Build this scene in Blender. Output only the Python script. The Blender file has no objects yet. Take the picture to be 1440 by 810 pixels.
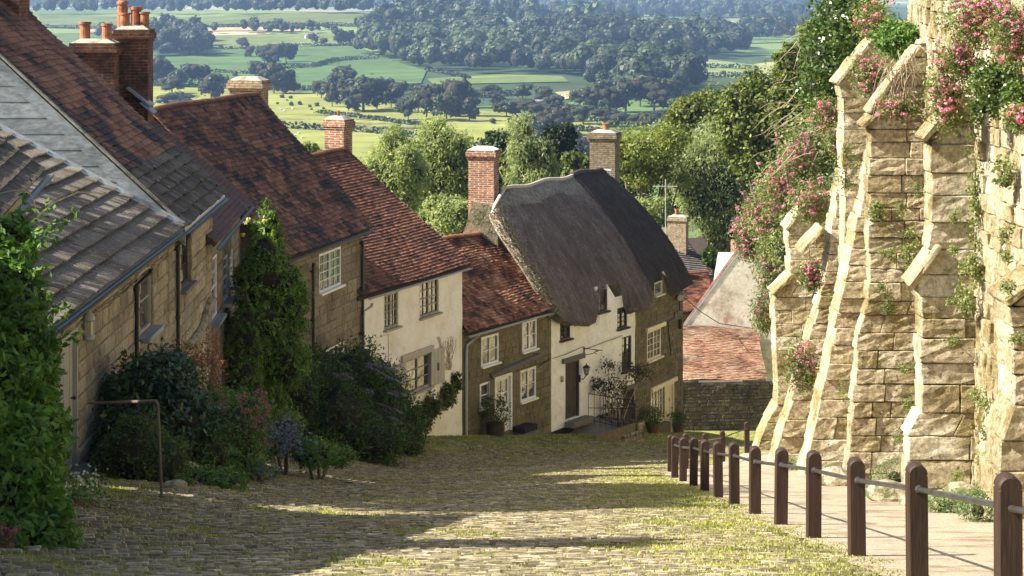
import bpy, bmesh, math, random
import numpy as np
from mathutils import Vector, Matrix
R = math.radians
SC = bpy.context.scene
COL = SC.collection
# ------------------------------------------------ camera, world, sun, exposure
F = 3000.0; HY = -30.0            # focal length and horizon row, in pixels of the 1440 px photograph
cam_d = bpy.data.cameras.new('camera'); cam = bpy.data.objects.new('camera', cam_d); COL.objects.link(cam)
cam.location = (0, 0, 0); cam.rotation_euler = (R(90), 0, 0)
cam_d.sensor_width = 36; cam_d.lens = F / 1440 * 36; cam_d.shift_y = -(405 - HY) / 1440
cam_d.clip_start = 0.5; cam_d.clip_end = 40000
SC.camera = cam
w = bpy.data.worlds.new('World'); SC.world = w; w.use_nodes = True
nt = w.node_tree
sky = nt.nodes.new('ShaderNodeTexSky'); sky.sky_type = 'NISHITA'; sky.sun_disc = False
SUN_TO = Vector((-0.78, -0.11, 0.65)).normalized()
sky.sun_elevation = math.asin(SUN_TO.z); sky.sun_rotation = math.atan2(SUN_TO.x, SUN_TO.y)
sky.air_density = 1.0; sky.dust_density = 3.0; sky.ozone_density = 1.0
nt.links.new(sky.outputs[0], nt.nodes['Background'].inputs[0]); nt.nodes['Background'].inputs[1].default_value = 0.07
sl = bpy.data.lights.new('sun', 'SUN'); sl.energy = 5.0; sl.angle = R(0.5); sl.color = (1.0, 0.93, 0.80)
so = bpy.data.objects.new('sun', sl); COL.objects.link(so); so.rotation_euler = (-SUN_TO).to_track_quat('-Z', 'Y').to_euler()
SC.view_settings.view_transform = 'Standard'; SC.view_settings.look = 'None'; SC.view_settings.exposure = 1.55; SC.view_settings.gamma = 1
SC.cycles.max_bounces = 6; SC.cycles.diffuse_bounces = 4; SC.cycles.glossy_bounces = 2; SC.cycles.transmission_bounces = 2
SC.cycles.volume_bounces = 0; SC.cycles.use_denoising = True; SC.cycles.transparent_max_bounces = 4

# ------------------------------------------------ helpers
def P(px, row, Y): return Vector(((px - 720) / F * Y, Y, -(row - HY) / F * Y))
def sstep(a, b, x):
    t = np.clip((x - a) / (b - a), 0, 1); return t * t * (3 - 2 * t)
XF_Y = [0, 46.4, 54, 54.3, 61.2, 67.6, 72.7, 77.7, 82.1, 95, 130]
XF_X = [-6.5, -6.5, -6.9, -6.1, -4.34, -1.58, 1.33, 4.48, 6.57, 7.2, 8]
WX_Y = [0, 28, 34.5, 41, 49, 56, 66, 80, 100, 140]
WX_X = [8.3, 7.75, 7.53, 8.0, 9.2, 10.0, 10.6, 11.2, 13.5, 22]
PL_Y = [0, 45, 60, 75, 85, 110, 200, 400]
PL_Z = [.5, .5, -4.5, -9.5, -13.5, -20, -34, -58]
def base_d(Y): return np.interp(Y, [-30, 0, 100, 130, 200, 350, 600, 900, 40000], [-4.98, 1.24, 21.97, 31, 43, 57, 66, 70, 70])
def G(x, Y):
    x = np.asarray(x, float); Y = np.asarray(Y, float)
    z = -base_d(Y)
    A = np.interp(Y, [0, 30, 60, 86, 95, 120], [.35, .45, .75, .8, .8, 0])
    xf = np.interp(Y, XF_Y, XF_X)
    b = 1 - sstep(0.4, 4.6, x - xf)
    b = np.maximum(b, sstep(80, 90, Y))
    b = np.maximum(b, .45 * sstep(5.2, 7.5, x) * sstep(50, 66, Y))
    z = z + A * b
    wx = np.interp(Y, WX_Y, WX_X); pl = np.interp(Y, PL_Y, PL_Z)
    k = sstep(.1, .9, x - wx) * (1 - sstep(150, 320, Y)) * (1 - sstep(40, 80, x - wx - Y * .2) * 0)
    z = z + np.maximum(pl - z, 0) * k
    z = z + 26 * np.exp(-((Y - 2900) / 650) ** 2) * (1 - sstep(-350, 150, x))
    z = z + 24 * np.exp(-((x + 120) / 230) ** 2 - ((Y - 2350) / 330) ** 2)
    z = z + 26 * np.exp(-((x - 420) / 330) ** 2 - ((Y - 5200) / 500) ** 2)
    z = z + 150 * sstep(8500, 12500, Y) + 30 * sstep(6500, 8500, Y) * (1 - sstep(-1500, 600, x))
    return z
def g(x, Y): return float(G(x, Y))
def hit(px, row, Ymin=12.0):
    """point of the terrain seen at a pixel"""
    a = (px - 720) / F; b = -(row - HY) / F
    Y = Ymin
    while Y < 14000:
        if b * Y < g(a * Y, Y):
            lo, hi = Y / 1.01, Y
            for _ in range(12):
                m = (lo + hi) / 2
                if b * m < g(a * m, m): hi = m
                else: lo = m
            Y = (lo + hi) / 2; break
        Y *= 1.01
    return Vector((a * Y, Y, g(a * Y, Y)))

ORG = {}
def thing(name, label, cat, loc, group=None):
    o = bpy.data.objects.new(name, None); COL.objects.link(o); o.empty_display_size = .3
    o.location = loc; o['label'] = label; o['category'] = cat
    if group: o['group'] = group
    ORG[o.name] = Vector(loc); return o
def tag(o, label, cat, group=None, kind=None):
    if label: o['label'] = label
    if cat: o['category'] = cat
    if group: o['group'] = group
    if kind: o['kind'] = kind
    return o
def org_of(o):
    while o is not None:
        if o.name in ORG: return ORG[o.name]
        o = o.parent
    return Vector((0, 0, 0))
class MB:
    def __init__(s): s.v = []; s.f = []; s.m = []; s.t = {}
    def add(s, vs, fs, mi=0, tint=None):
        if tint is not None:
            for k in range(len(fs)): s.t[len(s.f) + k] = tint
        b = len(s.v); s.v.extend([tuple(p) for p in vs]); s.f.extend([tuple(b + i for i in f) for f in fs]); s.m.extend([mi] * len(fs))
    def quad(s, a, b, c, d, mi=0): s.add([a, b, c, d], [(0, 1, 2, 3)], mi)
    def hexa(s, c, mi=0):  # c: 4 bottom, 4 top
        s.add(c, [(3, 2, 1, 0), (4, 5, 6, 7), (0, 1, 5, 4), (1, 2, 6, 5), (2, 3, 7, 6), (3, 0, 4, 7)], mi)
    def obox(s, O, U, N, t0, t1, n0, n1, z0, z1, mi=0):
        """box in a facade frame: t along U, n along N, z up"""
        c = []
        for z in (z0, z1):
            for (t, n) in ((t0, n0), (t1, n0), (t1, n1), (t0, n1)):
                c.append((O[0] + U[0] * t + N[0] * n, O[1] + U[1] * t + N[1] * n, z))
        s.hexa(c, mi)
    def box(s, x0, x1, y0, y1, z0, z1, mi=0): s.obox((0, 0), (1, 0), (0, 1), x0, x1, y0, y1, z0, z1, mi)
    def tube(s, pts, rad, seg=8, mi=0, cap=True):
        pts = [Vector(p) for p in pts]; n = len(pts)
        if not hasattr(rad, '__len__'): rad = [rad] * n
        vs = []; prev = None
        for i, p in enumerate(pts):
            d = (pts[min(i + 1, n - 1)] - pts[max(i - 1, 0)])
            if d.length < 1e-9: d = Vector((0, 0, 1))
            d.normalize()
            a = prev if prev is not None else (Vector((0, 0, 1)) if abs(d.z) < .9 else Vector((1, 0, 0)))
            x = d.cross(a)
            if x.length < 1e-4: x = d.cross(Vector((0, 1, 0)))
            x.normalize(); y = x.cross(d).normalized(); prev = y
            for k in range(seg):
                t = 2 * math.pi * k / seg
                vs.append(p + x * (math.cos(t) * rad[i]) + y * (math.sin(t) * rad[i]))
        fs = [(i * seg + k, i * seg + (k + 1) % seg, (i + 1) * seg + (k + 1) % seg, (i + 1) * seg + k) for i in range(n - 1) for k in range(seg)]
        if cap: fs += [tuple(range(seg))[::-1], tuple((n - 1) * seg + k for k in range(seg))]
        s.add(vs, fs, mi)
    def lathe(s, C, prof, seg=14, mi=0):
        vs = []
        for (r, z) in prof:
            for k in range(seg):
                t = 2 * math.pi * k / seg; vs.append((C[0] + r * math.cos(t), C[1] + r * math.sin(t), C[2] + z))
        n = len(prof)
        fs = [(i * seg + k, i * seg + (k + 1) % seg, (i + 1) * seg + (k + 1) % seg, (i + 1) * seg + k) for i in range(n - 1) for k in range(seg)]
        fs += [tuple(range(seg))[::-1], tuple((n - 1) * seg + k for k in range(seg))]
        s.add(vs, fs, mi)
    def build(s, name, mats, parent=None, smooth=False, origin=None):
        me = bpy.data.meshes.new(name)
        o0 = org_of(parent) if parent else (Vector(origin) if origin is not None else Vector((0, 0, 0)))
        v = np.array(s.v, dtype=float).reshape(-1, 3) - np.array(o0)[None, :]
        me.from_pydata(v.tolist(), [], s.f)
        if not isinstance(mats, (list, tuple)): mats = [mats]
        for m in mats: me.materials.append(m)
        if len(mats) > 1: me.polygons.foreach_set('material_index', s.m)
        if smooth: me.polygons.foreach_set('use_smooth', [True] * len(me.polygons))
        if s.t:
            at = me.attributes.new('tint', 'FLOAT', 'FACE'); at.data.foreach_set('value', [s.t.get(i, .5) for i in range(len(s.f))])
        me.update()
        o = bpy.data.objects.new(name, me); COL.objects.link(o)
        if parent: o.parent = parent
        elif origin is not None: o.location = origin; ORG[o.name] = Vector(origin)
        return o
def quads_mesh(name, V, mat, parent=None, origin=None):
    """V: (n,4,3) array of separate quads -> one mesh object"""
    n = len(V); o0 = org_of(parent) if parent else (Vector(origin) if origin is not None else Vector((0, 0, 0)))
    v = (V.reshape(-1, 3) - np.array(o0)[None, :]).astype(np.float32)
    me = bpy.data.meshes.new(name)
    me.vertices.add(n * 4); me.vertices.foreach_set('co', v.ravel())
    me.loops.add(n * 4); me.loops.foreach_set('vertex_index', np.arange(n * 4, dtype=np.int32))
    me.polygons.add(n); me.polygons.foreach_set('loop_start', np.arange(0, n * 4, 4, dtype=np.int32))
    me.materials.append(mat); me.update(calc_edges=True); me.validate()
    o = bpy.data.objects.new(name, me); COL.objects.link(o)
    if parent: o.parent = parent
    elif origin is not None: o.location = origin; ORG[o.name] = Vector(origin)
    return o
def join_into(o, other):
    """append the geometry of one mesh object to another without operators (same parent, same materials)"""
    bm = bmesh.new(); bm.from_mesh(o.data); n0 = len(o.data.materials)
    k = len(bm.faces); bm.from_mesh(other.data); bm.faces.ensure_lookup_table()
    for m in other.data.materials: o.data.materials.append(m)
    for f in bm.faces[k:]: f.material_index += n0
    bm.to_mesh(o.data); bm.free()
    d = other.data; bpy.data.objects.remove(other); bpy.data.meshes.remove(d)
def copy_tree(o, parent=None):
    c = o.copy(); COL.objects.link(c)
    if parent: c.parent = parent
    for ch in list(o.children): copy_tree(ch, c)
    return c

# ------------------------------------------------ materials
def _m(name):
    m = bpy.data.materials.new(name); m.use_nodes = True
    return m, m.node_tree, m.node_tree.nodes['Principled BSDF']
def ramp(nt, fac, cols, pos=None, interp='LINEAR'):
    r = nt.nodes.new('ShaderNodeValToRGB'); cr = r.color_ramp; cr.interpolation = interp
    n = len(cols)
    pos = pos or [i / max(1, n - 1) for i in range(n)]
    while len(cr.elements) < n: cr.elements.new(.5)
    for e, p, c in zip(cr.elements, pos, cols): e.position = p; e.color = (*c, 1)
    nt.links.new(fac, r.inputs[0]); return r.outputs[0]
def geo(nt, sc=(1, 1, 1)):
    gn = nt.nodes.new('ShaderNodeNewGeometry')
    mp = nt.nodes.new('ShaderNodeMapping'); mp.inputs['Scale'].default_value = sc
    nt.links.new(gn.outputs['Position'], mp.inputs[0]); return gn, mp.outputs[0]
def noise(nt, vec, scale, detail=3, rough=.6, dist=0):
    n = nt.nodes.new('ShaderNodeTexNoise'); n.inputs['Scale'].default_value = scale; n.inputs['Detail'].default_value = detail
    n.inputs['Roughness'].default_value = rough; n.inputs['Distortion'].default_value = dist
    nt.links.new(vec, n.inputs['Vector']); return n.outputs[0]
def mix(nt, fac, a, b, mode='MIX'):
    n = nt.nodes.new('ShaderNodeMix'); n.data_type = 'RGBA'; n.blend_type = mode
    for i, v in ((0, fac), (6, a), (7, b)):
        if isinstance(v, (int, float)): n.inputs[i].default_value = v
        elif isinstance(v, tuple): n.inputs[i].default_value = (*v, 1)
        else: nt.links.new(v, n.inputs[i])
    return n.outputs[2]
def math_(nt, op, a, b=None, clamp=False):
    n = nt.nodes.new('ShaderNodeMath'); n.operation = op; n.use_clamp = clamp
    for i, v in ((0, a), (1, b)):
        if v is None: continue
        if isinstance(v, (int, float)): n.inputs[i].default_value = v
        else: nt.links.new(v, n.inputs[i])
    return n.outputs[0]
def bump(nt, bs, h, strength, dist=.02):
    b = nt.nodes.new('ShaderNodeBump'); b.inputs['Strength'].default_value = strength; b.inputs['Distance'].default_value = dist
    nt.links.new(h, b.inputs['Height']); nt.links.new(b.outputs[0], bs.inputs['Normal']); return b
def M(name, cols, pits=0, island=True, stain=None, stain_scale=.6, stain_pos=(.5, .62), stain2=None, s2_scale=3.0, s2_pos=(.58, .66),
      fine=12.0, fine_amt=.35, bscale=20.0, bstr=.5, bdist=.02, rough=.9, spec=.2, metal=0, stretch=(1, 1, 1), tint=False):
    m, nt, bs = _m(name)
    gn, vec = geo(nt, stretch)
    if tint:
        at = nt.nodes.new('ShaderNodeAttribute'); at.attribute_name = 'tint'; c = ramp(nt, at.outputs['Fac'], cols)
    elif island and len(cols) > 1: c = ramp(nt, gn.outputs['Random Per Island'], cols)
    elif len(cols) > 1: c = ramp(nt, noise(nt, vec, stain_scale * 2.3, 4), cols, [.3 + .4 * i / (len(cols) - 1) for i in range(len(cols))])
    else:
        rg = nt.nodes.new('ShaderNodeRGB'); rg.outputs[0].default_value = (*cols[0], 1); c = rg.outputs[0]
    if stain: c = mix(nt, ramp(nt, noise(nt, vec, stain_scale, 5, .65), [(0, 0, 0), (1, 1, 1)], list(stain_pos)), c, stain)
    if stain2: c = mix(nt, ramp(nt, noise(nt, vec, s2_scale, 5, .7, .3), [(0, 0, 0), (1, 1, 1)], list(s2_pos)), c, stain2)
    if fine_amt > 0:
        a = 1 - fine_amt; b = 1 + fine_amt
        c = mix(nt, 1.0, c, ramp(nt, noise(nt, vec, fine, 4, .7), [(a, a, a), (b, b, b)], [.3, .7]), 'MULTIPLY')
    nt.links.new(c, bs.inputs['Base Color'])
    bs.inputs['Roughness'].default_value = rough; bs.inputs['Specular IOR Level'].default_value = spec; bs.inputs['Metallic'].default_value = metal
    if pits:
        vo = nt.nodes.new('ShaderNodeTexVoronoi'); vo.inputs['Scale'].default_value = pits; vo.inputs['Randomness'].default_value = 1; nt.links.new(vec, vo.inputs['Vector'])
        pt_ = math_(nt, 'MULTIPLY', ramp(nt, vo.outputs['Distance'], [(0, 0, 0), (1, 1, 1)], [.08, .34]), ramp(nt, noise(nt, vec, pits * .25, 3), [(1, 1, 1), (.0, .0, .0)], [.45, .6]))
        pt_ = math_(nt, 'ADD', ramp(nt, vo.outputs['Distance'], [(0, 0, 0), (1, 1, 1)], [.08, .34]), ramp(nt, noise(nt, vec, pits * .22, 3), [(1, 1, 1), (0, 0, 0)], [.42, .6]), True)
        c2 = mix(nt, 1.0, c, ramp(nt, pt_, [(.38, .33, .26), (1, 1, 1)], [0, 1]), 'MULTIPLY'); nt.links.new(c2, bs.inputs['Base Color'])
        h = math_(nt, 'ADD', math_(nt, 'MULTIPLY', pt_, .35), noise(nt, vec, bscale, 6, .75)); bump(nt, bs, h, bstr, bdist)
    elif bstr > 0: bump(nt, bs, noise(nt, vec, bscale, 5, .65), bstr, bdist)
    return m
def leafmat(name, cols, trans=.3, rough=.55, spec=.3):
    m, nt, bs = _m(name)
    gn, vec = geo(nt)
    c = ramp(nt, gn.outputs['Random Per Island'], cols)
    c = mix(nt, 1.0, c, ramp(nt, noise(nt, vec, .8, 2), [(.7, .72, .7), (1.25, 1.2, 1.2)], [.35, .65]), 'MULTIPLY')
    nt.links.new(c, bs.inputs['Base Color']); bs.inputs['Roughness'].default_value = rough; bs.inputs['Specular IOR Level'].default_value = spec
    tr = nt.nodes.new('ShaderNodeBsdfTranslucent'); nt.links.new(mix(nt, 1.0, c, (1.3, 1.35, .7), 'MULTIPLY'), tr.inputs[0])
    ms = nt.nodes.new('ShaderNodeMixShader'); ms.inputs[0].default_value = trans
    nt.links.new(bs.outputs[0], ms.inputs[1]); nt.links.new(tr.outputs[0], ms.inputs[2])
    nt.links.new(ms.outputs[0], nt.nodes['Material Output'].inputs[0])
    return m
def brickmat(name, c1, c2, mortar, soot=(.05, .04, .035), soot_pos=(.5, .7), row=.075, wid=.225, msize=.008, rough=.9):
    m, nt, bs = _m(name)
    gn = nt.nodes.new('ShaderNodeNewGeometry'); sp = nt.nodes.new('ShaderNodeSeparateXYZ'); nt.links.new(gn.outputs['Position'], sp.inputs[0])
    cb = nt.nodes.new('ShaderNodeCombineXYZ'); nt.links.new(math_(nt, 'ADD', sp.outputs[0], sp.outputs[1]), cb.inputs[0]); nt.links.new(sp.outputs[2], cb.inputs[1])
    br = nt.nodes.new('ShaderNodeTexBrick'); nt.links.new(cb.outputs[0], br.inputs['Vector'])
    br.inputs['Scale'].default_value = 1; br.inputs['Brick Width'].default_value = wid; br.inputs['Row Height'].default_value = row
    br.inputs['Mortar Size'].default_value = msize; br.inputs['Color1'].default_value = (*c1, 1); br.inputs['Color2'].default_value = (*c2, 1); br.inputs['Mortar'].default_value = (*mortar, 1)
    br.inputs['Bias'].default_value = -.1
    c = mix(nt, ramp(nt, noise(nt, gn.outputs['Position'], 2.2, 5, .7), [(0, 0, 0), (.85, .85, .85)], list(soot_pos)), br.outputs[0], soot)
    c = mix(nt, 1.0, c, ramp(nt, noise(nt, gn.outputs['Position'], 9, 3), [(.6, .6, .6), (1.35, 1.35, 1.35)], [.3, .7]), 'MULTIPLY')
    nt.links.new(c, bs.inputs['Base Color']); bs.inputs['Roughness'].default_value = rough; bs.inputs['Specular IOR Level'].default_value = .15
    h = math_(nt, 'SUBTRACT', math_(nt, 'MULTIPLY', noise(nt, gn.outputs['Position'], 30, 3), .5), br.outputs[1])
    bump(nt, bs, h, .8, .012)
    return m
MT = {}
MT['tile_dark'] = M('weathered_clay_tile', [(.028, .026, .027), (.05, .038, .035), (.14, .064, .040), (.20, .092, .056), (.28, .14, .085)], tint=True, stain=(.07, .045, .035), stain_scale=.9, stain_pos=(.5, .9), stain2=(.26, .24, .20), s2_scale=9, s2_pos=(.67, .73), bscale=40, bstr=.4, rough=.85)
MT['tile_smooth'] = M('even_clay_tile', [(.09, .05, .04), (.115, .062, .048), (.135, .075, .056)], tint=True, stain=(.08, .05, .04), stain_scale=1.3, stain_pos=(.5, .7), bscale=40, bstr=.3, rough=.8)
MT['tile_red'] = M('rust_red_clay_tile', [(.035, .027, .025), (.09, .043, .030), (.17, .075, .046), (.22, .095, .057), (.29, .135, .08)], tint=True, stain=(.08, .045, .035), stain_scale=.7, stain_pos=(.52, .9), stain2=(.2, .17, .13), s2_scale=8, s2_pos=(.7, .76), bscale=40, bstr=.4, rough=.85)
MT['tile_orange'] = M('old_orange_clay_tile', [(.05, .03, .025), (.14, .06, .04), (.26, .11, .06), (.36, .17, .09), (.46, .27, .17)], tint=True, stain=(.12, .075, .055), stain_scale=1.1, stain_pos=(.52, .9), stain2=(.42, .38, .28), s2_scale=7, s2_pos=(.62, .68), bscale=40, bstr=.5, rough=.85)
MT['tile_pink'] = M('pale_brick_red_tile', [(.13, .075, .05), (.23, .12, .075), (.29, .16, .10), (.34, .22, .15)], tint=True, stain=(.30, .22, .15), stain_scale=1.1, stain_pos=(.5, .66), bscale=40, bstr=.5)
MT['slate'] = M('stone_roof_slate', [(.075, .06, .048), (.11, .09, .07), (.15, .125, .10), (.05, .042, .036)], stain=(.05, .05, .03), stain_scale=1.6, stain_pos=(.5, .64), stain2=(.36, .35, .31), s2_scale=5, s2_pos=(.62, .67), bscale=25, bstr=.7)
MT['concrete_tile'] = M('ribbed_concrete_tile', [(.11, .095, .08), (.17, .15, .125), (.24, .215, .18), (.14, .12, .10)], stain=(.12, .10, .08), stain_scale=1.5, stain_pos=(.5, .72), stain2=(.42, .40, .30), s2_scale=6, s2_pos=(.62, .72), bscale=40, bstr=.5)
MT['grey_tile'] = M('grey_pantile', [(.15, .14, .13), (.2, .19, .175), (.11, .10, .095)], stain=(.09, .08, .06), bscale=30, bstr=.4)
MT['stone_gold'] = M('golden_sandstone', [(.31, .26, .165), (.39, .335, .225), (.25, .205, .13), (.34, .285, .19), (.45, .39, .28)], stain=(.20, .17, .12), stain_scale=.8, stain_pos=(.48, .68), stain2=(.42, .38, .29), s2_scale=5, s2_pos=(.64, .72), bscale=22, bstr=.7, bdist=.03)
MT['stone_brown'] = M('brown_sandstone', [(.24, .195, .13), (.29, .245, .165), (.195, .16, .11), (.27, .225, .16)], stain=(.13, .105, .075), stain_scale=1.0, stain_pos=(.48, .68), stain2=(.30, .27, .21), s2_scale=5, s2_pos=(.66, .74), bscale=22, bstr=.7, bdist=.03)
MT['greensand'] = M('olive_greensand_stone', [(.17, .14, .075), (.21, .175, .10), (.14, .115, .065), (.235, .19, .115)], stain=(.13, .12, .075), stain_scale=1.1, stain_pos=(.5, .7), stain2=(.27, .24, .17), s2_scale=6, s2_pos=(.68, .76), bscale=22, bstr=.7, bdist=.03)
MT['mortar'] = M('lime_mortar', [(.30, .25, .17), (.36, .31, .22)], island=False, stain=(.18, .15, .10), bscale=30, bstr=.6)
MT['mortar_dark'] = M('old_dark_mortar', [(.15, .125, .08), (.20, .165, .11)], island=False, stain=(.10, .085, .055), bscale=30, bstr=.6)
MT['buttress'] = M('pale_buttress_stone', pits=11, cols=[(.54, .45, .29), (.62, .53, .37), (.42, .335, .20), (.57, .48, .33), (.70, .63, .48)], stain=(.28, .22, .10), stain_scale=1.0, stain_pos=(.47, .62), stain2=(.34, .32, .10), s2_scale=2.4, s2_pos=(.59, .70), fine=13, fine_amt=.5, bscale=16, bstr=1.0, bdist=.09)
MT['butt_mortar'] = M('crumbling_wall_mortar', [(.32, .26, .17), (.42, .35, .24)], island=False, stain=(.15, .12, .06), bscale=14, bstr=1, bdist=.05)
MT['dark_stone'] = M('dark_grey_stone', [(.06, .05, .042), (.085, .07, .057), (.105, .09, .072)], stain=(.04, .036, .03), stain_scale=.7, stain_pos=(.45, .65), stain2=(.10, .11, .05), s2_scale=2.5, bscale=20, bstr=.8)  # dark stone tones with darker blotches spread at random
MT['cream'] = M('cream_limewash', [(.92, .88, .79)], island=False, stain=(.78, .68, .50), stain_scale=1.1, stain_pos=(.5, .75), fine=4, fine_amt=.06, bscale=7, bstr=.8, bdist=.05)
MT['white_wash'] = M('white_limewash', [(.93, .92, .91)], island=False, stain=(.74, .71, .65), stain_scale=1.4, stain_pos=(.5, .75), fine=5, fine_amt=.07, bscale=8, bstr=.9, bdist=.05)
MT['render'] = M('stained_render', [(.82, .76, .66), (.70, .63, .53)], island=False, stain=(.42, .34, .26), stain_scale=.9, stain_pos=(.5, .66), stain2=(.40, .22, .16), s2_scale=1.2, s2_pos=(.6, .7), fine=6, fine_amt=.2, bscale=12, bstr=.5)
MT['thatch_brown'] = M('weathered_brown_thatch', [(.29, .245, .215), (.39, .335, .295)], island=False, stain=(.15, .12, .105), stain_scale=1.5, stain_pos=(.42, .62), fine=20, fine_amt=.5, bscale=18, bstr=1.0, bdist=.15, stretch=(1, 1, .35), rough=1, spec=.05)
MT['thatch_dark'] = M('dark_grey_thatch', [(.105, .09, .082), (.15, .128, .115)], island=False, stain=(.08, .066, .06), stain_scale=1.5, stain_pos=(.45, .7), fine=26, fine_amt=.4, bscale=30, bstr=1.0, bdist=.08, stretch=(1, 1, .35), rough=1, spec=.05)  # darker thatch for the far part of the roof
MT['thatch_ridge'] = M('pale_thatch_ridge', [(.27, .245, .20), (.36, .33, .27)], island=False, stain=(.19, .17, .15), stain_scale=3, stain_pos=(.5, .7), fine=26, fine_amt=.4, bscale=30, bstr=1, bdist=.06, rough=1, spec=.05)
MT['reed'] = M('straw_ends', [(.50, .44, .34), (.34, .28, .20)], island=False, fine=28, fine_amt=.85, bscale=30, bstr=1, bdist=.15, rough=1, spec=.05)
MT['soffit'] = M('brown_soffit', [(.16, .085, .045)], island=False, fine=15, fine_amt=.35, bscale=30, bstr=.4)
MT['board'] = M('blue_grey_weatherboard', [(.30, .335, .35), (.36, .395, .41), (.27, .30, .315)], stain=(.20, .225, .235), stain_scale=2, stain_pos=(.5, .75), stretch=(.4, 1, 1), bscale=18, bstr=.3, rough=.6)
MT['lead'] = M('dull_lead', [(.27, .31, .34)], island=False, stain=(.19, .22, .24), fine=6, fine_amt=.15, bscale=10, bstr=.3, rough=.45, spec=.5)
MT['gutter'] = M('black_iron', [(.018, .018, .02)], island=False, fine=8, fine_amt=.2, bstr=0, rough=.4, spec=.5)
MT['grey_pipe'] = M('grey_painted_pipe', [(.40, .40, .38)], island=False, fine=8, fine_amt=.15, bstr=0, rough=.5, spec=.4)
MT['brown_pipe'] = M('dark_brown_pipe', [(.035, .026, .022)], island=False, fine=8, fine_amt=.2, bstr=0, rough=.45, spec=.5)
MT['white_paint'] = M('white_gloss_paint', [(.80, .79, .76)], island=False, fine=8, fine_amt=.05, bstr=0, rough=.4, spec=.5)
MT['cream_paint'] = M('cream_gloss_paint', [(.74, .66, .48)], island=False, fine=8, fine_amt=.06, bstr=0, rough=.45, spec=.4)
MT['sage_paint'] = M('sage_grey_paint', [(.33, .30, .225)], island=False, fine=8, fine_amt=.1, bstr=0, rough=.5, spec=.4)
MT['taupe_paint'] = M('taupe_door_paint', [(.40, .37, .31)], island=False, fine=8, fine_amt=.1, bstr=0, rough=.5, spec=.4)
MT['dark_wood'] = M('weathered_dark_wood', [(.075, .055, .045), (.10, .075, .06)], island=False, fine=14, fine_amt=.4, stretch=(1, 1, .2), bscale=20, bstr=.5)
MT['lintel'] = M('old_grey_lintel_wood', [(.16, .14, .12)], island=False, fine=14, fine_amt=.4, bscale=20, bstr=.7)
MT['black_plinth'] = M('black_painted_plinth', [(.03, .028, .028)], island=False, fine=8, fine_amt=.3, bstr=.3)
MT['stone_step'] = M('worn_grey_step', [(.19, .17, .145)], island=False, fine=8, fine_amt=.3, bscale=16, bstr=.6)
MT['old_rail'] = M('dull_rusty_rail', [(.13, .11, .095)], island=False, stain=(.12, .06, .035), stain_scale=5, fine=10, fine_amt=.2, bstr=0, rough=.6, spec=.3)
MT['iron'] = M('wrought_iron', [(.016, .016, .017)], island=False, fine_amt=0, bstr=0, rough=.5, spec=.5)
MT['post_wood'] = M('red_brown_hardwood', [(.026, .013, .009), (.042, .020, .013)], island=False, fine=16, fine_amt=.4, stretch=(1, 1, .15), bscale=30, bstr=.5, rough=.6, spec=.35, stain2=(.085, .055, .04), s2_scale=7, s2_pos=(.6, .75))
MT['rail_metal'] = M('worn_steel_rail', [(.09, .087, .085)], island=False, stain=(.06, .045, .035), stain_scale=4, fine=12, fine_amt=.25, bstr=0, rough=.35, spec=.5, metal=.6)
MT['terracotta'] = M('terracotta_pot', [(.42, .17, .085), (.33, .13, .07)], island=False, stain=(.16, .09, .06), stain_scale=3, fine=10, fine_amt=.2, bstr=.2)
MT['dark_pot'] = M('dark_clay_pot', [(.17, .09, .055), (.12, .07, .045)], island=False, fine=10, fine_amt=.3, bstr=.2)  # darker clay colour for the plant pots
MT['cement'] = M('lichened_cement', [(.38, .35, .28)], island=False, stain=(.20, .18, .13), stain_scale=4, fine=10, fine_amt=.3, bscale=20, bstr=.8)
MT['brick_red'] = brickmat('sooty_red_brick', (.20, .075, .04), (.11, .045, .03), (.20, .16, .12), soot_pos=(.42, .62))
MT['brick_orange'] = brickmat('orange_red_brick', (.32, .13, .075), (.20, .08, .05), (.40, .35, .27), soot_pos=(.52, .74), msize=.012)
MT['brick_buff'] = brickmat('buff_brick', (.36, .29, .19), (.28, .20, .13), (.16, .13, .10), soot_pos=(.58, .75))
MT['brick_dark'] = brickmat('brown_grey_brick', (.24, .19, .13), (.17, .13, .09), (.085, .07, .055), soot_pos=(.6, .8))
MT['cobble'] = M('worn_greensand_sett', [(.25, .205, .135), (.34, .285, .19), (.15, .125, .09), (.46, .39, .27), (.30, .25, .17)], stain=(.26, .24, .09), stain_scale=1.2, stain_pos=(.54, .72), stain2=(.26, .245, .20), s2_scale=5, s2_pos=(.66, .74), fine=12, bscale=25, bstr=.6, bdist=.015)
MT['gravel'] = M('pinkish_gravel_path', [(.36, .30, .22), (.45, .38, .285)], island=False, stain=(.25, .19, .125), stain_scale=1.6, stain2=(.45, .38, .28), s2_scale=14, fine=38, fine_amt=.5, bscale=45, bstr=1.0, bdist=.03)
MT['chalk'] = M('pale_gravel_path', [(.5, .42, .3)], island=False, fine=30, fine_amt=.3, bscale=60, bstr=.7)
MT['rock'] = M('mossy_rock', [(.30, .25, .17), (.36, .31, .22)], island=False, stain=(.13, .14, .06), stain_scale=4, stain_pos=(.5, .6), bscale=14, bstr=1, bdist=.05)
MT['bark'] = M('rough_bark', [(.10, .075, .055), (.15, .12, .09)], island=False, fine=10, fine_amt=.4, stretch=(1, 1, .3), bscale=14, bstr=.9, bdist=.05)
MT['stem'] = M('pale_dry_stem', [(.36, .30, .21)], island=False, fine=10, fine_amt=.3, bstr=0)
MT['skylight'] = M('pale_roof_sheet', [(.66, .64, .58)], island=False, fine=6, fine_amt=.1, bstr=0)
MT['far_wall'] = M('far_pale_wall', [(.62, .58, .5)], island=False, fine_amt=.1, bstr=0)
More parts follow.
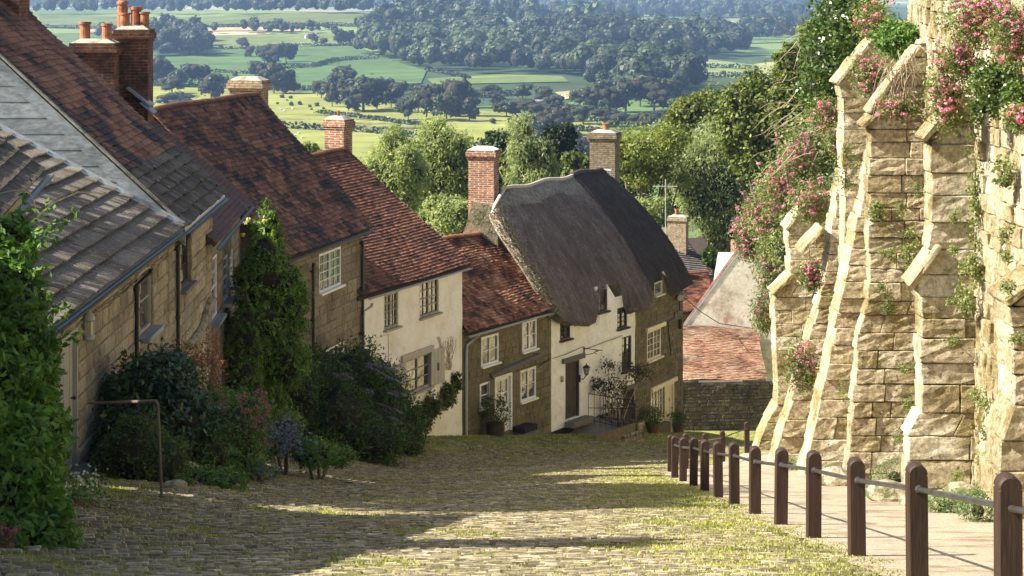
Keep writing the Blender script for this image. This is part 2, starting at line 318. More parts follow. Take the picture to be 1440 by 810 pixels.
MT['far_roof'] = M('far_grey_roof', [(.30, .28, .26)], island=False, fine_amt=.1, bstr=0)
MT['sheep'] = M('fleece', [(.6, .57, .5)], island=False, fine_amt=.1, bstr=0)
def glassmat():
    m, nt, bs = _m('window_glass'); gn, vec = geo(nt)
    c = ramp(nt, noise(nt, vec, 2.2, 2), [(.015, .017, .015), (.05, .05, .035), (.16, .15, .11)], [.42, .56, .72])
    nt.links.new(c, bs.inputs['Base Color']); bs.inputs['Roughness'].default_value = .04; bs.inputs['Specular IOR Level'].default_value = 1.0; bs.inputs['IOR'].default_value = 1.9
    bump(nt, bs, noise(nt, vec, 3.0, 1), .25, .02); return m
MT['glass'] = glassmat()
MT['inner_twig_shade'] = M('inner_twig_shade', [(.022, .022, .012), (.035, .030, .018)], fine=5, fine_amt=.4, bscale=8, bstr=1, bdist=.1)  # near-black twig mass: shade inside the crowns put into its colour
MT['lamp_glass'] = M('lamp_glass', [(.55, .5, .38)], island=False, fine_amt=0, bstr=0, rough=.1, spec=.8)
L = {}
L['laurel'] = leafmat('laurel_leaf', [(.06, .13, .02), (.10, .20, .03), (.15, .28, .045), (.07, .15, .02)])
L['dark'] = leafmat('dark_shrub_leaf', [(.035, .065, .014), (.06, .105, .02), (.10, .16, .035)])
L['rhodo'] = leafmat('glossy_dark_leaf', [(.02, .05, .015), (.035, .08, .022), (.06, .12, .035)], rough=.3, spec=.6)
L['conifer'] = leafmat('conifer_spray', [(.07, .13, .018), (.12, .21, .026), (.19, .31, .045)], trans=.15)
L['fern'] = leafmat('light_herb_leaf', [(.055, .12, .022), (.09, .18, .035), (.14, .24, .05)])
L['wild'] = leafmat('wall_herb_leaf', [(.09, .14, .03), (.16, .21, .06), (.24, .26, .11), (.13, .17, .05)])
L['ivy'] = leafmat('ivy_leaf', [(.03, .065, .012), (.06, .11, .02), (.11, .16, .03)], rough=.35, spec=.5)
L['hill'] = leafmat('hillside_leaf', [(.07, .11, .02), (.12, .16, .03), (.17, .20, .05), (.10, .11, .03)])
L['pine'] = leafmat('pine_tuft', [(.12, .16, .025), (.18, .22, .035), (.25, .27, .06)])
L['willow'] = leafmat('willow_leaf', [(.17, .22, .07), (.25, .30, .12), (.36, .40, .20), (.20, .26, .09)], trans=.5)
L['birch'] = leafmat('birch_leaf', [(.18, .23, .10), (.25, .30, .15), (.34, .38, .22)], trans=.5)
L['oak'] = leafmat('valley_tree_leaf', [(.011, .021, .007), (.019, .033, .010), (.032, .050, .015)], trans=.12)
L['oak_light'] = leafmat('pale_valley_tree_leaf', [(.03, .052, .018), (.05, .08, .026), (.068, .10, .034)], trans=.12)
L['pink'] = leafmat('pink_valerian_flower', [(.60, .17, .33), (.70, .32, .46), (.48, .10, .22), (.76, .48, .56)], trans=.3)
L['dullpink'] = leafmat('faded_pink_flower', [(.30, .13, .13), (.38, .19, .18), (.22, .09, .09)], trans=.2)
L['blue'] = leafmat('blue_flower', [(.17, .20, .36), (.26, .28, .46), (.10, .12, .20)], trans=.2)
L['mauve'] = leafmat('mauve_flower', [(.18, .14, .28), (.26, .2, .36)], trans=.2)
L['white'] = leafmat('white_daisy', [(.7, .7, .66), (.8, .8, .76)], trans=.2)
L['yellow'] = leafmat('yellow_bloom', [(.65, .6, .15), (.7, .7, .25)], trans=.3)
L['rust'] = leafmat('dried_red_stalk', [(.20, .075, .04), (.30, .14, .07), (.16, .10, .05)], trans=.15)
L['grass'] = leafmat('yellow_green_grass', [(.22, .25, .05), (.33, .34, .10), (.46, .41, .21), (.15, .20, .04)], trans=.35)
L['weed'] = leafmat('grey_green_weed', [(.10, .15, .05), (.16, .21, .09), (.07, .12, .03)], trans=.25)
from mathutils import noise as mnoise
# ------------------------------------------------ builders for walls, roofs, windows
class Fac:
    """a facade line on the ground plan, N points to the street"""
    def __init__(s, p0, p1):
        s.p0 = Vector(p0); s.p1 = Vector(p1); d = s.p1 - s.p0; s.L = d.length; s.U = d / s.L; s.N = Vector((s.U.y, -s.U.x))
    def t(s, px, n=0.0):
        a = (px - 720) / F; o = s.p0 + s.N * n
        return (a * o.y - o.x) / (s.U.x - a * s.U.y)
    def xy(s, t, n=0.0): return s.p0 + s.U * t + s.N * n
    def pt(s, t, n, z): q = s.xy(t, n); return Vector((q.x, q.y, z))
    def z(s, row, t, n=0.0): return -(row - HY) / F * s.xy(t, n).y
    def rect(s, px0, px1, r0, r1, n=0.0):
        a, b = s.t(px0, n), s.t(px1, n); m = (a + b) / 2
        return [a, b, s.z(r1, m, n), s.z(r0, m, n)]
    def box(s, mb, t0, t1, n0, n1, z0, z1, mi=0): mb.obox(s.p0, s.U, s.N, t0, t1, n0, n1, z0, z1, mi)
def masonry(mb, fc, zb, zt, left, right, ops=(), ch=(.16, .26), bl=(.28, .55), proud=.03, rng=None, mi=0, n0=0.0, gap=.012, rough=.012):
    rng = rng or random.Random(1)
    zt_f = zt if callable(zt) else None
    ztop = max(zt_f(fc.L * i / 20) for i in range(21)) if zt_f else zt
    br = sorted(set([zb, ztop] + [z for o in ops for z in (o[2], o[3]) if zb < z < ztop]))
    rows = []
    for a, b in zip(br[:-1], br[1:]):
        z = a
        while b - z > 1e-3:
            h = rng.uniform(*ch)
            if b - z - h < ch[0] * .6: h = b - z
            rows.append((z, z + h)); z += h
    for z0, z1 in rows:
        zm = (z0 + z1) / 2
        segs = [(left(zm), right(zm))]
        for o in ops:
            if o[2] < zm < o[3]:
                ns = []
                for (a, b) in segs:
                    if o[0] > a and o[0] < b: ns.append((a, o[0]))
                    if o[1] < b and o[1] > a: ns.append((o[1], b))
                    if o[1] <= a or o[0] >= b: ns.append((a, b))
                segs = ns
        for a, b in segs:
            t = a
            while b - t > .02:
                l = rng.uniform(*bl) * (1.3 if z1 - z0 > .22 else 1)
                if b - t - l < bl[0] * .6: l = b - t
                if not (zt_f and z1 > zt_f(t + l / 2) + .05):
                    p = proud * rng.uniform(.5, 1.3); g_ = gap; c = min(.03, (z1 - z0) * .2, l * .2)
                    def q(tt, zz, n): return fc.pt(tt + rng.uniform(-rough, rough), n0 + n + rng.uniform(-.2, .2) * proud * .5, zz + rng.uniform(-rough, rough))
                    T0, T1, Z0, Z1 = t + g_, t + l - g_, z0 + g_, z1 - g_
                    vs = [fc.pt(T0, n0 - .02, Z0), fc.pt(T1, n0 - .02, Z0), fc.pt(T1, n0 - .02, Z1), fc.pt(T0, n0 - .02, Z1),
                          q(T0, Z0, p * .5), q(T1, Z0, p * .5), q(T1, Z1, p * .5), q(T0, Z1, p * .5),
                          q(T0 + c, Z0 + c, p), q(T1 - c, Z0 + c, p), q(T1 - c, Z1 - c, p), q(T0 + c, Z1 - c, p)]
                    fs = [(8, 9, 10, 11)]
                    for k in range(4):
                        k2 = (k + 1) % 4
                        fs += [(k, k2, 4 + k2, 4 + k), (4 + k, 4 + k2, 8 + k2, 8 + k)]
                    mb.add(vs, fs, mi)
                t += l
def wall_sheet(mb, fc, zb, zt, ops, t0=None, t1=None, n=0.0, mi=0, rev=.16, ztf=None, wob=0.0, rng=None):
    t0 = 0 if t0 is None else t0; t1 = fc.L if t1 is None else t1
    ts = sorted(set([t0, t1] + [x for o in ops for x in o[:2]])); zs = sorted(set([zb, zt] + [z for o in ops for z in o[2:4]]))
    ts = [x for x in ts if t0 <= x <= t1]; zs = [x for x in zs if zb <= x <= zt]
    if wob:
        def dens(a):
            r = [a[0]]
            for x in a[1:]:
                k = max(1, int((x - r[-1]) / .35)); s = r[-1]
                r += [s + (x - s) * (i + 1) / k for i in range(k)]
            return r
        ts, zs = dens(ts), dens(zs)
    idx = {}; vs = []; fs = []
    def V(i, j):
        if (i, j) not in idx:
            idx[(i, j)] = len(vs); t, z = ts[i], zs[j]
            edge = any(abs(t - e) < 1e-4 and o[2] - 1e-4 <= z <= o[3] + 1e-4 for o in ops for e in o[:2]) or any(abs(z - e) < 1e-4 and o[0] - 1e-4 <= t <= o[1] + 1e-4 for o in ops for e in o[2:4])
            vs.append(fc.pt(t, n + (0 if edge or not wob else rng.uniform(-wob, wob)), z))
        return idx[(i, j)]
    for i in range(len(ts) - 1):
        for j in range(len(zs) - 1):
            tm, zm = (ts[i] + ts[i + 1]) / 2, (zs[j] + zs[j + 1]) / 2
            if any(o[0] < tm < o[1] and o[2] < zm < o[3] for o in ops): continue
            if ztf and zm > ztf(tm): continue
            fs.append((V(i, j), V(i + 1, j), V(i + 1, j + 1), V(i, j + 1)))
    mb.add(vs, fs, mi)
    for o in ops:
        a, b, z0, z1 = o[:4]
        c = [(a, z0), (b, z0), (b, z1), (a, z1)]
        for k in range(4):
            p, q = c[k], c[(k + 1) % 4]
            mb.quad(fc.pt(p[0], n, p[1]), fc.pt(q[0], n, q[1]), fc.pt(q[0], n - rev, q[1]), fc.pt(p[0], n - rev, p[1]), mi)
def window(root, fc, o, mat, cols=2, nx=1, ny=2, n=-.06, sill=None, fw=.055, bw=.022, sash=False, sill_mat=None, label=None, sill_out=.12, sill_w=.06):
    """window > frame (with glazing bars), pane, sill"""
    a, b, z0, z1 = o[:4]
    f = MB()
    fc.box(f, a, b, n - .04, n + .03, z1 - fw, z1); fc.box(f, a, b, n - .04, n + .03, z0, z0 + fw)
    fc.box(f, a, a + fw, n - .04, n + .03, z0 + fw, z1 - fw); fc.box(f, b - fw, b, n - .04, n + .03, z0 + fw, z1 - fw)
    ia, ib, iz0, iz1 = a + fw, b - fw, z0 + fw, z1 - fw
    for c in range(1, cols):
        t = ia + (ib - ia) * c / cols; fc.box(f, t - fw * .45, t + fw * .45, n - .035, n + .022, iz0, iz1)
    for c in range(cols):
        c0 = ia + (ib - ia) * c / cols + (fw * .45 if c else 0); c1 = ia + (ib - ia) * (c + 1) / cols - (fw * .45 if c < cols - 1 else 0)
        for k in range(1, nx):
            t = c0 + (c1 - c0) * k / nx; fc.box(f, t - bw / 2, t + bw / 2, n - .03, n + .008, iz0, iz1)
        for k in range(1, ny):
            z = iz0 + (iz1 - iz0) * k / ny; wd = bw / 2 if not (sash and k == ny // 2) else fw * .4
            fc.box(f, c0, c1, n - .029, n + .01 + (.008 if wd > bw else 0), z - wd, z + wd)
    fr = f.build('window', mat, root)
    if label: fr['label'] = label
    p = MB(); p.quad(fc.pt(ia, n - .015, iz0), fc.pt(ib, n - .015, iz0), fc.pt(ib, n - .015, iz1), fc.pt(ia, n - .015, iz1))
    p.build('pane', MT['glass'], fr)
    if sill is not False:
        s = MB(); fc.box(s, a - .06, b + .06, n + .031, sill_out, z0 - sill_w, z0 - .001)
        s.build('sill', sill_mat or mat, fr)
    return fr
def plank_door(root, fc, o, mat, n=-.1, boards=5, label=None, knob=True, frame_mat=None, fw=.07):
    a, b, z0, z1 = o[:4]
    f = MB(); fc.box(f, a, a + fw, n - .05, n + .08, z0, z1); fc.box(f, b - fw, b, n - .05, n + .08, z0, z1); fc.box(f, a + fw, b - fw, n - .05, n + .08, z1 - fw, z1)
    d = MB(); ia, ib = a + fw, b - fw
    for k in range(boards):
        t0 = ia + (ib - ia) * k / boards + .006; t1 = ia + (ib - ia) * (k + 1) / boards - .006
        fc.box(d, t0, t1, n - .04, n + (.01 if k % 2 else .013), z0 + .01, z1 - fw - .01)
    fc.box(d, ia, ib, n - .045, n - .035, z0, z1 - fw)
    dr = d.build('door', mat, root)
    if label: dr['label'] = label
    f.build('door_frame', frame_mat or mat, dr)
    if knob:
        k = MB(); c = fc.pt(ib - .1, n + .03, z0 + (z1 - z0) * .5); k.tube([fc.pt(ib - .1, n, c.z), fc.pt(ib - .1, n + .05, c.z)], .014, 6); k.lathe(fc.pt(ib - .1, n + .06, c.z - .03), [(.005, 0), (.03, .02), (.03, .04), (.005, .06)], 8)
        k.build('door_knob', MT['iron'], dr)
    return dr
def tiles(mb, A, U, S, L, H, tw=.17, th=.105, thick=.018, tmin=None, tmax=None, rng=None, mi=0, jit=.006, warp=None, overlap=1.2, lift=.022, skip=None, rib=0, clus=.6):
    """courses of real tiles laid up a slope: A lower corner, U along the eave, S up the slope"""
    rng = rng or random.Random(2); N = U.cross(S).normalized()
    if N.z < 0: N = -N
    wf = warp or (lambda t, s: 0.0)
    nc = max(1, int(round(H / th))); th = H / nc
    for j in range(nc):
        s0 = j * th
        lo = tmin(s0 + th / 2) if tmin else 0; hi = tmax(s0 + th / 2) if tmax else L
        t = lo - (tw / 2 if j % 2 else 0) + rng.uniform(-.01, .01)
        while t < hi:
            w_ = tw * rng.uniform(.95, 1.05)
            a = max(t, lo); b = min(t + w_ - .004, hi); t += w_
            if b - a < .02: continue
            if skip and skip((a + b) / 2, s0): continue
            e = rng.uniform(-jit, jit); up = lift + rng.uniform(-.3, .5) * jit * 1.5
            s1 = min(s0 + th * overlap, H)
            def q(tt, ss, n): return A + U * tt + S * ss + N * (n + wf(tt, ss))
            tl = rng.uniform(-.4, .4) * jit
            vs = [q(a, s0 + e, up + thick + tl), q(b, s0 + e, up + thick - tl), q(b, s1, thick * .6), q(a, s1, thick * .6),
                  q(a, s0 + e, up + tl - thick * .6), q(b, s0 + e, up - tl - thick * .6), q(b, s1, -.01), q(a, s1, -.01)]
            tc = .55 + clus * mnoise.noise(Vector((A.x + (a + b) * .45, s0 * 1.1, A.z))) + .55 * mnoise.noise(Vector(((a + b) * 1.6, s0 * 3.2, A.z + 7))) + rng.uniform(-.3, .3)
            mb.add(vs, [(0, 1, 2, 3), (4, 5, 1, 0), (5, 6, 2, 1), (7, 4, 0, 3)], mi, min(1, max(0, tc)))
def ribbed(mb, A, U, S, L, H, cw=.33, rw=.165, amp=.04, lift=.07, rng=None, mi=0, tmin=None, tmax=None):
    N = U.cross(S).normalized()
    if N.z < 0: N = -N
    nc = int(round(H / cw)); cw = H / nc
    for j in range(nc):
        s0 = j * cw; lo = tmin(s0) if tmin else 0; hi = tmax(s0) if tmax else L
        t = lo
        while t < hi - .02:            # one interlocking tile, four ribs wide
            w_ = rw * 4; e = rng.uniform(-.008, .008); up = lift + rng.uniform(-.012, .012)
            vs = []; k = 0; prof = []
            for r in range(4):
                b = t + r * rw; prof += [(b, 0), (b + rw * .22, amp), (b + rw * .62, amp), (b + rw * .82, 0)]
            prof.append((t + w_ - .004, 0))
            for (tt, h) in prof:
                tt = min(tt, hi); vs += [A + U * tt + S * (s0 + e) + N * (up + h - .03), A + U * tt + S * (s0 + e) + N * (up + h), A + U * tt + S * (s0 + cw * 1.06) + N * (.004 + h)]
            n = len(prof); fs = []
            for i in range(n - 1): fs += [(3 * i, 3 * i + 3, 3 * i + 4, 3 * i + 1), (3 * i + 1, 3 * i + 4, 3 * i + 5, 3 * i + 2)]
            mb.add(vs, fs, mi); t += w_
def ridge_caps(mb, a, b, r=.12, step=.3, mi=0, rng=None, sagf=None):
    a, b = Vector(a), Vector(b); d = b - a; L_ = d.length; d.normalize(); side = d.cross(Vector((0, 0, 1))).normalized(); up = side.cross(d).normalized()
    n = int(L_ / step)
    for i in range(n):
        c0 = a + d * (i * L_ / n) ; c1 = a + d * ((i + 1) * L_ / n + .01)
        j = rng.uniform(-.008, .008) if rng else 0; vs = []
        for c, rr in ((c0, r * 1.06), (c1, r)):
            s_ = sagf((c - a).length / L_) if sagf else 0
            for k in range(7):
                t = math.pi * k / 6; vs.append(c + side * (math.cos(t) * rr) + up * (math.sin(t) * rr * .8 + j + s_))
        mb.add(vs, [(k, k + 1, 8 + k, 7 + k) for k in range(6)] + [(0, 1, 2, 3, 4, 5, 6)], mi)
def half_gutter(mb, a, b, r=.06, mi=0, seg=6):
    a, b = Vector(a), Vector(b); d = (b - a).normalized(); side = d.cross(Vector((0, 0, 1))).normalized(); vs = []
    for c in (a, b):
        for k in range(seg + 1):
            t = math.pi + math.pi * k / seg; vs.append(c + side * (math.cos(t) * r) + Vector((0, 0, math.sin(t) * r)))
        for k in range(seg + 1):
            t = 2 * math.pi - math.pi * k / seg; vs.append(c + side * (math.cos(t) * (r - .008)) + Vector((0, 0, math.sin(t) * (r - .008))))
    n = 2 * (seg + 1)
    mb.add(vs, [(k, (k + 1) % n, n + (k + 1) % n, n + k) for k in range(n)] + [tuple(range(n))[::-1], tuple(range(n, 2 * n))], mi)
def chimney(root, C, U, w, d, z0, z1, mat, pots=(), name='chimney', cap=True, caps=None, mortar=None, stonebase=None):
    """C plan centre, U unit along width; shaft with corbelled cap; pots: (du,dv,r,h,kind)"""
    U = Vector(U).normalized(); V_ = Vector((-U.y, U.x)); C = Vector(C)
    m = MB()
    def bx(hw, hd, a, b, mi=0): m.obox(C, U, V_, -hw, hw, -hd, hd, a, b, mi)
    bx(w / 2, d / 2, z0, z1 - .36)
    for (e, a, b) in ((.035, z1 - .36, z1 - .28), (.075, z1 - .28, z1 - .13), (.04, z1 - .13, z1 - .05)): bx(w / 2 + e, d / 2 + e, a, b)
    # sloping cement flaunching
    hw, hd = w / 2 + .01, d / 2 + .01; vs = []
    for (k, z) in ((1, z1 - .05), (.6, z1 + .05)):
        for (a, b) in ((-1, -1), (1, -1), (1, 1), (-1, 1)):
            q = C + U * (a * hw * k) + V_ * (b * hd * k); vs.append((q.x, q.y, z))
    m.hexa(vs, 1)
    if stonebase: bx(w / 2 + .06, d / 2 + .06, z0, stonebase, 2)
    ch = m.build(name, [mat, mortar or MT['cement'], MT['stone_brown']], root)
    for (du, dv, r, h, kind) in pots:
        p = MB(); q = C + U * du + V_ * dv; c = (q.x, q.y, z1)
        if kind == 'cowl':
            p.lathe(c, [(r, -.02), (r, h * .75), (r * .9, h * .76), (r * .9, h * .84), (r * 1.08, h * .85), (r * 1.08, h * .93), (r * .8, h)], 12)
        elif kind == 'tall': p.lathe(c, [(r * 1.08, -.02), (r, .05), (r * .95, h - .05), (r * 1.1, h - .045), (r * 1.1, h), (r * .85, h), (r * .85, h - .1)], 14)
        else: p.lathe(c, [(r * .92, -.02), (r * .92, h * .85), (r * 1.12, h * .87), (r * 1.12, h), (r * .8, h), (r * .8, h - .08)], 14)
        p.build('chimney_pot', MT['terracotta'], ch)
    return ch
def downpipe(root, fc, t, z0, z1, mat=None, r=.04, n=.08, swan=None, name='downpipe', shoe=0):
    m = MB()
    if swan: m.tube([fc.pt(t + swan, n + .18, z1 + .22), fc.pt(t + swan, n + .16, z1 + .14), fc.pt(t, n, z1), fc.pt(t, n, z0)], r, 8)
    else: m.tube([fc.pt(t, n, z1), fc.pt(t, n, z0)], r, 8)
    if shoe: m.tube([fc.pt(t, n, z0), fc.pt(t, n + shoe, z0 - .08)], r, 8)
    z = z1 - .02
    while z > z0: m.tube([fc.pt(t, n, z), fc.pt(t, n, z - .09)], r * 1.3, 8); fc.box(m, t - r * 1.9, t + r * 1.9, .01, n, z - .06, z - .03); z -= 1.3
    return m.build(name, mat or MT['gutter'], root)
def roof_frame(fc, ez, rz, rw, over):
    """slope vectors of a roof over facade fc: eave height ez at n=over, ridge height rz at n=-rw"""
    S = Vector((-fc.N.x * (rw + over), -fc.N.y * (rw + over), rz - ez)); H = S.length
    return S / H, H
def slab(mb, a, b, c, d, th=.1, mi=0):
    a, b, c, d = map(Vector, (a, b, c, d)); n = (b - a).cross(d - a).normalized()
    if n.z < 0: n = -n
    mb.hexa([a - n * th, b - n * th, c - n * th, d - n * th, a, b, c, d], mi)
def gable_house(root, fc, zb, ez, rz, rw, depth, over, wall_mats, roof_mat, ops=(), stone=None, rng=None, e0=.12, e1=.12, tw=.17, th=.105, warp=None, wall_top=None, gables=(True, True), rib=False, rt0=None, rt1=None, skipmas=False, tile_kw={}):
    """wall part with openings, front tiled slope, back slope, ridge"""
    wt = wall_top if wall_top is not None else ez + (rz - ez) * over / (rw + over) - .12
    m = MB(); wall_sheet(m, fc, zb, wt, ops, wob=.012 if not stone else 0, rng=rng)
    if stone: masonry(m, fc, zb, wt, lambda z: 0, lambda z: fc.L, ops, rng=rng, mi=1, **stone)
    bz = rz - (rz - ez) * (depth - rw) / (rw + over) * .98
    for k, t in enumerate((0, fc.L)):
        if not gables[k]: continue
        q = [fc.pt(t, 0, zb), fc.pt(t, 0, wt), fc.pt(t, -rw, rz - .12), fc.pt(t, -depth, bz), fc.pt(t, -depth, zb)]
        m.add(q, [(0, 1, 2, 3, 4)] if k == 0 else [(4, 3, 2, 1, 0)], 0)
    m.quad(fc.pt(0, -depth, zb), fc.pt(fc.L, -depth, zb), fc.pt(fc.L, -depth, bz), fc.pt(0, -depth, bz))
    wall = m.build('wall', wall_mats, root)
    S, H = roof_frame(fc, ez, rz, rw, over); U3 = Vector((fc.U.x, fc.U.y, 0))
    A = fc.pt(-e0 if rt0 is None else rt0, over, ez); Lr = (fc.L + e1 if rt1 is None else rt1) - (-e0 if rt0 is None else rt0)
    r = MB(); Nn = U3.cross(S).normalized(); Nn = (Nn if Nn.z > 0 else -Nn) * -(.1 if warp else 0)
    slab(r, A + Nn, A + U3 * Lr + Nn, A + U3 * Lr + S * H + Nn, A + S * H + Nn, .07, 1)
    tiles(r, A, U3, S, Lr, H, tw, th, rng=rng, warp=warp, **tile_kw)
    B = A + S * H; back = fc.pt(-e0, -depth - .2, rz - (rz - ez) * (depth + .2 - rw) / (rw + over)); back = Vector((A.x, A.y, 0)) - Vector((fc.N.x, fc.N.y, 0)) * (over + depth + .2); back.z = rz - (rz - ez) * (depth + .2 - rw) / (rw + over)
    Sb = (B - back); Hb = Sb.length; Sb.normalize()
    slab(r, back, back + U3 * Lr, B + U3 * Lr, B, .07, 1)
    tiles(r, back, U3, Sb, Lr, Hb, .34, .21, rng=rng, jit=.01)
    r.tube([B + U3 * (Lr * i / 12) + Vector((0, 0, (warp(Lr * i / 12, H) if warp else 0) - .07)) for i in range(13)], .11, 6, mi=1)
    ridge_caps(r, B + Vector((0, 0, .0)), B + U3 * Lr, .12, .32, 0, rng, sagf=(lambda f: warp(f * Lr, H)) if warp else None)
    roof = r.build('roof', [roof_mat, MT['dark_wood']], root)
    return wall, roof, A, S, H, B

# ------------------------------------------------ foliage
def leaf_quads(C, size, rng, aspect=1.9, out=None, up=0.0, flat=0.0, droop=0.0):
    n = len(C); nr = rng.normal(size=(n, 3))
    if out is not None: nr = nr * (1 - flat) + out * flat * 2
    nr[:, 2] += up; nr /= np.linalg.norm(nr, axis=1, keepdims=True) + 1e-9
    a = rng.normal(size=(n, 3)); a[:, 2] -= droop * 2
    t = a - nr * np.sum(a * nr, axis=1, keepdims=True); t /= np.linalg.norm(t, axis=1, keepdims=True) + 1e-9
    b = np.cross(nr, t); s = np.asarray(size).reshape(-1, 1) * rng.uniform(.7, 1.3, size=(n, 1))
    hl = t * s * .5; hw = b * s * .5 / aspect
    return np.stack([C - hl, C + hw + nr * s * .06, C + hl, C - hw + nr * s * .06], axis=1)
def lobe_points(lobes, n, rng, clump=.25, per=14, shell=(.78, 1.04), inner=.12):
    """leaf positions in clumps over the shells of ellipsoid lobes (cx,cy,cz,rx,ry,rz)"""
    lb = np.array(lobes, float); wgt = (lb[:, 3] * lb[:, 4] + lb[:, 3] * lb[:, 5] + lb[:, 4] * lb[:, 5]); wgt /= wgt.sum()
    nc = max(1, n // per); which = rng.choice(len(lb), nc, p=wgt)
    d = rng.normal(size=(nc, 3)); d /= np.linalg.norm(d, axis=1, keepdims=True)
    r = rng.uniform(*shell, size=(nc, 1)); inn = rng.random((nc, 1)) < inner; r = np.where(inn, rng.uniform(.3, .8, size=(nc, 1)), r)
    cc = lb[which, :3] + d * lb[which, 3:] * r
    cs = clump * rng.uniform(.6, 1.4, size=(nc, 1)) * np.mean(lb[which, 3:], axis=1, keepdims=True)
    pts = np.repeat(cc, per, axis=0) + rng.normal(size=(nc * per, 3)) * np.repeat(cs, per, axis=0) * .5
    return pts, np.repeat(d, per, axis=0)
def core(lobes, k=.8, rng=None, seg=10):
    """inner branch mass that stops one seeing through a crown; interior shade painted near-black"""
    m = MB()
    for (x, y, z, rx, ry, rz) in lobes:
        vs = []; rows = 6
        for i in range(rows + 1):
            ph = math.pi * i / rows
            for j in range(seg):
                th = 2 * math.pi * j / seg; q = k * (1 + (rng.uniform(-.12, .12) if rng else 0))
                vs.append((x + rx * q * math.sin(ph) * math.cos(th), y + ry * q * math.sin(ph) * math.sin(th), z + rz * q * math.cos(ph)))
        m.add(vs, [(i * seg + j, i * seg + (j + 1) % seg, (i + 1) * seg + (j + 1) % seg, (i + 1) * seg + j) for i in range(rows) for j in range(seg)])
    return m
def crown(name, parent, lobes, n, leaf, mat, seed, k=.78, clump=.25, per=14, aspect=1.9, up=.3, flat=.3, droop=0, origin=None, inner=.12, solid=True, zmin=None):
    rng = np.random.default_rng(seed); pr = random.Random(seed)
    pts, d = lobe_points(lobes, n, rng, clump, per, inner=inner)
    if zmin is not None:
        keep = pts[:, 2] > zmin(pts[:, 0], pts[:, 1]); pts, d = pts[keep], d[keep]
    Q = leaf_quads(pts, np.full(len(pts), leaf), rng, aspect, d, up, flat, droop)
    nl_ = len(Q)
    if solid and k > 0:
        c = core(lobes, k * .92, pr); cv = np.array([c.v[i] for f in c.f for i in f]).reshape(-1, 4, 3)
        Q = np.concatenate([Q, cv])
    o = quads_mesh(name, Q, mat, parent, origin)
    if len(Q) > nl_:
        o.data.materials.append(MT['inner_twig_shade']); o.data.polygons.foreach_set('material_index', [0] * nl_ + [1] * (len(o.data.polygons) - nl_))
    return o
def limb_tree(parent, base, top, r, lobes, seed, mat=None, nl=7, name='trunk'):
    pr = random.Random(seed); b = Vector(base); t = Vector(top); m = MB(); pts = []
    for i in range(7):
        f = i / 6; pts.append(b.lerp(t, f) + Vector((pr.uniform(-1, 1), pr.uniform(-1, 1), 0)) * r * .6 * (0 if i == 0 else 1))
    m.tube(pts, [r * (1.25 if i == 0 else 1 - .13 * i) for i in range(7)], 9)
    ls = list(lobes); pr.shuffle(ls)
    for (x, y, z, rx, ry, rz) in ls[:nl]:
        s = b.lerp(t, pr.uniform(.35, .85)); e = Vector((x, y, z)); mid = s.lerp(e, .5) + Vector((0, 0, r * .8))
        m.tube([s, mid, e], [r * .45, r * .3, r * .1], 6)
    return m.build(name, mat or MT['bark'], parent, smooth=True)
def shrub(name, label, cat, lobes, n, leaf, mat, seed, group=None, **kw):
    """low plant: crown + stem; lobes given in world coordinates"""
    x = sum(l[0] for l in lobes) / len(lobes); y = sum(l[1] for l in lobes) / len(lobes)
    t = thing(name, label, cat, (x, y, g(x, y)), group)
    crown('foliage', t, lobes, n, leaf, mat, seed, **kw)
    m = MB(); pr = random.Random(seed)
    for l in lobes[:5]:
        b = Vector((x + pr.uniform(-.1, .1), y + pr.uniform(-.1, .1), g(x, y) - .05)); e = Vector(l[:3]); m.tube([b, b.lerp(e, .5) + Vector((0, 0, .1)), e], [.035, .025, .01], 5)
    m.build('stem', MT['bark'], t)
    return t
def flower_heads(name, parent, pts, r, mat, seed, per=26, leaf=.03, squash=.7):
    rng = np.random.default_rng(seed); pts = np.array(pts, float)
    c = np.repeat(pts, per, axis=0); d = rng.normal(size=c.shape); d /= np.linalg.norm(d, axis=1, keepdims=True)
    c = c + d * r * rng.uniform(.2, 1, size=(len(c), 1)) * np.array([1, 1, squash])
    return quads_mesh(name, leaf_quads(c, np.full(len(c), leaf), rng, 1.1, d, .3, .4), mat, parent)
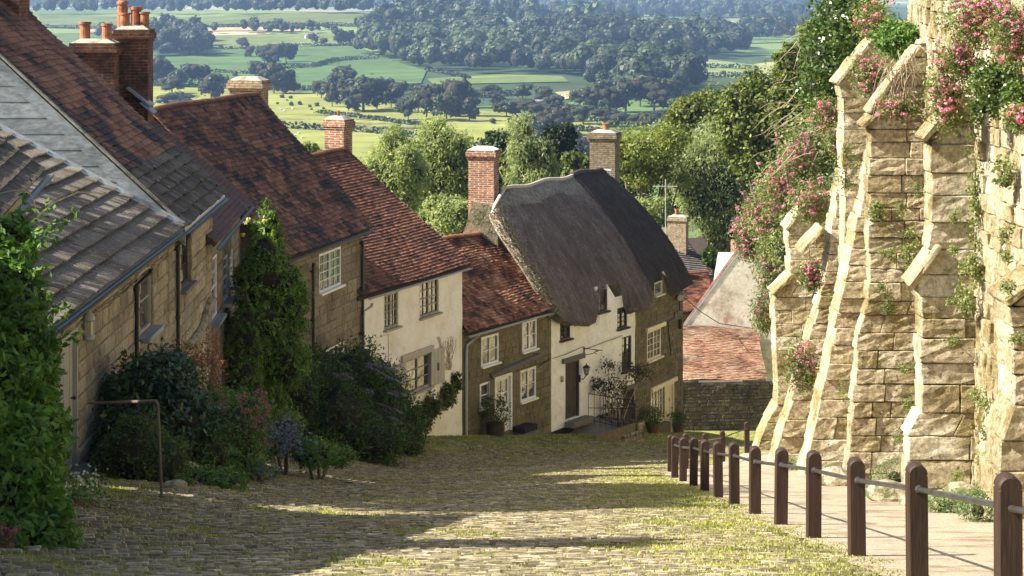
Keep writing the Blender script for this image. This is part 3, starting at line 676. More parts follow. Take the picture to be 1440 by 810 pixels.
# ------------------------------------------------ ground
def ground_mat():
    m, nt, bs = _m('ground'); gn, vec = geo(nt)
    sp = nt.nodes.new('ShaderNodeSeparateXYZ'); nt.links.new(gn.outputs['Position'], sp.inputs[0])
    near = ramp(nt, noise(nt, vec, .9, 5, .7), [(.10, .085, .05), (.15, .16, .05), (.26, .27, .07), (.20, .165, .10)], [.3, .45, .58, .72])
    near = mix(nt, 1.0, near, ramp(nt, noise(nt, vec, 16, 4), [(.6, .6, .6), (1.4, 1.4, 1.4)], [.3, .7]), 'MULTIPLY')
    vr = nt.nodes.new('ShaderNodeTexVoronoi'); vr.inputs['Scale'].default_value = 1; vr.inputs['Randomness'].default_value = .9
    mp = nt.nodes.new('ShaderNodeMapping'); mp.inputs['Scale'].default_value = (.0042, .0022, 0); mp.inputs['Rotation'].default_value = (0, 0, .3)
    nt.links.new(gn.outputs['Position'], mp.inputs[0]); nt.links.new(mp.outputs[0], vr.inputs['Vector'])
    bw = nt.nodes.new('ShaderNodeRGBToBW'); nt.links.new(vr.outputs['Color'], bw.inputs[0])
    far = ramp(nt, bw.outputs[0], [(.045, .07, .03), (.10, .15, .05), (.15, .20, .065), (.23, .24, .10), (.34, .29, .19), (.08, .12, .045)], [0, .3, .5, .62, .72, .8], 'CONSTANT')
    far = mix(nt, 1.0, far, ramp(nt, noise(nt, vec, .02, 4), [(.75, .75, .75), (1.25, 1.25, 1.25)], [.3, .7]), 'MULTIPLY')
    f = math_(nt, 'MULTIPLY', math_(nt, 'SUBTRACT', sp.outputs[1], 110), .01, True)
    c = mix(nt, f, near, far); nt.links.new(c, bs.inputs['Base Color']); bs.inputs['Roughness'].default_value = 1; bs.inputs['Specular IOR Level'].default_value = .05
    bump(nt, bs, noise(nt, vec, 12, 5), .5, .05); return m
def grow(a, step, k, end):
    r = [a]
    while r[-1] < end: r.append(r[-1] + step); step *= k
    return r
xs = sorted(set([-q for q in grow(15, .6, 1.12, 9000)] + list(np.arange(-14.5, 15, .5)) + grow(15, .6, 1.12, 9000)))
ys = list(np.arange(-12, 112, 1.0)) + grow(112, 1.2, 1.03, 15000)
def grid(name, xs, ys, zf, mats, kind=True):
    X, Y = np.meshgrid(xs, ys); Z = zf(X, Y); n, k = X.shape
    v = np.stack([X, Y, Z], -1).reshape(-1, 3).tolist()
    f = [(j * k + i, j * k + i + 1, (j + 1) * k + i + 1, (j + 1) * k + i) for j in range(n - 1) for i in range(k - 1)]
    me = bpy.data.meshes.new(name); me.from_pydata(v, [], f); me.materials.append(mats)
    me.polygons.foreach_set('use_smooth', [True] * len(f)); o = bpy.data.objects.new(name, me); COL.objects.link(o)
    if kind: o['kind'] = 'structure'
    return o
grid('ground', xs, ys, G, ground_mat())
def bolx(Y): return np.interp(Y, [0, 16, 20, 28, 34, 40, 48.5, 51.5, 54.5, 57.5, 60.5, 63.5, 67, 72], [2.85, 3.05, 3.15, 3.2, 3.3, 3.42, 3.55, 3.83, 4.43, 5.2, 5.97, 7.0, 8, 9])
# gravel path between bollards and wall
pys = np.arange(8, 64, .25); pv = []; prn = random.Random(5)
for y in pys:
    a = float(bolx(y)) - .12 + .07 * math.sin(y * 1.3) + prn.uniform(-.03, .03); b = float(np.interp(y, WX_Y, WX_X)) + .1
    pv.append([(a + (b - a) * i / 8, y, g(a + (b - a) * i / 8, y) + .014) for i in range(9)])
pm = MB()
for j in range(len(pys) - 1):
    for i in range(8): pm.quad(pv[j][i], pv[j][i + 1], pv[j + 1][i + 1], pv[j + 1][i])
pth = pm.build('path', MT['gravel'], smooth=True); pth['kind'] = 'structure'
# sloping verge between footpath and cottages stays part of the ground; the cobbles:
crn = np.random.default_rng(7)
def cobbles():
    V = []; y = 13.0
    while y < 86:
        p = .08 + .0006 * y; x0 = float(np.interp(y, XF_Y, XF_X)) + .3; x1 = float(bolx(y)) - .15 if y < 52 else min(float(bolx(y)) - .2, 5.5)
        if y > 62: x1 = min(9.5, float(np.interp(y, [62, 70, 86], [5.5, 7.5, 9.5])))
        x = x0
        while x < x1:
            l = crn.uniform(.11, .25)
            n1 = math.sin(x * 1.7 + y * .9) + math.sin(x * .8 - y * 1.3 + 2) + .7 * math.sin(x * 3.1 + y * 2.3)
            edge = max(0, (x - (float(bolx(y)) - 1.9)) / 1.5) if y < 50 else 0
            el = max(0, 1 - (x - x0) / (1.3 + .02 * y))
            pr = .04 + (.5 if n1 > 1.3 else 0) + .6 * min(1, edge) + .95 * min(1, el * 1.3)
            if crn.random() > pr:
                h = crn.uniform(.002, .028); a, b, c, d = x + .012, x + l - .012, y + .01 + crn.uniform(-.01, .01), y + p - .012
                dz = crn.uniform(-.012, .012, 4); z = g((a + b) / 2, (c + d) / 2); sl = -.2073
                T = [(a + .012, c + .01), (b - .012, c + .01), (b - .012, d - .01), (a + .012, d - .01)]; B = [(a, c), (b, c), (b, d), (a, d)]
                ym = (c + d) / 2
                tv = [(q[0], q[1], z + h + dz[i] * .6 + sl * (q[1] - ym)) for i, q in enumerate(T)]; bv = [(q[0], q[1], z - .03 + sl * (q[1] - ym)) for q in B]
                V.append((tv, bv))
            x += l
        y += p
    mb = MB()
    for tv, bv in V:
        mb.add(bv + tv, [(4, 5, 6, 7), (0, 1, 5, 4), (1, 2, 6, 5), (2, 3, 7, 6), (3, 0, 4, 7)])
    return mb
st = cobbles().build('cobbled_street', MT['cobble']); st['kind'] = 'structure'

# ------------------------------------------------ left row of houses
rg = random.Random(11)
# --- nearest roof, lower left
fA = Fac((-5.18, 19.4), (-6.25, 27.2))
t = thing('cottage', 'nearest cottage, only its mossy tiled roof corner and gutter showing above the climbing shrub', 'house', (-5.6, 23, g(-5.6, 23)))
gable_house(t, fA, -9, -2.45, .85, 4.1, 7.5, .28, [MT['mortar'], MT['stone_gold']], MT['slate'], stone=dict(), rng=rg, tw=.26, th=.2, e0=7.5, e1=.0, gables=(True, True))
m = MB(); half_gutter(m, fA.pt(-7.5, .36, -2.50), fA.pt(fA.L + .05, .36, -2.50), .045); m.build('gutter', MT['gutter'], t)
chimney(t, fA.xy(1.2, -4.1), fA.U, 1.5, .9, -.5, 3.0, MT['brick_red'], pots=[(-.3, 0, .15, .5, 'p'), (.3, 0, .15, .5, 'p')])
# --- unseen pine added out of frame behind the lean-to, shaped to shade the street
t = thing('pine', 'unseen flat crowned pine behind the lean-to cottage, added to shade the street', 'tree', (-17.2, 33.5, g(-17.2, 33.5)))
LP = [(-17.2 + a, 33.5 + b, 6.4 + c, 1.9, 2.0, 1.15) for a, b, c in ((0, 0, 0), (.5, -2.4, .1), (.4, 2.5, 0), (-1, -1.2, .5), (-.8, 1.4, .4), (.8, .6, -.2), (.2, -3.9, -.3), (.6, -5.2, -.2), (0, -4.6, .5), (.3, 3.6, -.2))]
crown('crown', t, LP, 9000, .34, L['hill'], 600, k=.9); limb_tree(t, (-17.4, 33.5, g(-17.4, 33.5) - .3), (-17.2, 33.5, 5.8), .3, LP, 600)
# --- lean-to cottage with ribbed concrete tiles
fB = Fac((-6.45, 27.45), (-6.45, 39.8))
tB = thing('lean_to_cottage', 'golden stone lean-to cottage with ribbed concrete tile roof and taupe plank door', 'house', (-6.45, 34, g(-6.45, 34)))
dB = fB.rect(83, 108, 468, 668); dB[2] = -7.2; dB[3] = -5.16
wB0 = fB.rect(64, 79, 500, 570); wB0[2] = -6.2; wB0[3] = -5.2
wB = fB.rect(195.5, 214, 378, 466)
opsB = [dB, wB0, wB]
m = MB(); wall_sheet(m, fB, -11, -4.72, opsB); masonry(m, fB, -11, -4.72, lambda z: 0, lambda z: fB.L, opsB, rng=rg, mi=1, ch=(.17, .27), bl=(.28, .52), proud=.035)
m.add([fB.pt(0, 0, -11), fB.pt(0, 0, -4.72), fB.pt(0, -6, -1.6), fB.pt(0, -6, -11)], [(0, 1, 2, 3)])
m.build('wall', [MT['mortar'], MT['stone_gold']], tB)
plank_door(tB, fB, dB, MT['taupe_paint'], n=-.06, boards=5)
window(tB, fB, wB0, MT['taupe_paint'], 1, 1, 2, sill_mat=MT['lead'], label='small window beside the plank door')
window(tB, fB, wB, MT['taupe_paint'], 1, 1, 2, sill_mat=MT['lead'], sill_out=.2, sill_w=.09)
m = MB(); fB.box(m, dB[0] - .12, dB[1] + .12, -.02, .3, -7.38, -7.2); m.build('doorstep', MT['stone_step'], tB)
U = Vector((0, 1, 0)); S = Vector((-math.cos(R(28)), 0, math.sin(R(28)))); A = Vector((-6.12, 27.25, -4.66))
m = MB(); slab(m, A, A + U * 12.6, A + U * 12.6 + S * 6.5, A + S * 6.5, .08, 1); ribbed(m, A, U, S, 12.6, 6.5, cw=.36, rng=rg)
m.build('roof', [MT['concrete_tile'], MT['dark_wood']], tB)
m = MB(); half_gutter(m, A + Vector((.05, -.1, -.02)), A + Vector((.05, 12.55, -.02)), .065)
m.build('gutter', MT['gutter'], tB)
m = MB(); slab(m, A + Vector((.02, 0, .012)), A + Vector((.02, 12.45, .012)), A + Vector((-.07, 12.45, .045)), A + Vector((-.07, 0, .045)), .006); m.build('eave_flashing', MT['lead'], tB)
m = MB(); a = A + Vector((0, 12.48, .09)); m.tube([a, a + S * 6.4], .06, 6); slab(m, a + Vector((0, -.2, .0)), a + Vector((0, .1, .0)), a + Vector((0, .1, 0)) + S * 6.4, a + Vector((0, -.2, 0)) + S * 6.4, .03); m.build('lead_flashing', MT['lead'], tB)
downpipe(tB, fB, fB.t(192.5, .08), -9.6, -5.2, swan=.35, shoe=.1)
# lantern on the wall
tl = fB.t(127, .12); z = fB.z(461, tl, .12); t = thing('wall_lantern', 'small grey half-round lantern fixed to the stone wall by the plank door', 'lantern', fB.pt(tl, .06, z - .2))
m = MB(); m.lathe(fB.pt(tl, .1, z - .2), [(.03, 0), (.085, .03), (.09, .09), (.075, .1)], 12); m.lathe(fB.pt(tl, .1, z + .1), [(.075, 0), (.095, .02), (.085, .08), (.04, .13), (.01, .15)], 12)
for k in range(6):
    a = k * math.pi / 3; c = fB.pt(tl, .1, z); m.tube([(c.x + .078 * math.cos(a), c.y + .078 * math.sin(a), z - .1), (c.x + .078 * math.cos(a), c.y + .078 * math.sin(a), z + .1)], .007, 4)
fB.box(m, tl - .05, tl + .05, 0.03, .06, z - .18, z + .2)
m.build('lantern_case', MT['grey_pipe'], t); m = MB(); m.lathe(fB.pt(tl, .1, z - .1), [(.066, 0), (.066, .2)], 12); m.build('lantern_glass', MT['lamp_glass'], t)

# --- tall gabled house with weatherboards
fC = Fac((-6.45, 39.95), (-6.55, 46.4))
tC = thing('stone_house', 'golden stone house with blue-grey weatherboarded gable and big mottled tile roof', 'house', (-6.5, 43, g(-6.5, 43)))
wC = fC.rect(254, 268.5, 326, 402); opsC = [wC]
wall, roof, A, S, H, B = gable_house(tC, fC, -14, -4.67, -.15, 4.55, 8.5, .33, [MT['mortar'], MT['stone_gold']], MT['tile_dark'], opsC, stone=dict(ch=(.18, .28), bl=(.3, .55), proud=.035), rng=rg, e0=.12, e1=0.0,
    warp=lambda t, s: .035 * math.sin(t * 1.3 + s * .7) + .02 * math.sin(s * 2.1), tw=.245, th=.15, tile_kw=dict(skip=lambda t, s: s < 1.5, jit=.012, clus=.95))
U3 = Vector((fC.U.x, fC.U.y, 0)); m = MB(); tiles(m, A, U3, S, fC.L + .12, 1.55, .36, .25, .03, rng=rg, jit=.02, lift=.04)
o2 = m.build('slate_course', MT['slate'], tC)
window(tC, fC, wC, MT['dark_wood'], 1, 2, 3, n=-.1, sill_mat=MT['stone_step'])
# weatherboards on the near gable, above the lean-to roof
m = MB(); zr = lambda x: -4.6 + (4.52) * ((-6.15) - x) / 4.85
bw_ = .3; z = -4.7
while z < -.2:
    x_r = -6.15 - (z + .12 - (-4.60)) / (4.52 / 4.85) if z > -4.6 else -6.3
    x_l = -11.0
    if x_r > x_l: m.hexa([(x_l, 39.86, z), (x_r, 39.86, z), (x_r, 39.97, z), (x_l, 39.97, z), (x_l, 39.866, z + bw_), (x_r - bw_ * 1.07, 39.866, z + bw_), (x_r - bw_ * 1.07, 39.97, z + bw_), (x_l, 39.97, z + bw_)])
    z += bw_
m.build('weatherboard', MT['board'], tC)
m = MB(); a = A + Vector((.02, -.03, -.12)); N_ = Vector((math.sin(R(43)), 0, math.cos(R(43)))) * 0
m.hexa([a + Vector((0, 0, -.2)), a + Vector((0, .05, -.2)), a + Vector((0, .05, -.2)) + S * H, a + Vector((0, 0, -.2)) + S * H, a + Vector((0, 0, .1)), a + Vector((0, .05, .1)), a + Vector((0, .05, .1)) + S * H, a + Vector((0, 0, .1)) + S * H])
m.build('barge_board', MT['board'], tC)
m = MB(); a = A + Vector((.03, -.07, .02)); m.hexa([a, a + Vector((0, .12, 0)), a + Vector((0, .12, 0)) + S * H, a + S * H, a + Vector((0, 0, .05)), a + Vector((0, .12, .05)), a + Vector((0, .12, .05)) + S * H, a + Vector((0, 0, .05)) + S * H]); m.build('verge_mortar', MT['cement'], tC)
m = MB(); half_gutter(m, fC.pt(-.1, .39, -4.75), fC.pt(fC.L, .39, -4.75), .06); m.tube([fC.pt(-.05, .39, -4.82), fC.pt(.1, .3, -4.9), fC.pt(.55, .1, -5.0)], .045, 8); m.build('gutter', MT['gutter'], tC)
m = MB(); fC.box(m, 0.05, fC.L - .02, .28, .31, -4.86, -4.68); m.build('fascia', MT['white_paint'], tC)
downpipe(tC, fC, fC.t(250.5, .08), -7.75, -5.1, swan=.3, shoe=.15)
m = MB(); pts = []
for k, (px, row) in enumerate([(262, 487), (270, 482), (279, 472), (286, 457), (290, 440), (297, 425), (303, 421)]):
    tt = fC.t(px, .08); pts.append(fC.pt(tt, .06, fC.z(row, tt, .08)))
m.tube(pts, [.07, .09, .1, .1, .11, .12, .06], 8); m.build('curved_drip_stone', MT['rock'], tC)
chimney(tC, (-10.75, 45.5), (0, 1), 1.0, .7, -1.0, 1.6, MT['brick_red'], pots=[(0, 0, .14, .4, 'p')])
# --- narrow house, even brown tiles, tall brick stack
fD = Fac((-6.66, 46.45), (-6.9, 54.0))
tD = thing('stone_house', 'narrow stone house with smooth even brown tiles and a tall brick stack of terracotta pots', 'house', (-6.8, 50, g(-6.8, 50)))
opsD = [fD.rect(294.5, 305, 362, 448), fD.rect(313, 320, 360, 422), fD.rect(322.5, 327, 350, 400)]
lowD = [fD.rect(308, 312, 515, 560), fD.rect(316, 319.5, 508, 556), fD.rect(322, 326, 498, 552)]
opsD = opsD + lowD
wall, roof, A, S, H, B = gable_house(tD, fD, -16, -5.66, -1.9, 4.2, 8, .33, [MT['mortar_dark'], MT['stone_brown']], MT['tile_smooth'], opsD, stone=dict(ch=(.18, .28), bl=(.3, .5)), rng=rg, e0=.9, e1=.05, rt0=-1.05, tw=.18, th=.12, tile_kw=dict(jit=.003))
for k, o in enumerate(opsD): window(tD, fD, o, MT['white_paint'], 1, 1, 4, n=-.03, sill_mat=MT['lead'], sill_out=.22, sill_w=.08, sash=True)
m = MB(); half_gutter(m, fD.pt(-1.05, .39, -5.73), fD.pt(fD.L + .05, .39, -5.73), .055); m.build('gutter', MT['gutter'], tD)
m = MB(); fD.box(m, -.85, .2, -.5, .12, -6.25, -5.95); m.build('corner_stone', MT['stone_brown'], tD)
cx = -9.75
ch = chimney(tD, P(189, 90, 53.2).xy, (1, .02), .80, .9, -4.2, P(0, 38, 53.2).z, MT['brick_red'], pots=[(-.32, .15, .135, .66, 'cowl'), (.02, .15, .145, .5, 'p'), (.26, .0, .12, .38, 'p'), (-.2, -.2, .13, .36, 'p')])
ch = chimney(tD, P(134, 90, 52.3).xy, (1, .02), 1.05, .75, -4.0, P(0, 57, 52.3).z, MT['brick_red'], pots=[(-.25, 0, .14, .46, 'p'), (.3, -.1, .13, .42, 'p')])
m = MB(); c = P(206, 142, 52.6); slab(m, c + Vector((-.45, -.15, .35)), c + Vector((.12, -.15, -.1)), c + Vector((.12, .5, -.1)), c + Vector((-.45, .5, .35)), .05); slab(m, c + Vector((-.1, -.3, -.02)), c + Vector((.22, -.3, -.28)), c + Vector((.22, .3, -.28)), c + Vector((-.1, .3, -.02)), .03); m.build('chimney_flashing', MT['lead'], tD)

# --- broad mottled red roof, stone front with white window
fE = Fac((-6.1, 54.1), (-4.34, 61.2))
tE = thing('stone_house', 'weathered stone house with broad mottled red tile roof and white paned window behind the conifer', 'house', (-5.3, 58, g(-5.3, 58)))
opsE = [fE.rect(448.5, 479.5, 352, 406), fE.rect(457, 484, 486, 530)]
wall, roof, A, S, H, B = gable_house(tE, fE, -18, -7.13, -3.45, 3.2, 6.6, .3, [MT['mortar_dark'], MT['stone_brown']], MT['tile_dark'], opsE, stone=dict(ch=(.2, .32), bl=(.35, .7), proud=.02), rng=rg, e0=.3, e1=.18,
    warp=lambda t, s: .05 * math.sin(t * .9 + 1) + .03 * math.sin(s * 1.9 + t * .5) + .1 * max(0, (s - 3.6)) * math.sin(t * .42), tw=.21, th=.14, tile_kw=dict(jit=.013))
window(tE, fE, opsE[0], MT['white_paint'], 2, 2, 4, n=-.03, fw=.06); window(tE, fE, opsE[1], MT['white_paint'], 2, 2, 3, n=-.03, label='ground floor window half hidden by the dark shrub')
m = MB(); half_gutter(m, fE.pt(-.3, .36, -7.2), fE.pt(fE.L + .15, .36, -7.2), .055); m.build('gutter', MT['gutter'], tE)
downpipe(tE, fE, fE.t(441, .08), -11.6, -7.75, swan=-.5, n=.08); downpipe(tE, fE, fE.L - .06, -13, -7.5, MT['gutter'], r=.045)
chimney(tE, P(350, 130, 62.9).xy, fE.N * -1, .98, .62, -4.4, P(0, 110, 62.9).z, MT['brick_buff'], pots=())
# --- cream cottage
fG = Fac((-4.34, 61.2), (-1.58, 67.6))
tG = thing('cream_cottage', 'cream limewashed cottage with rust red tile roof, sage windows and plank shutters', 'house', (-3, 64.4, g(-3, 64.4)))
opsG = [fG.rect(540, 560, 412, 461), fG.rect(590, 617, 393, 443), fG.rect(571, 605, 501, 549)]
wall, roof, A, S, H, B = gable_house(tG, fG, -20, -9.06, -5.6, 4.2, 8, .22, [MT['cream']], MT['tile_red'], opsG, stone=None, rng=rg, e0=.4, e1=.08, tw=.18, th=.12,
    warp=lambda t, s: .03 * math.sin(t * 1.1) + .03 * math.sin(s * 1.3 + 1), tile_kw=dict(jit=.008, clus=.35))
for o in opsG: window(tG, fG, o, MT['sage_paint'], 2, 2 if o is not opsG[2] else 1, 4 if o is not opsG[2] else 3, n=-.05, fw=.06)
for k, (a, b, r0, r1) in enumerate([(552, 571, 512, 561), (606, 625, 491, 540)]):
    r_ = fG.rect(a, b, r0, r1, .05); m = MB()
    for i in range(4):
        u0 = r_[0] + (r_[1] - r_[0]) * i / 4; u1 = r_[0] + (r_[1] - r_[0]) * (i + 1) / 4
        fG.box(m, u0 + .006, u1 - .006, .03, .065, r_[2], r_[3])
    s_ = m.build('shutter', MT['taupe_paint'], tG); c = (r_[0] + r_[1]) / 2; zc = (r_[2] + r_[3]) / 2
    m = MB(); fG.box(m, c - .08, c + .08, .066, .07, zc - .12, zc + .12); m.build('shutter_hole', MT['iron'], s_)
m = MB(); r_ = fG.rect(563, 607, 486, 500); m2 = fG.t(563); fG.box(m, r_[0], r_[1], .01, .09, opsG[2][3] + .02, opsG[2][3] + .2); m.build('lintel', MT['taupe_paint'], tG)
m = MB(); half_gutter(m, fG.pt(-.02, .29, -9.15), fG.pt(fG.L + .08, .29, -9.15), .05); m.build('gutter', MT['grey_pipe'], tG)
downpipe(tG, fG, fG.t(511, .08), -13.5, -9.55, MT['grey_pipe'], swan=.2)
m = MB(); pts = [fG.pt(fG.t(px, .02), .015, fG.z(r_, fG.t(px, .02))) for px, r_ in ((530, 475), (546, 470), (547, 515), (547, 540))]; m.tube(pts, .009, 5); m.build('cable', MT['grey_pipe'], tG)
chimney(tG, P(476, 190, 69.6).xy, fG.N * -1, .70, .6, -6.6, P(0, 165, 69.6).z, MT['brick_orange'], pots=[(0, 0, .05, .22, 'p')], name='chimney')
# --- small cottage with white door
fH = Fac((-1.58, 67.6), (1.33, 72.7))
tH = thing('greensand_cottage', 'small olive stone cottage with mottled orange tile roof and glazed white door', 'house', (0, 70, g(0, 70)))
dH = fH.rect(695, 719.5, 527, 612); dH[2] = fH.z(613, dH[0]) - .0
opsH = [fH.rect(676, 700, 471, 512), fH.rect(733.5, 753.5, 450, 492), fH.rect(674, 687, 538, 573), fH.rect(731, 752.5, 518, 562), dH]
wall, roof, A, S, H, B = gable_house(tH, fH, -21, -11.22, -8.72, 2.45, 6, .22, [MT['mortar_dark'], MT['greensand']], MT['tile_orange'], opsH, stone=dict(ch=(.18, .28), bl=(.25, .5), proud=.022), rng=rg, e0=-.02, e1=.1,
    warp=lambda t, s: .05 * math.sin(t * 1.4 + s) + .03 * math.sin(s * 3), tile_kw=dict(jit=.016, lift=.03), tw=.17, th=.11)
window(tH, fH, opsH[0], MT['white_paint'], 2, 1, 2, n=.0, fw=.07, bw=.03); window(tH, fH, opsH[1], MT['white_paint'], 2, 1, 2, n=.0, fw=.07, bw=.03)
window(tH, fH, opsH[2], MT['white_paint'], 1, 1, 2, n=.0, fw=.07, bw=.03, label='narrow window left of the white door'); window(tH, fH, opsH[3], MT['white_paint'], 2, 1, 2, n=.0, fw=.07, bw=.03)
a, b, z0, z1 = dH; m = MB(); fw = .09
fH.box(m, a, a + fw, -.1, .03, z0, z1); fH.box(m, b - fw, b, -.1, .03, z0, z1); fH.box(m, a + fw, b - fw, -.1, .03, z1 - fw, z1)
ia, ib = a + fw, b - fw; dm = MB(); zm = z0 + (z1 - z0) * .47
fH.box(dm, ia, ib, -.09, -.05, z0, zm); fH.box(dm, ia, ia + .11, -.09, -.05, zm, z1 - fw); fH.box(dm, ib - .11, ib, -.09, -.05, zm, z1 - fw)
fH.box(dm, ia + .11, ib - .11, -.09, -.05, z1 - fw - .1, z1 - fw); c = (ia + ib) / 2; fH.box(dm, c - .02, c + .02, -.085, -.052, zm, z1 - fw - .1); zz = (zm + z1 - fw - .1) / 2; fH.box(dm, ia + .11, ib - .11, -.085, -.053, zz - .02, zz + .02)
for k in range(1, 5): u = ia + (ib - ia) * k / 5; fH.box(dm, u - .006, u + .006, -.05, -.045, z0 + .1, zm - .08)
dr = dm.build('door', MT['white_paint'], tH); m.build('door_frame', MT['white_paint'], dr)
m = MB(); m.quad(fH.pt(ia + .11, -.075, zm), fH.pt(ib - .11, -.075, zm), fH.pt(ib - .11, -.075, z1 - fw - .1), fH.pt(ia + .11, -.075, z1 - fw - .1)); m.build('pane', MT['glass'], dr)
m = MB(); fH.box(m, c - .11, c + .11, -.05, -.035, zm - .2, zm - .09); m.build('letter_box', MT['iron'], dr)
m = MB(); fH.box(m, b - .02, b + .0, .0, .025, z0, z1); m = MB()
m = MB(); tt0, tt1 = fH.t(700), fH.t(757); zc = lambda t: dH[3] + .06 + (t - dH[0]) * .06
vs = []
for t_ in (dH[0] - .35, opsH[3][1] + .1):
    for (n, dz) in ((0.0, 0), (.14, 0), (.14, .12), (0.0, .16)): q = fH.pt(t_, n + .01, zc(t_) + dz); vs.append(q)
m.add(vs, [(0, 1, 5, 4), (1, 2, 6, 5), (2, 3, 7, 6), (0, 3, 2, 1), (4, 5, 6, 7)]); m.build('drip_ledge', MT['lintel'], tH)
m = MB(); half_gutter(m, fH.pt(-.02, .3, -11.3), fH.pt(fH.L - .05, .3, -11.3), .055); m.build('gutter', MT['grey_pipe'], tH)
m = MB(); m.tube([fH.pt(.55, .3, -11.34), fH.pt(.5, .12, -11.5), fH.pt(.15, .1, -11.62), fH.pt(.12, .09, -11.9), fH.pt(.12, .09, -14.6)], .045, 8); m.build('downpipe', MT['grey_pipe'], tH)
m = MB(); tq = fH.t(687.5, .05); m.tube([fH.pt(tq, .06, fH.z(537, tq)), fH.pt(tq, .06, fH.z(618, tq))], .025, 8); m.build('waste_pipe', MT['grey_pipe'], tH)
m = MB(); pts = [fH.pt(fH.t(px), .03, fH.z(r_, fH.t(px))) for px, r_ in ((755, 517), (760, 513), (768, 507), (774, 503))]; m.tube(pts, .015, 5); m.build('cable', MT['iron'], tH)
# lantern hung inside door glass is left as a small dark lamp
# steps in front of the white door
c0 = hit(722, 617, 60); t = thing('door_step', 'low grey curved step and dark doormat in front of the glazed white door', 'step', tuple(c0))
m = MB(); zt_ = dH[2] - .03; fH.box(m, dH[0] - .15, dH[1] + .75, .03, .7, zt_ - .5, zt_ - .06); m.build('step_slab', MT['stone_step'], t)
m = MB(); fH.box(m, dH[0] + .1, dH[1] - .1, .15, .5, zt_ - .059, zt_ - .035); m.build('doormat', MT['black_plinth'], t)
m = MB(); fH.box(m, dH[1] + .0, dH[1] + .85, .04, .5, zt_ - .3, zt_ + .12); m.build('side_kerb', MT['black_plinth'], t)
# ------------------------------------------------ thatched pair
fI = Fac((1.33, 72.7), (4.48, 77.7)); fJ = Fac((4.48, 77.7), (6.57, 82.1))
tI = thing('thatched_cottage', 'white limewashed cottage under worn brown thatch, with dark plank door and lamp', 'house', (3, 75, g(3, 75)))
tJ = thing('thatched_cottage', 'olive stone cottage under dark grey thatch, with cream door and small gable window', 'house', (5.6, 80, g(5.6, 80)))
dI = fI.rect(795, 815, 508, 588); dI2 = fI.rect(876, 892.5, 547, 622); dI2[2] = fI.z(618, dI2[0])
opsI = [dI, dI2, fI.rect(787.5, 802, 452, 477), fI.rect(840.5, 854, 407, 438), fI.rect(868, 882, 432, 461), fI.rect(874.5, 888, 473, 521)]
m = MB(); wall_sheet(m, fI, -15.45, -10.75, opsI, wob=.018, rng=rg, ztf=lambda t: -11.5)
for (pa, pb, za, zb_) in ((836.5, 840.5, -10.88, -10.88), (854, 869, -10.88, -11.62)):
    ta, tb = fI.t(pa), fI.t(pb); m.hexa([fI.pt(ta, -.1, -11.7), fI.pt(tb, -.1, -11.7), fI.pt(tb, .0, -11.7), fI.pt(ta, .0, -11.7), fI.pt(ta, -.1, za), fI.pt(tb, -.1, zb_), fI.pt(tb, .0, zb_), fI.pt(ta, .0, za)])
wall_sheet(m, fI, -21, -15.45, [dI2], mi=1)
m.add([fI.pt(0, 0, -21), fI.pt(0, 0, -11.1), fI.pt(0, -2.0, -8.3), fI.pt(0, -4.2, -11.5), fI.pt(0, -4.2, -21)], [(0, 1, 2, 3, 4)])
m.build('wall', [MT['white_wash'], MT['black_plinth']], tI)
dj = fJ.rect(933.5, 946.5, 543, 612); wj = fJ.rect(915, 932, 547, 592); dj[3] = wj[3]
opsJ = [dj, wj, fJ.rect(909.5, 929, 463, 504), fJ.rect(920, 931, 396, 414)]
m = MB(); zj = lambda t: -11.55
for (pa, pb, za, zb_) in ((917.5, 920, -11.02, -11.02), (931, 944, -11.02, -11.72)):
    ta, tb = fJ.t(pa), fJ.t(pb); m.hexa([fJ.pt(ta, -.1, -11.8), fJ.pt(tb, -.1, -11.8), fJ.pt(tb, .0, -11.8), fJ.pt(ta, .0, -11.8), fJ.pt(ta, -.1, za), fJ.pt(tb, -.1, zb_), fJ.pt(tb, .0, zb_), fJ.pt(ta, .0, za)], 1)
wall_sheet(m, fJ, -22, -10.7, opsJ, wob=.001, rng=rg, ztf=zj); masonry(m, fJ, -22, zj, lambda z: 0, lambda z: fJ.L, opsJ, rng=rg, mi=1, ch=(.12, .22), bl=(.16, .38), proud=.03, rough=.02)
m.add([fJ.pt(fJ.L, 0, -22), fJ.pt(fJ.L, 0, -11.1), fJ.pt(fJ.L, -2.7, -8.2), fJ.pt(fJ.L, -5.2, -11.5), fJ.pt(fJ.L, -5.2, -22)], [(0, 1, 2, 3, 4)])
gb = Fac(fJ.xy(fJ.L), fJ.xy(fJ.L, -5.2)); masonry(m, gb, -22, -11.6, lambda z: 0, lambda z: gb.L, [], rng=rg, mi=1, ch=(.12, .22), bl=(.16, .38), proud=.03)
m.build('wall', [MT['mortar_dark'], MT['greensand']], tJ)
for o, c, ny in ((opsI[2], 2, 3), (opsI[3], 1, 3), (opsI[4], 2, 4), (opsI[5], 2, 4)): window(tI, fI, o, MT['dark_wood'], c, 2 if c == 1 else 1, ny, n=-.05, fw=.05)
plank_door(tI, fI, dI, MT['dark_wood'], n=-.1, boards=5, label='dark plank front door in the white wall')
plank_door(tI, fI, dI2, MT['dark_wood'], n=-.1, boards=4, label='low dark side door below the rose')
m = MB(); fI.box(m, fI.t(790), fI.t(820), .01, .1, dI[3] + .02, dI[3] + .18); m.build('lintel', MT['lintel'], tI)
m = MB(); fI.box(m, dI2[0] - .1, dI2[1] + .05, .01, .12, dI2[3] + .02, dI2[3] + .14); m.build('lintel', MT['lintel'], tI)
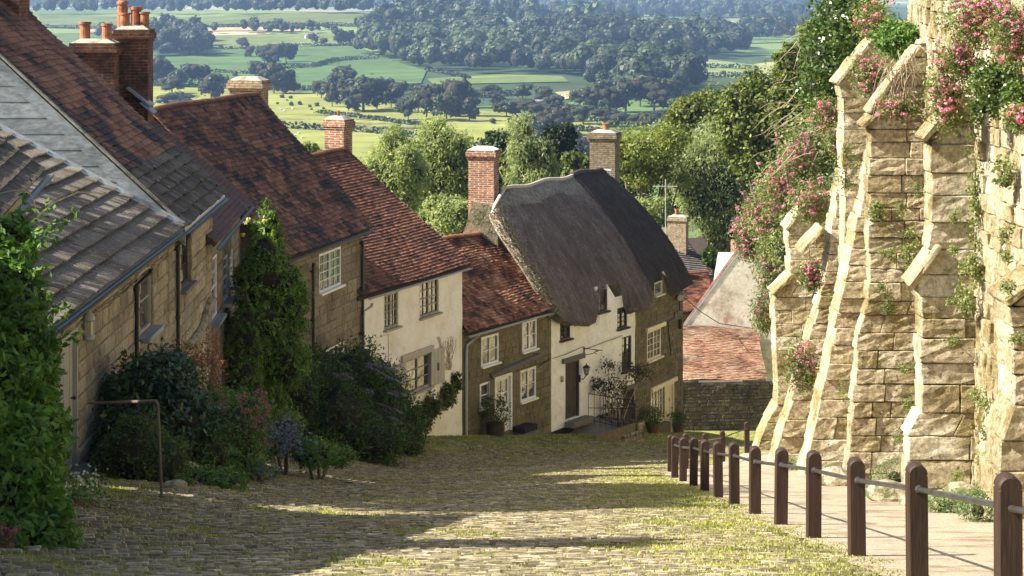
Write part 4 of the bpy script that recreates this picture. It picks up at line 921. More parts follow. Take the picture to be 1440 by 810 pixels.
m = MB(); pts = [fI.pt(fI.t(px), .03, fI.z(r_, fI.t(px))) for px, r_ in ((776, 504), (795, 498), (819, 487), (820, 492), (846, 482), (874, 472))]; m.tube(pts, .012, 5); m.build('cable', MT['lintel'], tI)
window(tJ, fJ, opsJ[2], MT['cream_paint'], 2, 2, 4, n=-.02, fw=.07); window(tJ, fJ, opsJ[3], MT['cream_paint'], 1, 1, 1, n=-.02, fw=.05, label='small window tucked under the thatch')
window(tJ, fJ, wj, MT['cream_paint'], 2, 2, 4, n=-.02, fw=.06)
pd = plank_door(tJ, fJ, dj, MT['cream_paint'], n=-.03, boards=3, label='cream front door'); 
m = MB(); c = (dj[0] + dj[1]) / 2; fJ.box(m, c - .14, c + .14, -.015, .0, dj[2] + .72, dj[2] + .8); m.build('letter_box', MT['iron'], pd)
m = MB(); m.tube([fJ.pt(c, 0, dj[2] + 1.4), fJ.pt(c, .04, dj[2] + 1.38), fJ.pt(c - .03, .04, dj[2] + 1.3), fJ.pt(c + .03, .04, dj[2] + 1.3)], .014, 5); m.build('door_knocker', MT['iron'], pd)
for (a, b, zz) in ((wj[0] - .1, dj[1] + .2, wj[3]), (opsJ[2][0] - .2, opsJ[2][1] + .28, opsJ[2][3])):
    m = MB(); fJ.box(m, a, b, .02, .12, zz + .01, zz + .16); m.build('lintel', MT['cream_paint'], tJ)
m = MB(); fJ.box(m, wj[0] - .1, wj[1] + .05, .04, .3, wj[2] - 1.2, wj[2] - .12); m.build('stone_ledge', MT['greensand'], tJ)
# stone wedge gable under thatch (raised eyebrow) : cream boards
m = MB(); a = opsJ[3]; m.tube([fJ.pt(fJ.t(931), .03, -11.02), fJ.pt(fJ.t(944), .03, -11.72)], .045, 6); m.build('barge_board', MT['cream_paint'], tJ)
# thatch: eave line in pixels, ridge line in the world
Rl = Vector((-.47, 73.9, -7.35)); Rr = Vector((3.62, 83.2, -7.45))
off = [fI.xy(-.35, .45), fI.xy(fI.L - .1, .45), fJ.xy(fJ.L + .12, .42)]
seg = [Fac(off[0], off[1]), Fac(off[1], off[2])]; Lt = seg[0].L + seg[1].L
def eave(f):
    d = f * Lt
    q = seg[0].xy(d) if d <= seg[0].L else seg[1].xy(d - seg[0].L)
    px = q.x / q.y * F + 720
    row = np.interp(px, [778, 784, 790, 805, 825, 845, 870, 890, 905, 925, 945, 958, 968], [437, 441, 447, 455, 452, 451, 446, 438, 431, 427, 419, 409, 401])
    return Vector((q.x, q.y, -(row - HY) / F * q.y)), px
def cut(px):  # share of the slope removed above windows
    c = 0
    c = max(c, .21 * float(np.interp(px, [838, 841, 861, 866, 889, 893], [0, .1, .95, 1, 1, 0])))
    c = max(c, .17 * float(np.interp(px, [914, 918, 938, 942, 948, 955], [0, .15, .95, 1, .8, 0])))
    return c
def surf(f, s, lift=0.0):
    E, px = eave(f); Rg = Rl.lerp(Rr, f); nrm = Vector((E.x - Rg.x, E.y - Rg.y, 0)).normalized(); N = Vector((nrm.x * .86, nrm.y * .86, .5)).normalized()
    p = Rg.lerp(E, s) + N * (.30 * math.sin(math.pi * min(1, s * 1.02)) ** .8 + lift) + Vector((0, 0, .05 * math.sin(f * 19) + (.05 if f > SPLIT else 0)))
    e = max(0, 1 - f / .16) ** 2          # the near verge is swept out over the lower roof
    p += Vector((-.533, -.846, 0)) * (.95 * e * math.sin(math.pi * min(1, max(0, s)) ** .62) ** .9) + Vector((0, 0, -.35 * e * (1 - s) ** 2))
    e2 = max(0, (f - .9) / .1) ** 2
    p += Vector((.35, .5, 0)) * (.15 * e2 * math.sin(math.pi * s)) + Vector((0, 0, -.12 * e2 * (1 - s) ** 2))
    return p, N
SPLIT = .665
def thatch(parent, f0, f1, nx, mat, rmat, name='thatch', endmat=None, lump=0.0, seed=3, left=False, right=False):
    pr = np.random.default_rng(seed); ny = 44; fr = np.linspace(f0, f1, nx + 1)
    top = np.zeros((nx + 1, ny + 1, 3)); 
    for i, f in enumerate(fr):
        E, px = eave(f); smax = 1 - cut(px)
        for j in range(ny + 1):
            s = j / ny * smax
            top[i, j] = surf(f, s)[0]
    nz = pr.normal(size=(nx + 1, ny + 1)) * .012; top[:, :, 2] += nz
    bot = top.copy(); d = np.array([.43, -.28, .0]); 
    for i, f in enumerate(fr):
        E, px = eave(f); Rg = Rl.lerp(Rr, f); nrm = Vector((E.x - Rg.x, E.y - Rg.y, 0)).normalized(); N = np.array([nrm.x * .86, nrm.y * .86, .5]); N /= np.linalg.norm(N)
        bot[i] -= N * .36; bot[i, -1] -= 0
    m = MB(); K = ny + 1
    V = [tuple(p) for p in top.reshape(-1, 3)] + [tuple(p) for p in bot.reshape(-1, 3)]; nb = (nx + 1) * K; fs = []; mi = []
    for i in range(nx):
        for j in range(ny): fs.append((i * K + j, i * K + j + 1, (i + 1) * K + j + 1, (i + 1) * K + j)); mi.append(1 if j < 5 else 0)
        for j in range(0, ny): fs.append((nb + i * K + j, nb + (i + 1) * K + j, nb + (i + 1) * K + j + 1, nb + i * K + j + 1)); mi.append(2)
        fs.append((i * K + ny, nb + i * K + ny, nb + (i + 1) * K + ny, (i + 1) * K + ny)); mi.append(0)
    for i, flip in ((0, 0), (nx, 1)):
        for j in range(ny):
            q = (i * K + j, nb + i * K + j, nb + i * K + j + 1, i * K + j + 1); fs.append(q if not flip else q[::-1]); mi.append(3 if (not flip and left) else 0)
    # back slope, simple
    b0 = len(V)
    for i, f in enumerate(fr):
        Rg = Rl.lerp(Rr, f); E, px = eave(f); d = Vector((Rg.x - E.x, Rg.y - E.y, 0)).normalized()
        for j in range(9):
            s = j / 8; q = Rg + d * (s * 3.1) + Vector((0, 0, -4.3 * s + .3 * math.sin(math.pi * s) + (lump if j else lump))); V.append(tuple(q))
    for i in range(nx):
        for j in range(8): fs.append((b0 + i * 9 + j, b0 + (i + 1) * 9 + j, b0 + (i + 1) * 9 + j + 1, b0 + i * 9 + j + 1)); mi.append(0 if j else 1)
    m.v = V; m.f = fs; m.m = mi
    return m.build(name, [mat, rmat, MT['soffit'], MT['reed']], parent, smooth=False)
SPLIT = .665
thatch(tI, 0, SPLIT, 120, MT['thatch_brown'], MT['thatch_ridge'], left=True, seed=3)
thatch(tJ, SPLIT + .001, 1.0, 64, MT['thatch_dark'], MT['thatch_dark'], seed=4, lump=.05)
# reed fringe: loose straw over the front of both roofs, as bristles
def straw(parent, f0, f1, n, mat, seed, ln=.16, smin=0, smax=1, name='straw_surface', r_=.006):
    pr = np.random.default_rng(seed); Q = []
    for _ in range(n):
        f = pr.uniform(f0, f1); E, px = eave(f); Rg = Rl.lerp(Rr, f); s = pr.uniform(smin, smax) * (1 - cut(px)); nrm = Vector((E.x - Rg.x, E.y - Rg.y, 0)).normalized(); p, N = surf(f, s, .01)
        d = (E - Rg).normalized() * ln * pr.uniform(.5, 1.3) + N * ln * .22 * pr.random(); sd = Vector((-nrm.y, nrm.x, 0)) * r_
        d += Vector((-nrm.y, nrm.x, 0)) * pr.normal() * .03
        Q.append([p - sd, p + sd, p + d + sd * .6, p + d - sd * .6])
    return quads_mesh(name, np.array([[tuple(v) for v in q] for q in Q]), mat, parent)
strawI = M('straw_brown', [(.12, .09, .075), (.19, .145, .12), (.26, .20, .17), (.15, .11, .095)], fine_amt=0, bstr=0, rough=1, spec=.05)
strawJ = M('straw_dark', [(.055, .045, .042), (.085, .07, .065), (.12, .10, .09)], fine_amt=0, bstr=0, rough=1, spec=.05)
strawR = M('straw_pale', [(.30, .27, .21), (.42, .38, .30), (.52, .47, .37), (.2, .18, .15)], fine_amt=0, bstr=0, rough=1, spec=.05)
straw(tI, .003, SPLIT, 15000, strawI, 1); straw(tJ, SPLIT, .998, 8000, strawJ, 2)
straw(tI, .003, SPLIT, 2600, strawR, 5, smin=.0, smax=.13, name='ridge_straw', ln=.14, r_=.009)
# frayed reed at the near verge
pr = np.random.default_rng(8); Q = []
for _ in range(5200):
    s = pr.random(); f = abs(pr.normal()) * .013; p, N = surf(f, s, .03 - .34 * pr.random() * (f < .006)); d = Vector((-.3, -.7, .25)).normalized() * pr.uniform(.05, .13) + Vector(pr.normal(size=3).tolist()) * .03
    sd = Vector(pr.normal(size=3).tolist()).normalized() * .012; Q.append([p - sd, p + sd, p + d + sd, p + d - sd])
quads_mesh('frayed_verge', np.array([[tuple(v) for v in q] for q in Q]), strawR, tI)
# ridge roll
m = MB(); pts = [Rl.lerp(Rr, f / 12 * SPLIT) + Vector((0, 0, .02 + .05 * math.sin(f / 12 * SPLIT * 19))) for f in range(13)]; pts[0].z -= .3; m.tube(pts, .07, 8); m.build('ridge_roll', strawR, tI)
m = MB(); pts = [Rl.lerp(Rr, SPLIT + (1 - SPLIT) * f / 8) + Vector((0, 0, .07 + .05 * math.sin((SPLIT + (1 - SPLIT) * f / 8) * 19))) for f in range(9)]; pts[-1].z -= .2; m.tube(pts, .09, 8); m.build('ridge_roll', MT['thatch_dark'], tJ)
# chimneys of the pair
d = (Rr - Rl); du = Vector((d.y, -d.x)).normalized()
cI = P(680, 250, 73.9); chimney(tI, cI.xy, (.97, -.25), .92, .66, -9.5, P(0, 208, 73.9).z, MT['brick_orange'], pots=(), mortar=MT['white_wash'])
m = MB()
vs = []
for (px, row) in ((643, 345), (700, 352), (700, 322), (694, 286), (664, 284), (655, 318)): vs.append(P(px, row, 73.35))
vb = [v + Vector((.25, .8, 0)) for v in vs]; n = 6
m.add([tuple(v) for v in vs + vb], [(0, 1, 2, 3, 4, 5)] + [(k, n + k, n + (k + 1) % n, (k + 1) % n) for k in range(n)])
m.build('chimney_base', MT['rock'], tI)
m = MB(); m.tube([P(704, 274, 73.3), P(696, 288, 73.3), P(692, 300, 73.3)], .05, 8); m.build('chimney_fillet', MT['white_wash'], tI)
cJ = P(850, 230, 84.2); chimney(tJ, cJ.xy, (.97, -.25), 1.02, .85, -10, P(0, 184, 84.2).z, MT['brick_dark'], pots=[(.05, 0, .13, .3, 'p')])
m = MB(); m.tube([P(842, 238, 83.4), P(858, 240, 83.5), P(866, 262, 83.7), P(871, 285, 83.8)], [.05, .05, .05, .04], 8); m.build('chimney_fillet', MT['white_wash'], tJ)
# burglar lamp and cables on the corner
m = MB(); m.tube([P(951, 419, 81.6), P(957, 419, 81.2)], .12, 8); m.build('floodlight', MT['grey_pipe'], tJ)
m = MB(); m.tube([fJ.pt(fJ.t(px), .05, fJ.z(r_, fJ.t(px))) for px, r_ in ((954, 421), (954, 436), (947, 439), (946, 448), (937, 452), (939, 470), (942, 500))], .02, 5); m.tube([P(957, 449, 81.6), P(957, 462, 81.6)], .07, 6); m.build('cable', MT['iron'], tJ)
# wall lamp
tl = fI.t(824, .2); z = fI.z(521, tl, .2); t = thing('wall_lamp', 'black coach lamp on a bracket beside the dark plank door', 'lamp', fI.pt(tl, .02, z - .2))
c = fI.pt(tl, .22, z); m = MB(); m.tube([fI.pt(tl - .12, .02, z - .28), fI.pt(tl - .1, .14, z - .3), fI.pt(tl, .22, z - .16)], .018, 6); m.tube([fI.pt(tl - .12, .02, z - .4), fI.pt(tl - .12, .02, z - .16)], .035, 6)
m.lathe((c.x, c.y, z + .1), [(.13, 0), (.12, .03), (.05, .09), (.015, .1), (.02, .13), (.002, .16)], 6); m.lathe((c.x, c.y, z - .17), [(.03, 0), (.065, .03), (.065, .05)], 6)
for k in range(6): a = k * math.pi / 3; m.tube([(c.x + .06 * math.cos(a), c.y + .06 * math.sin(a), z - .13), (c.x + .115 * math.cos(a), c.y + .115 * math.sin(a), z + .11)], .008, 4)
m.build('lamp_frame', MT['iron'], t); m = MB(); m.lathe((c.x, c.y, z - .12), [(.055, 0), (.1, .22)], 6); m.build('lamp_glass', MT['lamp_glass'], t)
# iron sign bracket
tl = fI.t(822, .05); z = fI.z(496, tl); t = thing('sign_bracket', 'empty scrolled iron sign bracket on the white wall above the lamp', 'bracket', fI.pt(tl, .02, z))
m = MB(); fI.box(m, tl - .02, tl + .02, .02, .05, z - .12, z + .2); m.tube([fI.pt(tl, .04, z + .16), fI.pt(tl + .05, .75, z + .14)], .014, 5); m.tube([fI.pt(tl, .04, z - .08), fI.pt(tl + .02, .35, z + .0), fI.pt(tl + .04, .6, z + .13)], .012, 5)
m.tube([fI.pt(tl + .03, .5 + .06 * math.cos(a), z + .06 + .06 * math.sin(a)) for a in np.linspace(0, 5.5, 12)], .01, 5); m.build('bracket_arm', MT['iron'], t)
t = thing('number_plaque', 'small oval plaque left of the dark plank door', 'plaque', fI.pt(fI.t(789.5), .02, fI.z(533, fI.t(789.5))))
m = MB(); c = fI.pt(fI.t(789.5), .02, fI.z(533, fI.t(789.5))); U3 = Vector((fI.U.x, fI.U.y, 0)); N3 = Vector((fI.N.x, fI.N.y, 0)); vs = []
for n in (0, .03):
    for k in range(14): a = 2 * math.pi * k / 14; vs.append(c + U3 * (.085 * math.cos(a)) + Vector((0, 0, .11 * math.sin(a))) + N3 * n)
m.add(vs, [tuple(range(14, 28))] + [(k, (k + 1) % 14, 14 + (k + 1) % 14, 14 + k) for k in range(14)]); m.build('plaque_face', MT['cement'], t)
# stone platform with steps and railing in front of the white cottage
t = thing('stone_steps', 'worn stone entrance ramp with rubble side wall below the dark plank door', 'steps', tuple(fI.pt(dI[0], .8, g(*fI.xy(dI[0], .8)))))
zf = dI[2] - .02; m = MB(); a0, a1 = dI[0] - .9, dI[1] + 1.1
def tp(t_, n): return fI.pt(t_, n, zf - .18 - .28 * n)
vs = [fI.pt(a0 + .4, .04, -20), fI.pt(a1, .04, -20), fI.pt(a1, 1.7, -20), fI.pt(a0, 1.6, -20), tp(a0 + .4, .04) + Vector((0, 0, -.35)), tp(a1, .04), tp(a1, 1.7), tp(a0, 1.6) + Vector((0, 0, -.3))]
m.hexa(vs); m.build('ramp', MT['stone_step'], t)
m = MB(); fI.box(m, dI[0] - .1, dI[1] + .3, .045, .4, zf - .2, zf); m.build('top_step', MT['stone_step'], t)
sf = Fac(fI.xy(a0 + .3, 1.62), fI.xy(a1 + .35, 1.75)); m = MB(); masonry(m, sf, -20, lambda q: zf - .9 + q * .22, lambda z: 0, lambda z: sf.L, [], rng=rg, ch=(.12, .2), bl=(.15, .4), proud=.05, rough=.03, n0=.0); wall_sheet(m, sf, -20, zf - .2, [], n=-.05, mi=1, ztf=lambda q: zf - 1.0 + q * .22)
sg = Fac(fI.xy(a1 + .05, 1.75), fI.xy(a1 + .05, .1)); masonry(m, sg, -20, zf - .15, lambda z: 0, lambda z: sg.L, [], rng=rg, ch=(.12, .2), bl=(.15, .4), proud=.05, rough=.03); m.build('rubble_wall', [MT['rock'], MT['mortar_dark']], t)
t = thing('iron_railing', 'black wrought iron railing with hoops and finials beside the stone ramp', 'railing', tuple(fI.pt(a1, .9, zf - .3)))
m = MB(); zt0 = zf + .75
def rp(u, zz): return fI.pt(dI[1] + .35 + u * .75, .15 + u * 1.45, zz)
for k in range(9):
    u = k / 8; zt1 = zt0 - .22 * u; m.tube([rp(u, zf - .35 - .3 * u), rp(u, zt1 + (.14 if k % 2 else 0))], .011, 5)
    if k % 2: q = rp(u, zt1 + .14); m.lathe(tuple(q), [(.002, -.02), (.03, .03), (.012, .07), (.001, .12)], 6)
m.tube([rp(0, zt0), rp(1, zt0 - .22)], .016, 5); m.tube([rp(0, zf - .15), rp(1, zf - .5)], .014, 5); m.tube([rp(0, zt0 - .5), rp(1, zt0 - .5)], .01, 5)
for c_ in (.12, .62): m.tube([rp(c_ + .09 * math.cos(a), zt0 - .22 * c_ + .16 * math.sin(a)) for a in np.linspace(0, math.pi, 9)], .011, 5)
m.build('rail_frame', MT['iron'], t)
# ------------------------------------------------ beyond the thatched pair
fK = Fac((6.9, 94.5), (13.5, 95.2)); 
t = thing('retaining_wall', 'dark stone wall closing the lane below the pink tiled roof', 'wall', (9, 95, g(9, 95)))
fK = Fac((13.5, 95.2), (6.9, 94.5)); fK = Fac((6.9, 94.5), (13.5, 95.2)); m = MB()
zt = P(0, 536, 95).z; masonry(m, fK, -22, lambda q: zt + .1 * math.sin(q * 2), lambda z: 0, lambda z: fK.L, [], rng=rg, ch=(.10, .22), bl=(.14, .42), proud=.025, rough=.025)
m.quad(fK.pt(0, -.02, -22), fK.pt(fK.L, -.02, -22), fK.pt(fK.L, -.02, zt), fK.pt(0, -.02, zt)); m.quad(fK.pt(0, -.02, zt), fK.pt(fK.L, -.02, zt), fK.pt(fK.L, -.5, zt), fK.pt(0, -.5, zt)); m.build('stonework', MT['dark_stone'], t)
t = thing('rendered_house', 'house end with stained pale rendered gable above a lean-to of bright old red tiles', 'house', (10, 103, g(10, 103)))
Yg = 102.5; ap = P(1046, 344, Yg); lb = P(958, 462, Yg); rb = P(1092, 420, Yg)
m = MB(); q = [Vector((lb.x, Yg, -26)), Vector((rb.x, Yg, -26)), rb, ap, lb]; qb = [v + Vector((1.5, 8, 0)) for v in q]
m.add([tuple(v) for v in q + qb], [(0, 1, 2, 3, 4), (0, 4, 9, 5), (1, 6, 7, 2), (5, 9, 8, 7, 6)]); m.build('wall', MT['render'], t)
m = MB(); dv = Vector((1.5, 8.2, 0)); o_ = Vector((0, -.01, .02))
slab(m, lb + o_ + (lb - ap) * .04, ap + o_, ap + o_ + dv, lb + o_ + dv, .09, 1); slab(m, ap + o_, rb + o_, rb + o_ + dv, ap + o_ + dv, .09, 1)
U_ = dv.normalized(); S_ = (ap - lb).normalized(); tiles(m, lb + o_, U_, S_, 8, (ap - lb).length, .17, .12, rng=rg); m.build('roof', [MT['tile_dark'], MT['lead']], t)
m = MB(); A = P(955, 536, 97.6); Bp = P(1080, 536, 97.6); top = P(955, 459, 102.35); U_ = (Bp - A).normalized(); Sv = Vector((0, top.y - A.y, top.z - A.z)); Hh = Sv.length; S_ = Sv / Hh
_o = Vector((0, .1, -.12)); slab(m, A + _o, Bp + _o, Bp + Sv + _o, A + Sv + _o, .08, 1); tiles(m, A, U_, S_, (Bp - A).length, Hh, .19, .13, .022, rng=rg, jit=.02, warp=lambda t_, s: .08 * math.sin(t_ * 1.3) + .05 * math.sin(s * 2)); m.build('lean_to_roof', [MT['tile_pink'], MT['dark_wood']], t)
m = MB(); m.tube([P(962, 418, 100), P(985, 438, 100), P(1012, 455, 101), P(1060, 462, 102)], .02, 4); m.build('cable', MT['iron'], t)
# grey pantiled house further down
t = thing('pantiled_house', 'grey pantiled house with pale brick stack and television aerial down the hill', 'house', (8, 112, g(8, 112)))
A = P(925, 395, 112); e1 = P(1002, 388, 116); rt = P(918, 338, 118); re = P(968, 345, 118)
m = MB(); U_ = (e1 - A); Lh = U_.length; U_.normalize(); Sv = (rt - A); Hh = Sv.length
S_ = (Sv / Hh); slab(m, A, A + U_ * Lh, A + U_ * Lh + Sv, A + Sv, .1, 1); tiles(m, A, U_, S_, Lh, Hh, .3, .28, .03, rng=rg, jit=.008, lift=.05, tmax=lambda s: Lh - s * .35); m.build('roof', [MT['grey_tile'], MT['dark_wood']], t)
m = MB(); q = [A, A + U_ * Lh, A + U_ * Lh * .93 + Sv, A + Sv]; bk = Vector((-1.5, 6, 0)); m.hexa([Vector((v.x, v.y, -36)) for v in (A, A + U_ * Lh, A + U_ * Lh + bk, A + bk)] + [v - Vector((0, 0, .12)) for v in (A, A + U_ * Lh, A + U_ * Lh + bk + Sv, A + bk + Sv)]); m.build('wall', MT['stone_brown'], t)
chimney(t, P(954, 320, 118).xy, (.95, -.3), 1.0, .62, -17, P(0, 303, 118).z, MT['brick_buff'], pots=[(-.1, 0, .1, .35, 'p')])
m = MB(); b0 = P(936, 350, 113); tp_ = P(936, 252, 113); m.tube([b0, tp_], .025, 5); m.tube([P(918, 262, 113), P(953, 262, 113)], .018, 4)
for px in (920, 926, 932, 940, 946, 951): m.tube([P(px, 259.5, 112.7), P(px, 264, 113.3)], .012, 4)
m.build('television_aerial', MT['grey_pipe'], t)
t = thing('tiled_outhouse', 'low dark red tiled roof between the thatch and the stained gable', 'building', (7.8, 105, g(7.8, 105)))
m = MB(); A = P(930, 442, 103.4); e1 = P(1000, 436, 104.5); Sv = P(930, 388, 108) - A; U_ = (e1 - A); Lh = U_.length; U_.normalize(); Hh = Sv.length
slab(m, A, A + U_ * Lh, A + U_ * Lh + Sv, A + Sv, .1, 1); tiles(m, A, U_, Sv / Hh, Lh, Hh, .19, .13, .02, rng=rg, jit=.012); ridge_caps(m, A + Sv, A + Sv + U_ * Lh, .13, .3, 0, rg); m.build('roof', [MT['tile_red'], MT['dark_wood']], t)
m = MB(); m.hexa([Vector((v.x, v.y, -28)) for v in (A, A + U_ * Lh, A + U_ * Lh + Sv, A + Sv)] + [v - Vector((0, 0, .12)) for v in (A, A + U_ * Lh, A + U_ * Lh + Sv, A + Sv)]); m.build('wall', MT['stone_brown'], t)
chimney(t, P(939, 370, 108).xy, (1, 0), .6, .5, -17, P(0, 358, 108).z, MT['brick_red'], pots=[(-.12, 0, .09, .4, 'p'), (.14, 0, .09, .4, 'p')])
t = thing('skylight_roof', 'pale sheet-roofed shed behind the stained gable', 'shed', (11, 112, g(11, 112)))
m = MB(); slab(m, P(1003, 398, 108), P(1046, 398, 108), P(1046, 355, 112), P(1010, 355, 112), .1); m.build('sheet_roof', MT['skylight'], t); m = MB(); m.hexa([(P(1003, 0, 108).x, 108, -34), (P(1046, 0, 108).x, 108, -34), (P(1046, 0, 108).x, 112, -34), (P(1003, 0, 108).x, 112, -34), P(1003, 402, 108), P(1046, 402, 108), P(1046, 359, 112), P(1010, 359, 112)]); m.build('wall', MT['stone_brown'], t)
t = thing('brick_house', 'house hidden by the pink valerian, only its orange brick stacks showing', 'house', (13.5, 116, g(13.5, 116)))
hw = MB(); hw.box(12.2, 15.5, 114, 119, -34, -14.5); 
hw.build('wall', MT['brick_orange'], t); m = MB(); slab(m, (12, 113.8, -14.5), (15.7, 113.8, -14.5), (15.7, 116.5, -13), (12, 116.5, -13), .1); slab(m, (15.7, 119.2, -14.5), (12, 119.2, -14.5), (12, 116.5, -13), (15.7, 116.5, -13), .1); m.build('roof', MT['tile_red'], t)
chimney(t, P(1086, 290, 115).xy, (1, 0), .95, .7, -14.5, P(0, 268, 115).z, MT['brick_orange'], pots=[(.1, 0, .12, .6, 'p')])
chimney(t, P(1053, 320, 113).xy, (1, 0), .6, .6, -15.5, P(0, 306, 113).z, MT['brick_orange'], pots=[(-.03, 0, .12, .5, 'cowl')])
# ------------------------------------------------ the great buttressed wall on the right
from mathutils import noise as mnoise
def rough_blocks(mb_blocks, name, mat, parent, bev=.014, cuts=3, amp=.02):
    bm = bmesh.new()
    for c in mb_blocks:
        v = [bm.verts.new(p) for p in c]
        for f in ((3, 2, 1, 0), (4, 5, 6, 7), (0, 1, 5, 4), (1, 2, 6, 5), (2, 3, 7, 6), (3, 0, 4, 7)): bm.faces.new([v[i] for i in f])
    bmesh.ops.bevel(bm, geom=list(bm.edges), offset=bev, segments=1, affect='EDGES', clamp_overlap=True)
    bmesh.ops.subdivide_edges(bm, edges=[e for e in bm.edges if e.calc_length() > .09], cuts=cuts, use_grid_fill=True)
    bm.normal_update(); o0 = org_of(parent)
    for v in bm.verts:
        p = v.co; n = mnoise.noise(p * 2.6) * .35 + mnoise.noise(p * 7.0) * .7 + mnoise.noise(p * 17.0) * 1.0
        v.co = p + v.normal * n * amp - o0
    me = bpy.data.meshes.new(name); bm.to_mesh(me); bm.free(); me.materials.append(mat)
    o = bpy.data.objects.new(name, me); COL.objects.link(o); o.parent = parent; return o
def buttress(label, Y, th, prof, xr, seed, ch=(.26, .36), bl=(.4, .8), copings=()):
    """prof: silhouette (px,row) from top to bottom at the far edge"""
    pr = random.Random(seed); Yb = Y + th; pts = sorted([(-(r - HY) / F * Yb, (p - 720) / F * Yb) for p, r in prof])
    zs_ = [p[0] for p in pts]; xs_ = [p[1] for p in pts]; xl = lambda z: float(np.interp(z, zs_, xs_))
    t = thing('buttress', label, 'buttress', (xl(zs_[0]) + .5, Y, g(xl(zs_[0]), Y)), 'buttresses of the old wall')
    B = []; z = zs_[0] - .5; zt = zs_[-1]
    while z < zt:
        h = pr.uniform(*ch) * (1.25 if z < zs_[0] + 2 else 1); z1 = min(z + h, zt); x = None; a0, a1 = xl(z), xl(z1); first = True; xx = 0.0
        while True:
            l = pr.uniform(*bl); s0, s1 = a0 + xx, a1 + xx; e0, e1 = s0 + l, s1 + l
            if max(e0, e1) > xr - .2: e0 = e1 = xr
            j = lambda k=.008: pr.uniform(-k, k); g_ = .007; yo = j(.03)
            jx = j(.03) * first
            B.append([(s0 + g_ + jx + j(.012) * first, Y + yo + j(), z + g_), (e0 - g_, Y + yo + j(), z + g_), (e0 - g_, Yb, z + g_), (s0 + g_ + jx + j(.015), Yb + j(), z + g_),
                      (s1 + g_ + jx + j(.012) * first, Y + yo + j(), z1 - g_), (e1 - g_, Y + yo + j(), z1 - g_), (e1 - g_, Yb, z1 - g_), (s1 + g_ + jx + j(.015), Yb + j(), z1 - g_)])
            xx += l; first = False
            if e0 >= xr - .01: break
        z = z1
    rough_blocks(B, 'stonework', MT['buttress'], t)
    m = MB(); zz = np.linspace(zs_[0] - .5, zt - .03, 24); vs = []
    for q in zz:
        a = xl(q) + .09; vs += [(a, Y + .06, q), (xr, Y + .06, q), (xr, Yb - .06, q), (a, Yb - .06, q)]
    fs = [(4 * i + k, 4 * i + (k + 1) % 4, 4 * i + 4 + (k + 1) % 4, 4 * i + 4 + k) for i in range(23) for k in range(4)] + [(92, 93, 94, 95)]
    m.add(vs, fs); m.build('core', MT['butt_mortar'], t)
    for (p0, r0, p1, r1, k) in copings:   # sloping coping stones laid from low to high
        a = P(p0, r0, Yb); b = P(p1, r1, Yb); a.y = b.y = Y - .08; d = (b - a); n = Vector((-d.z, 0, d.x)).normalized() * .06; nn = max(1, int(d.length / .75)); BB = []
        if n.z < 0: n = -n
        for i in range(nn):
            s = a + d * (i / nn + .01); e = a + d * ((i + 1) / nn - .01); o_ = Vector((0, th + .12, 0)); jj = Vector((0, 0, pr.uniform(-.03, .03)))
            BB.append([tuple(v + jj) for v in (s - n, e - n, e - n + o_, s - n + o_, s + n, e + n, e + n + o_, s + n + o_)])
        rough_blocks(BB, 'coping', MT['buttress'], t, bev=.03, amp=.02)
    return t
WXf = lambda Y: float(np.interp(Y, WX_Y, WX_X))
buttress('nearest pale buttress at the right edge of the photo, cut off by the frame', 26.6, .9, [(1436, 385), (1396, 412), (1402, 425), (1399, 560), (1382, 600), (1380, 760)], 8.4, 1, copings=[(1390, 414, 1440, 378, 0)])
buttress('broad stepped buttress with a sloping ledge halfway up, behind the nearest fence posts', 34.5, .6, [(1345, 132), (1294, 190), (1299, 200), (1299, 335), (1270, 392), (1284, 412), (1284, 575), (1268, 592), (1264, 730)], 8.0, 2, ch=(.3, .5), bl=(.6, 1.1), copings=[(1288, 196, 1343, 130, 0), (1270, 398, 1312, 340, 0)])
buttress('tallest stepped buttress of squared stone blocks with red valerian on its shoulder', 41, .5, [(1290, 55), (1246, 112), (1209, 168), (1216, 182), (1216, 428), (1203, 445), (1180, 710)], 8.5, 3, ch=(.24, .36), bl=(.35, .8), copings=[(1206, 178, 1238, 148, 0), (1214, 158, 1286, 62, 0)])
buttress('long raking buttress leaning against the wall left of the tallest stepped one', 49, 1.1, [(1232, 150), (1203, 262), (1117, 676)], 9.8, 4, ch=(.3, .45), bl=(.5, 1.0))
buttress('high stepped buttress stub with coping under the ivy, above the raking ones', 53, 1.0, [(1228, 42), (1170, 112), (1177, 124), (1180, 420)], 10.1, 5, ch=(.3, .45), bl=(.5, 1), copings=[(1167, 117, 1226, 44, 0)])
buttress('farther raking buttress overgrown with valerian, second from the far end', 57, 1.1, [(1172, 235), (1151, 393), (1077, 652)], 10.6, 6, ch=(.3, .45), bl=(.5, 1), copings=[(1118, 350, 1150, 315, 0)])
buttress('farthest buttress with a bright stepped edge beside the dark lane wall', 66, 1.2, [(1135, 268), (1100, 310), (1105, 382), (1082, 402), (1087, 556), (1064, 596), (1050, 655)], 11.2, 7, ch=(.35, .5), bl=(.5, 1), copings=[(1080, 408, 1110, 378, 0), (1098, 316, 1132, 272, 0)])
t = thing('stone_wall', 'tall sunlit old stone wall behind the buttresses, hung with ivy and pink valerian', 'wall', (8, 40, g(8, 40)))
B = []; pr = random.Random(31)
wy = [16, 28, 34.5, 41, 49, 56, 66, 80, 96]
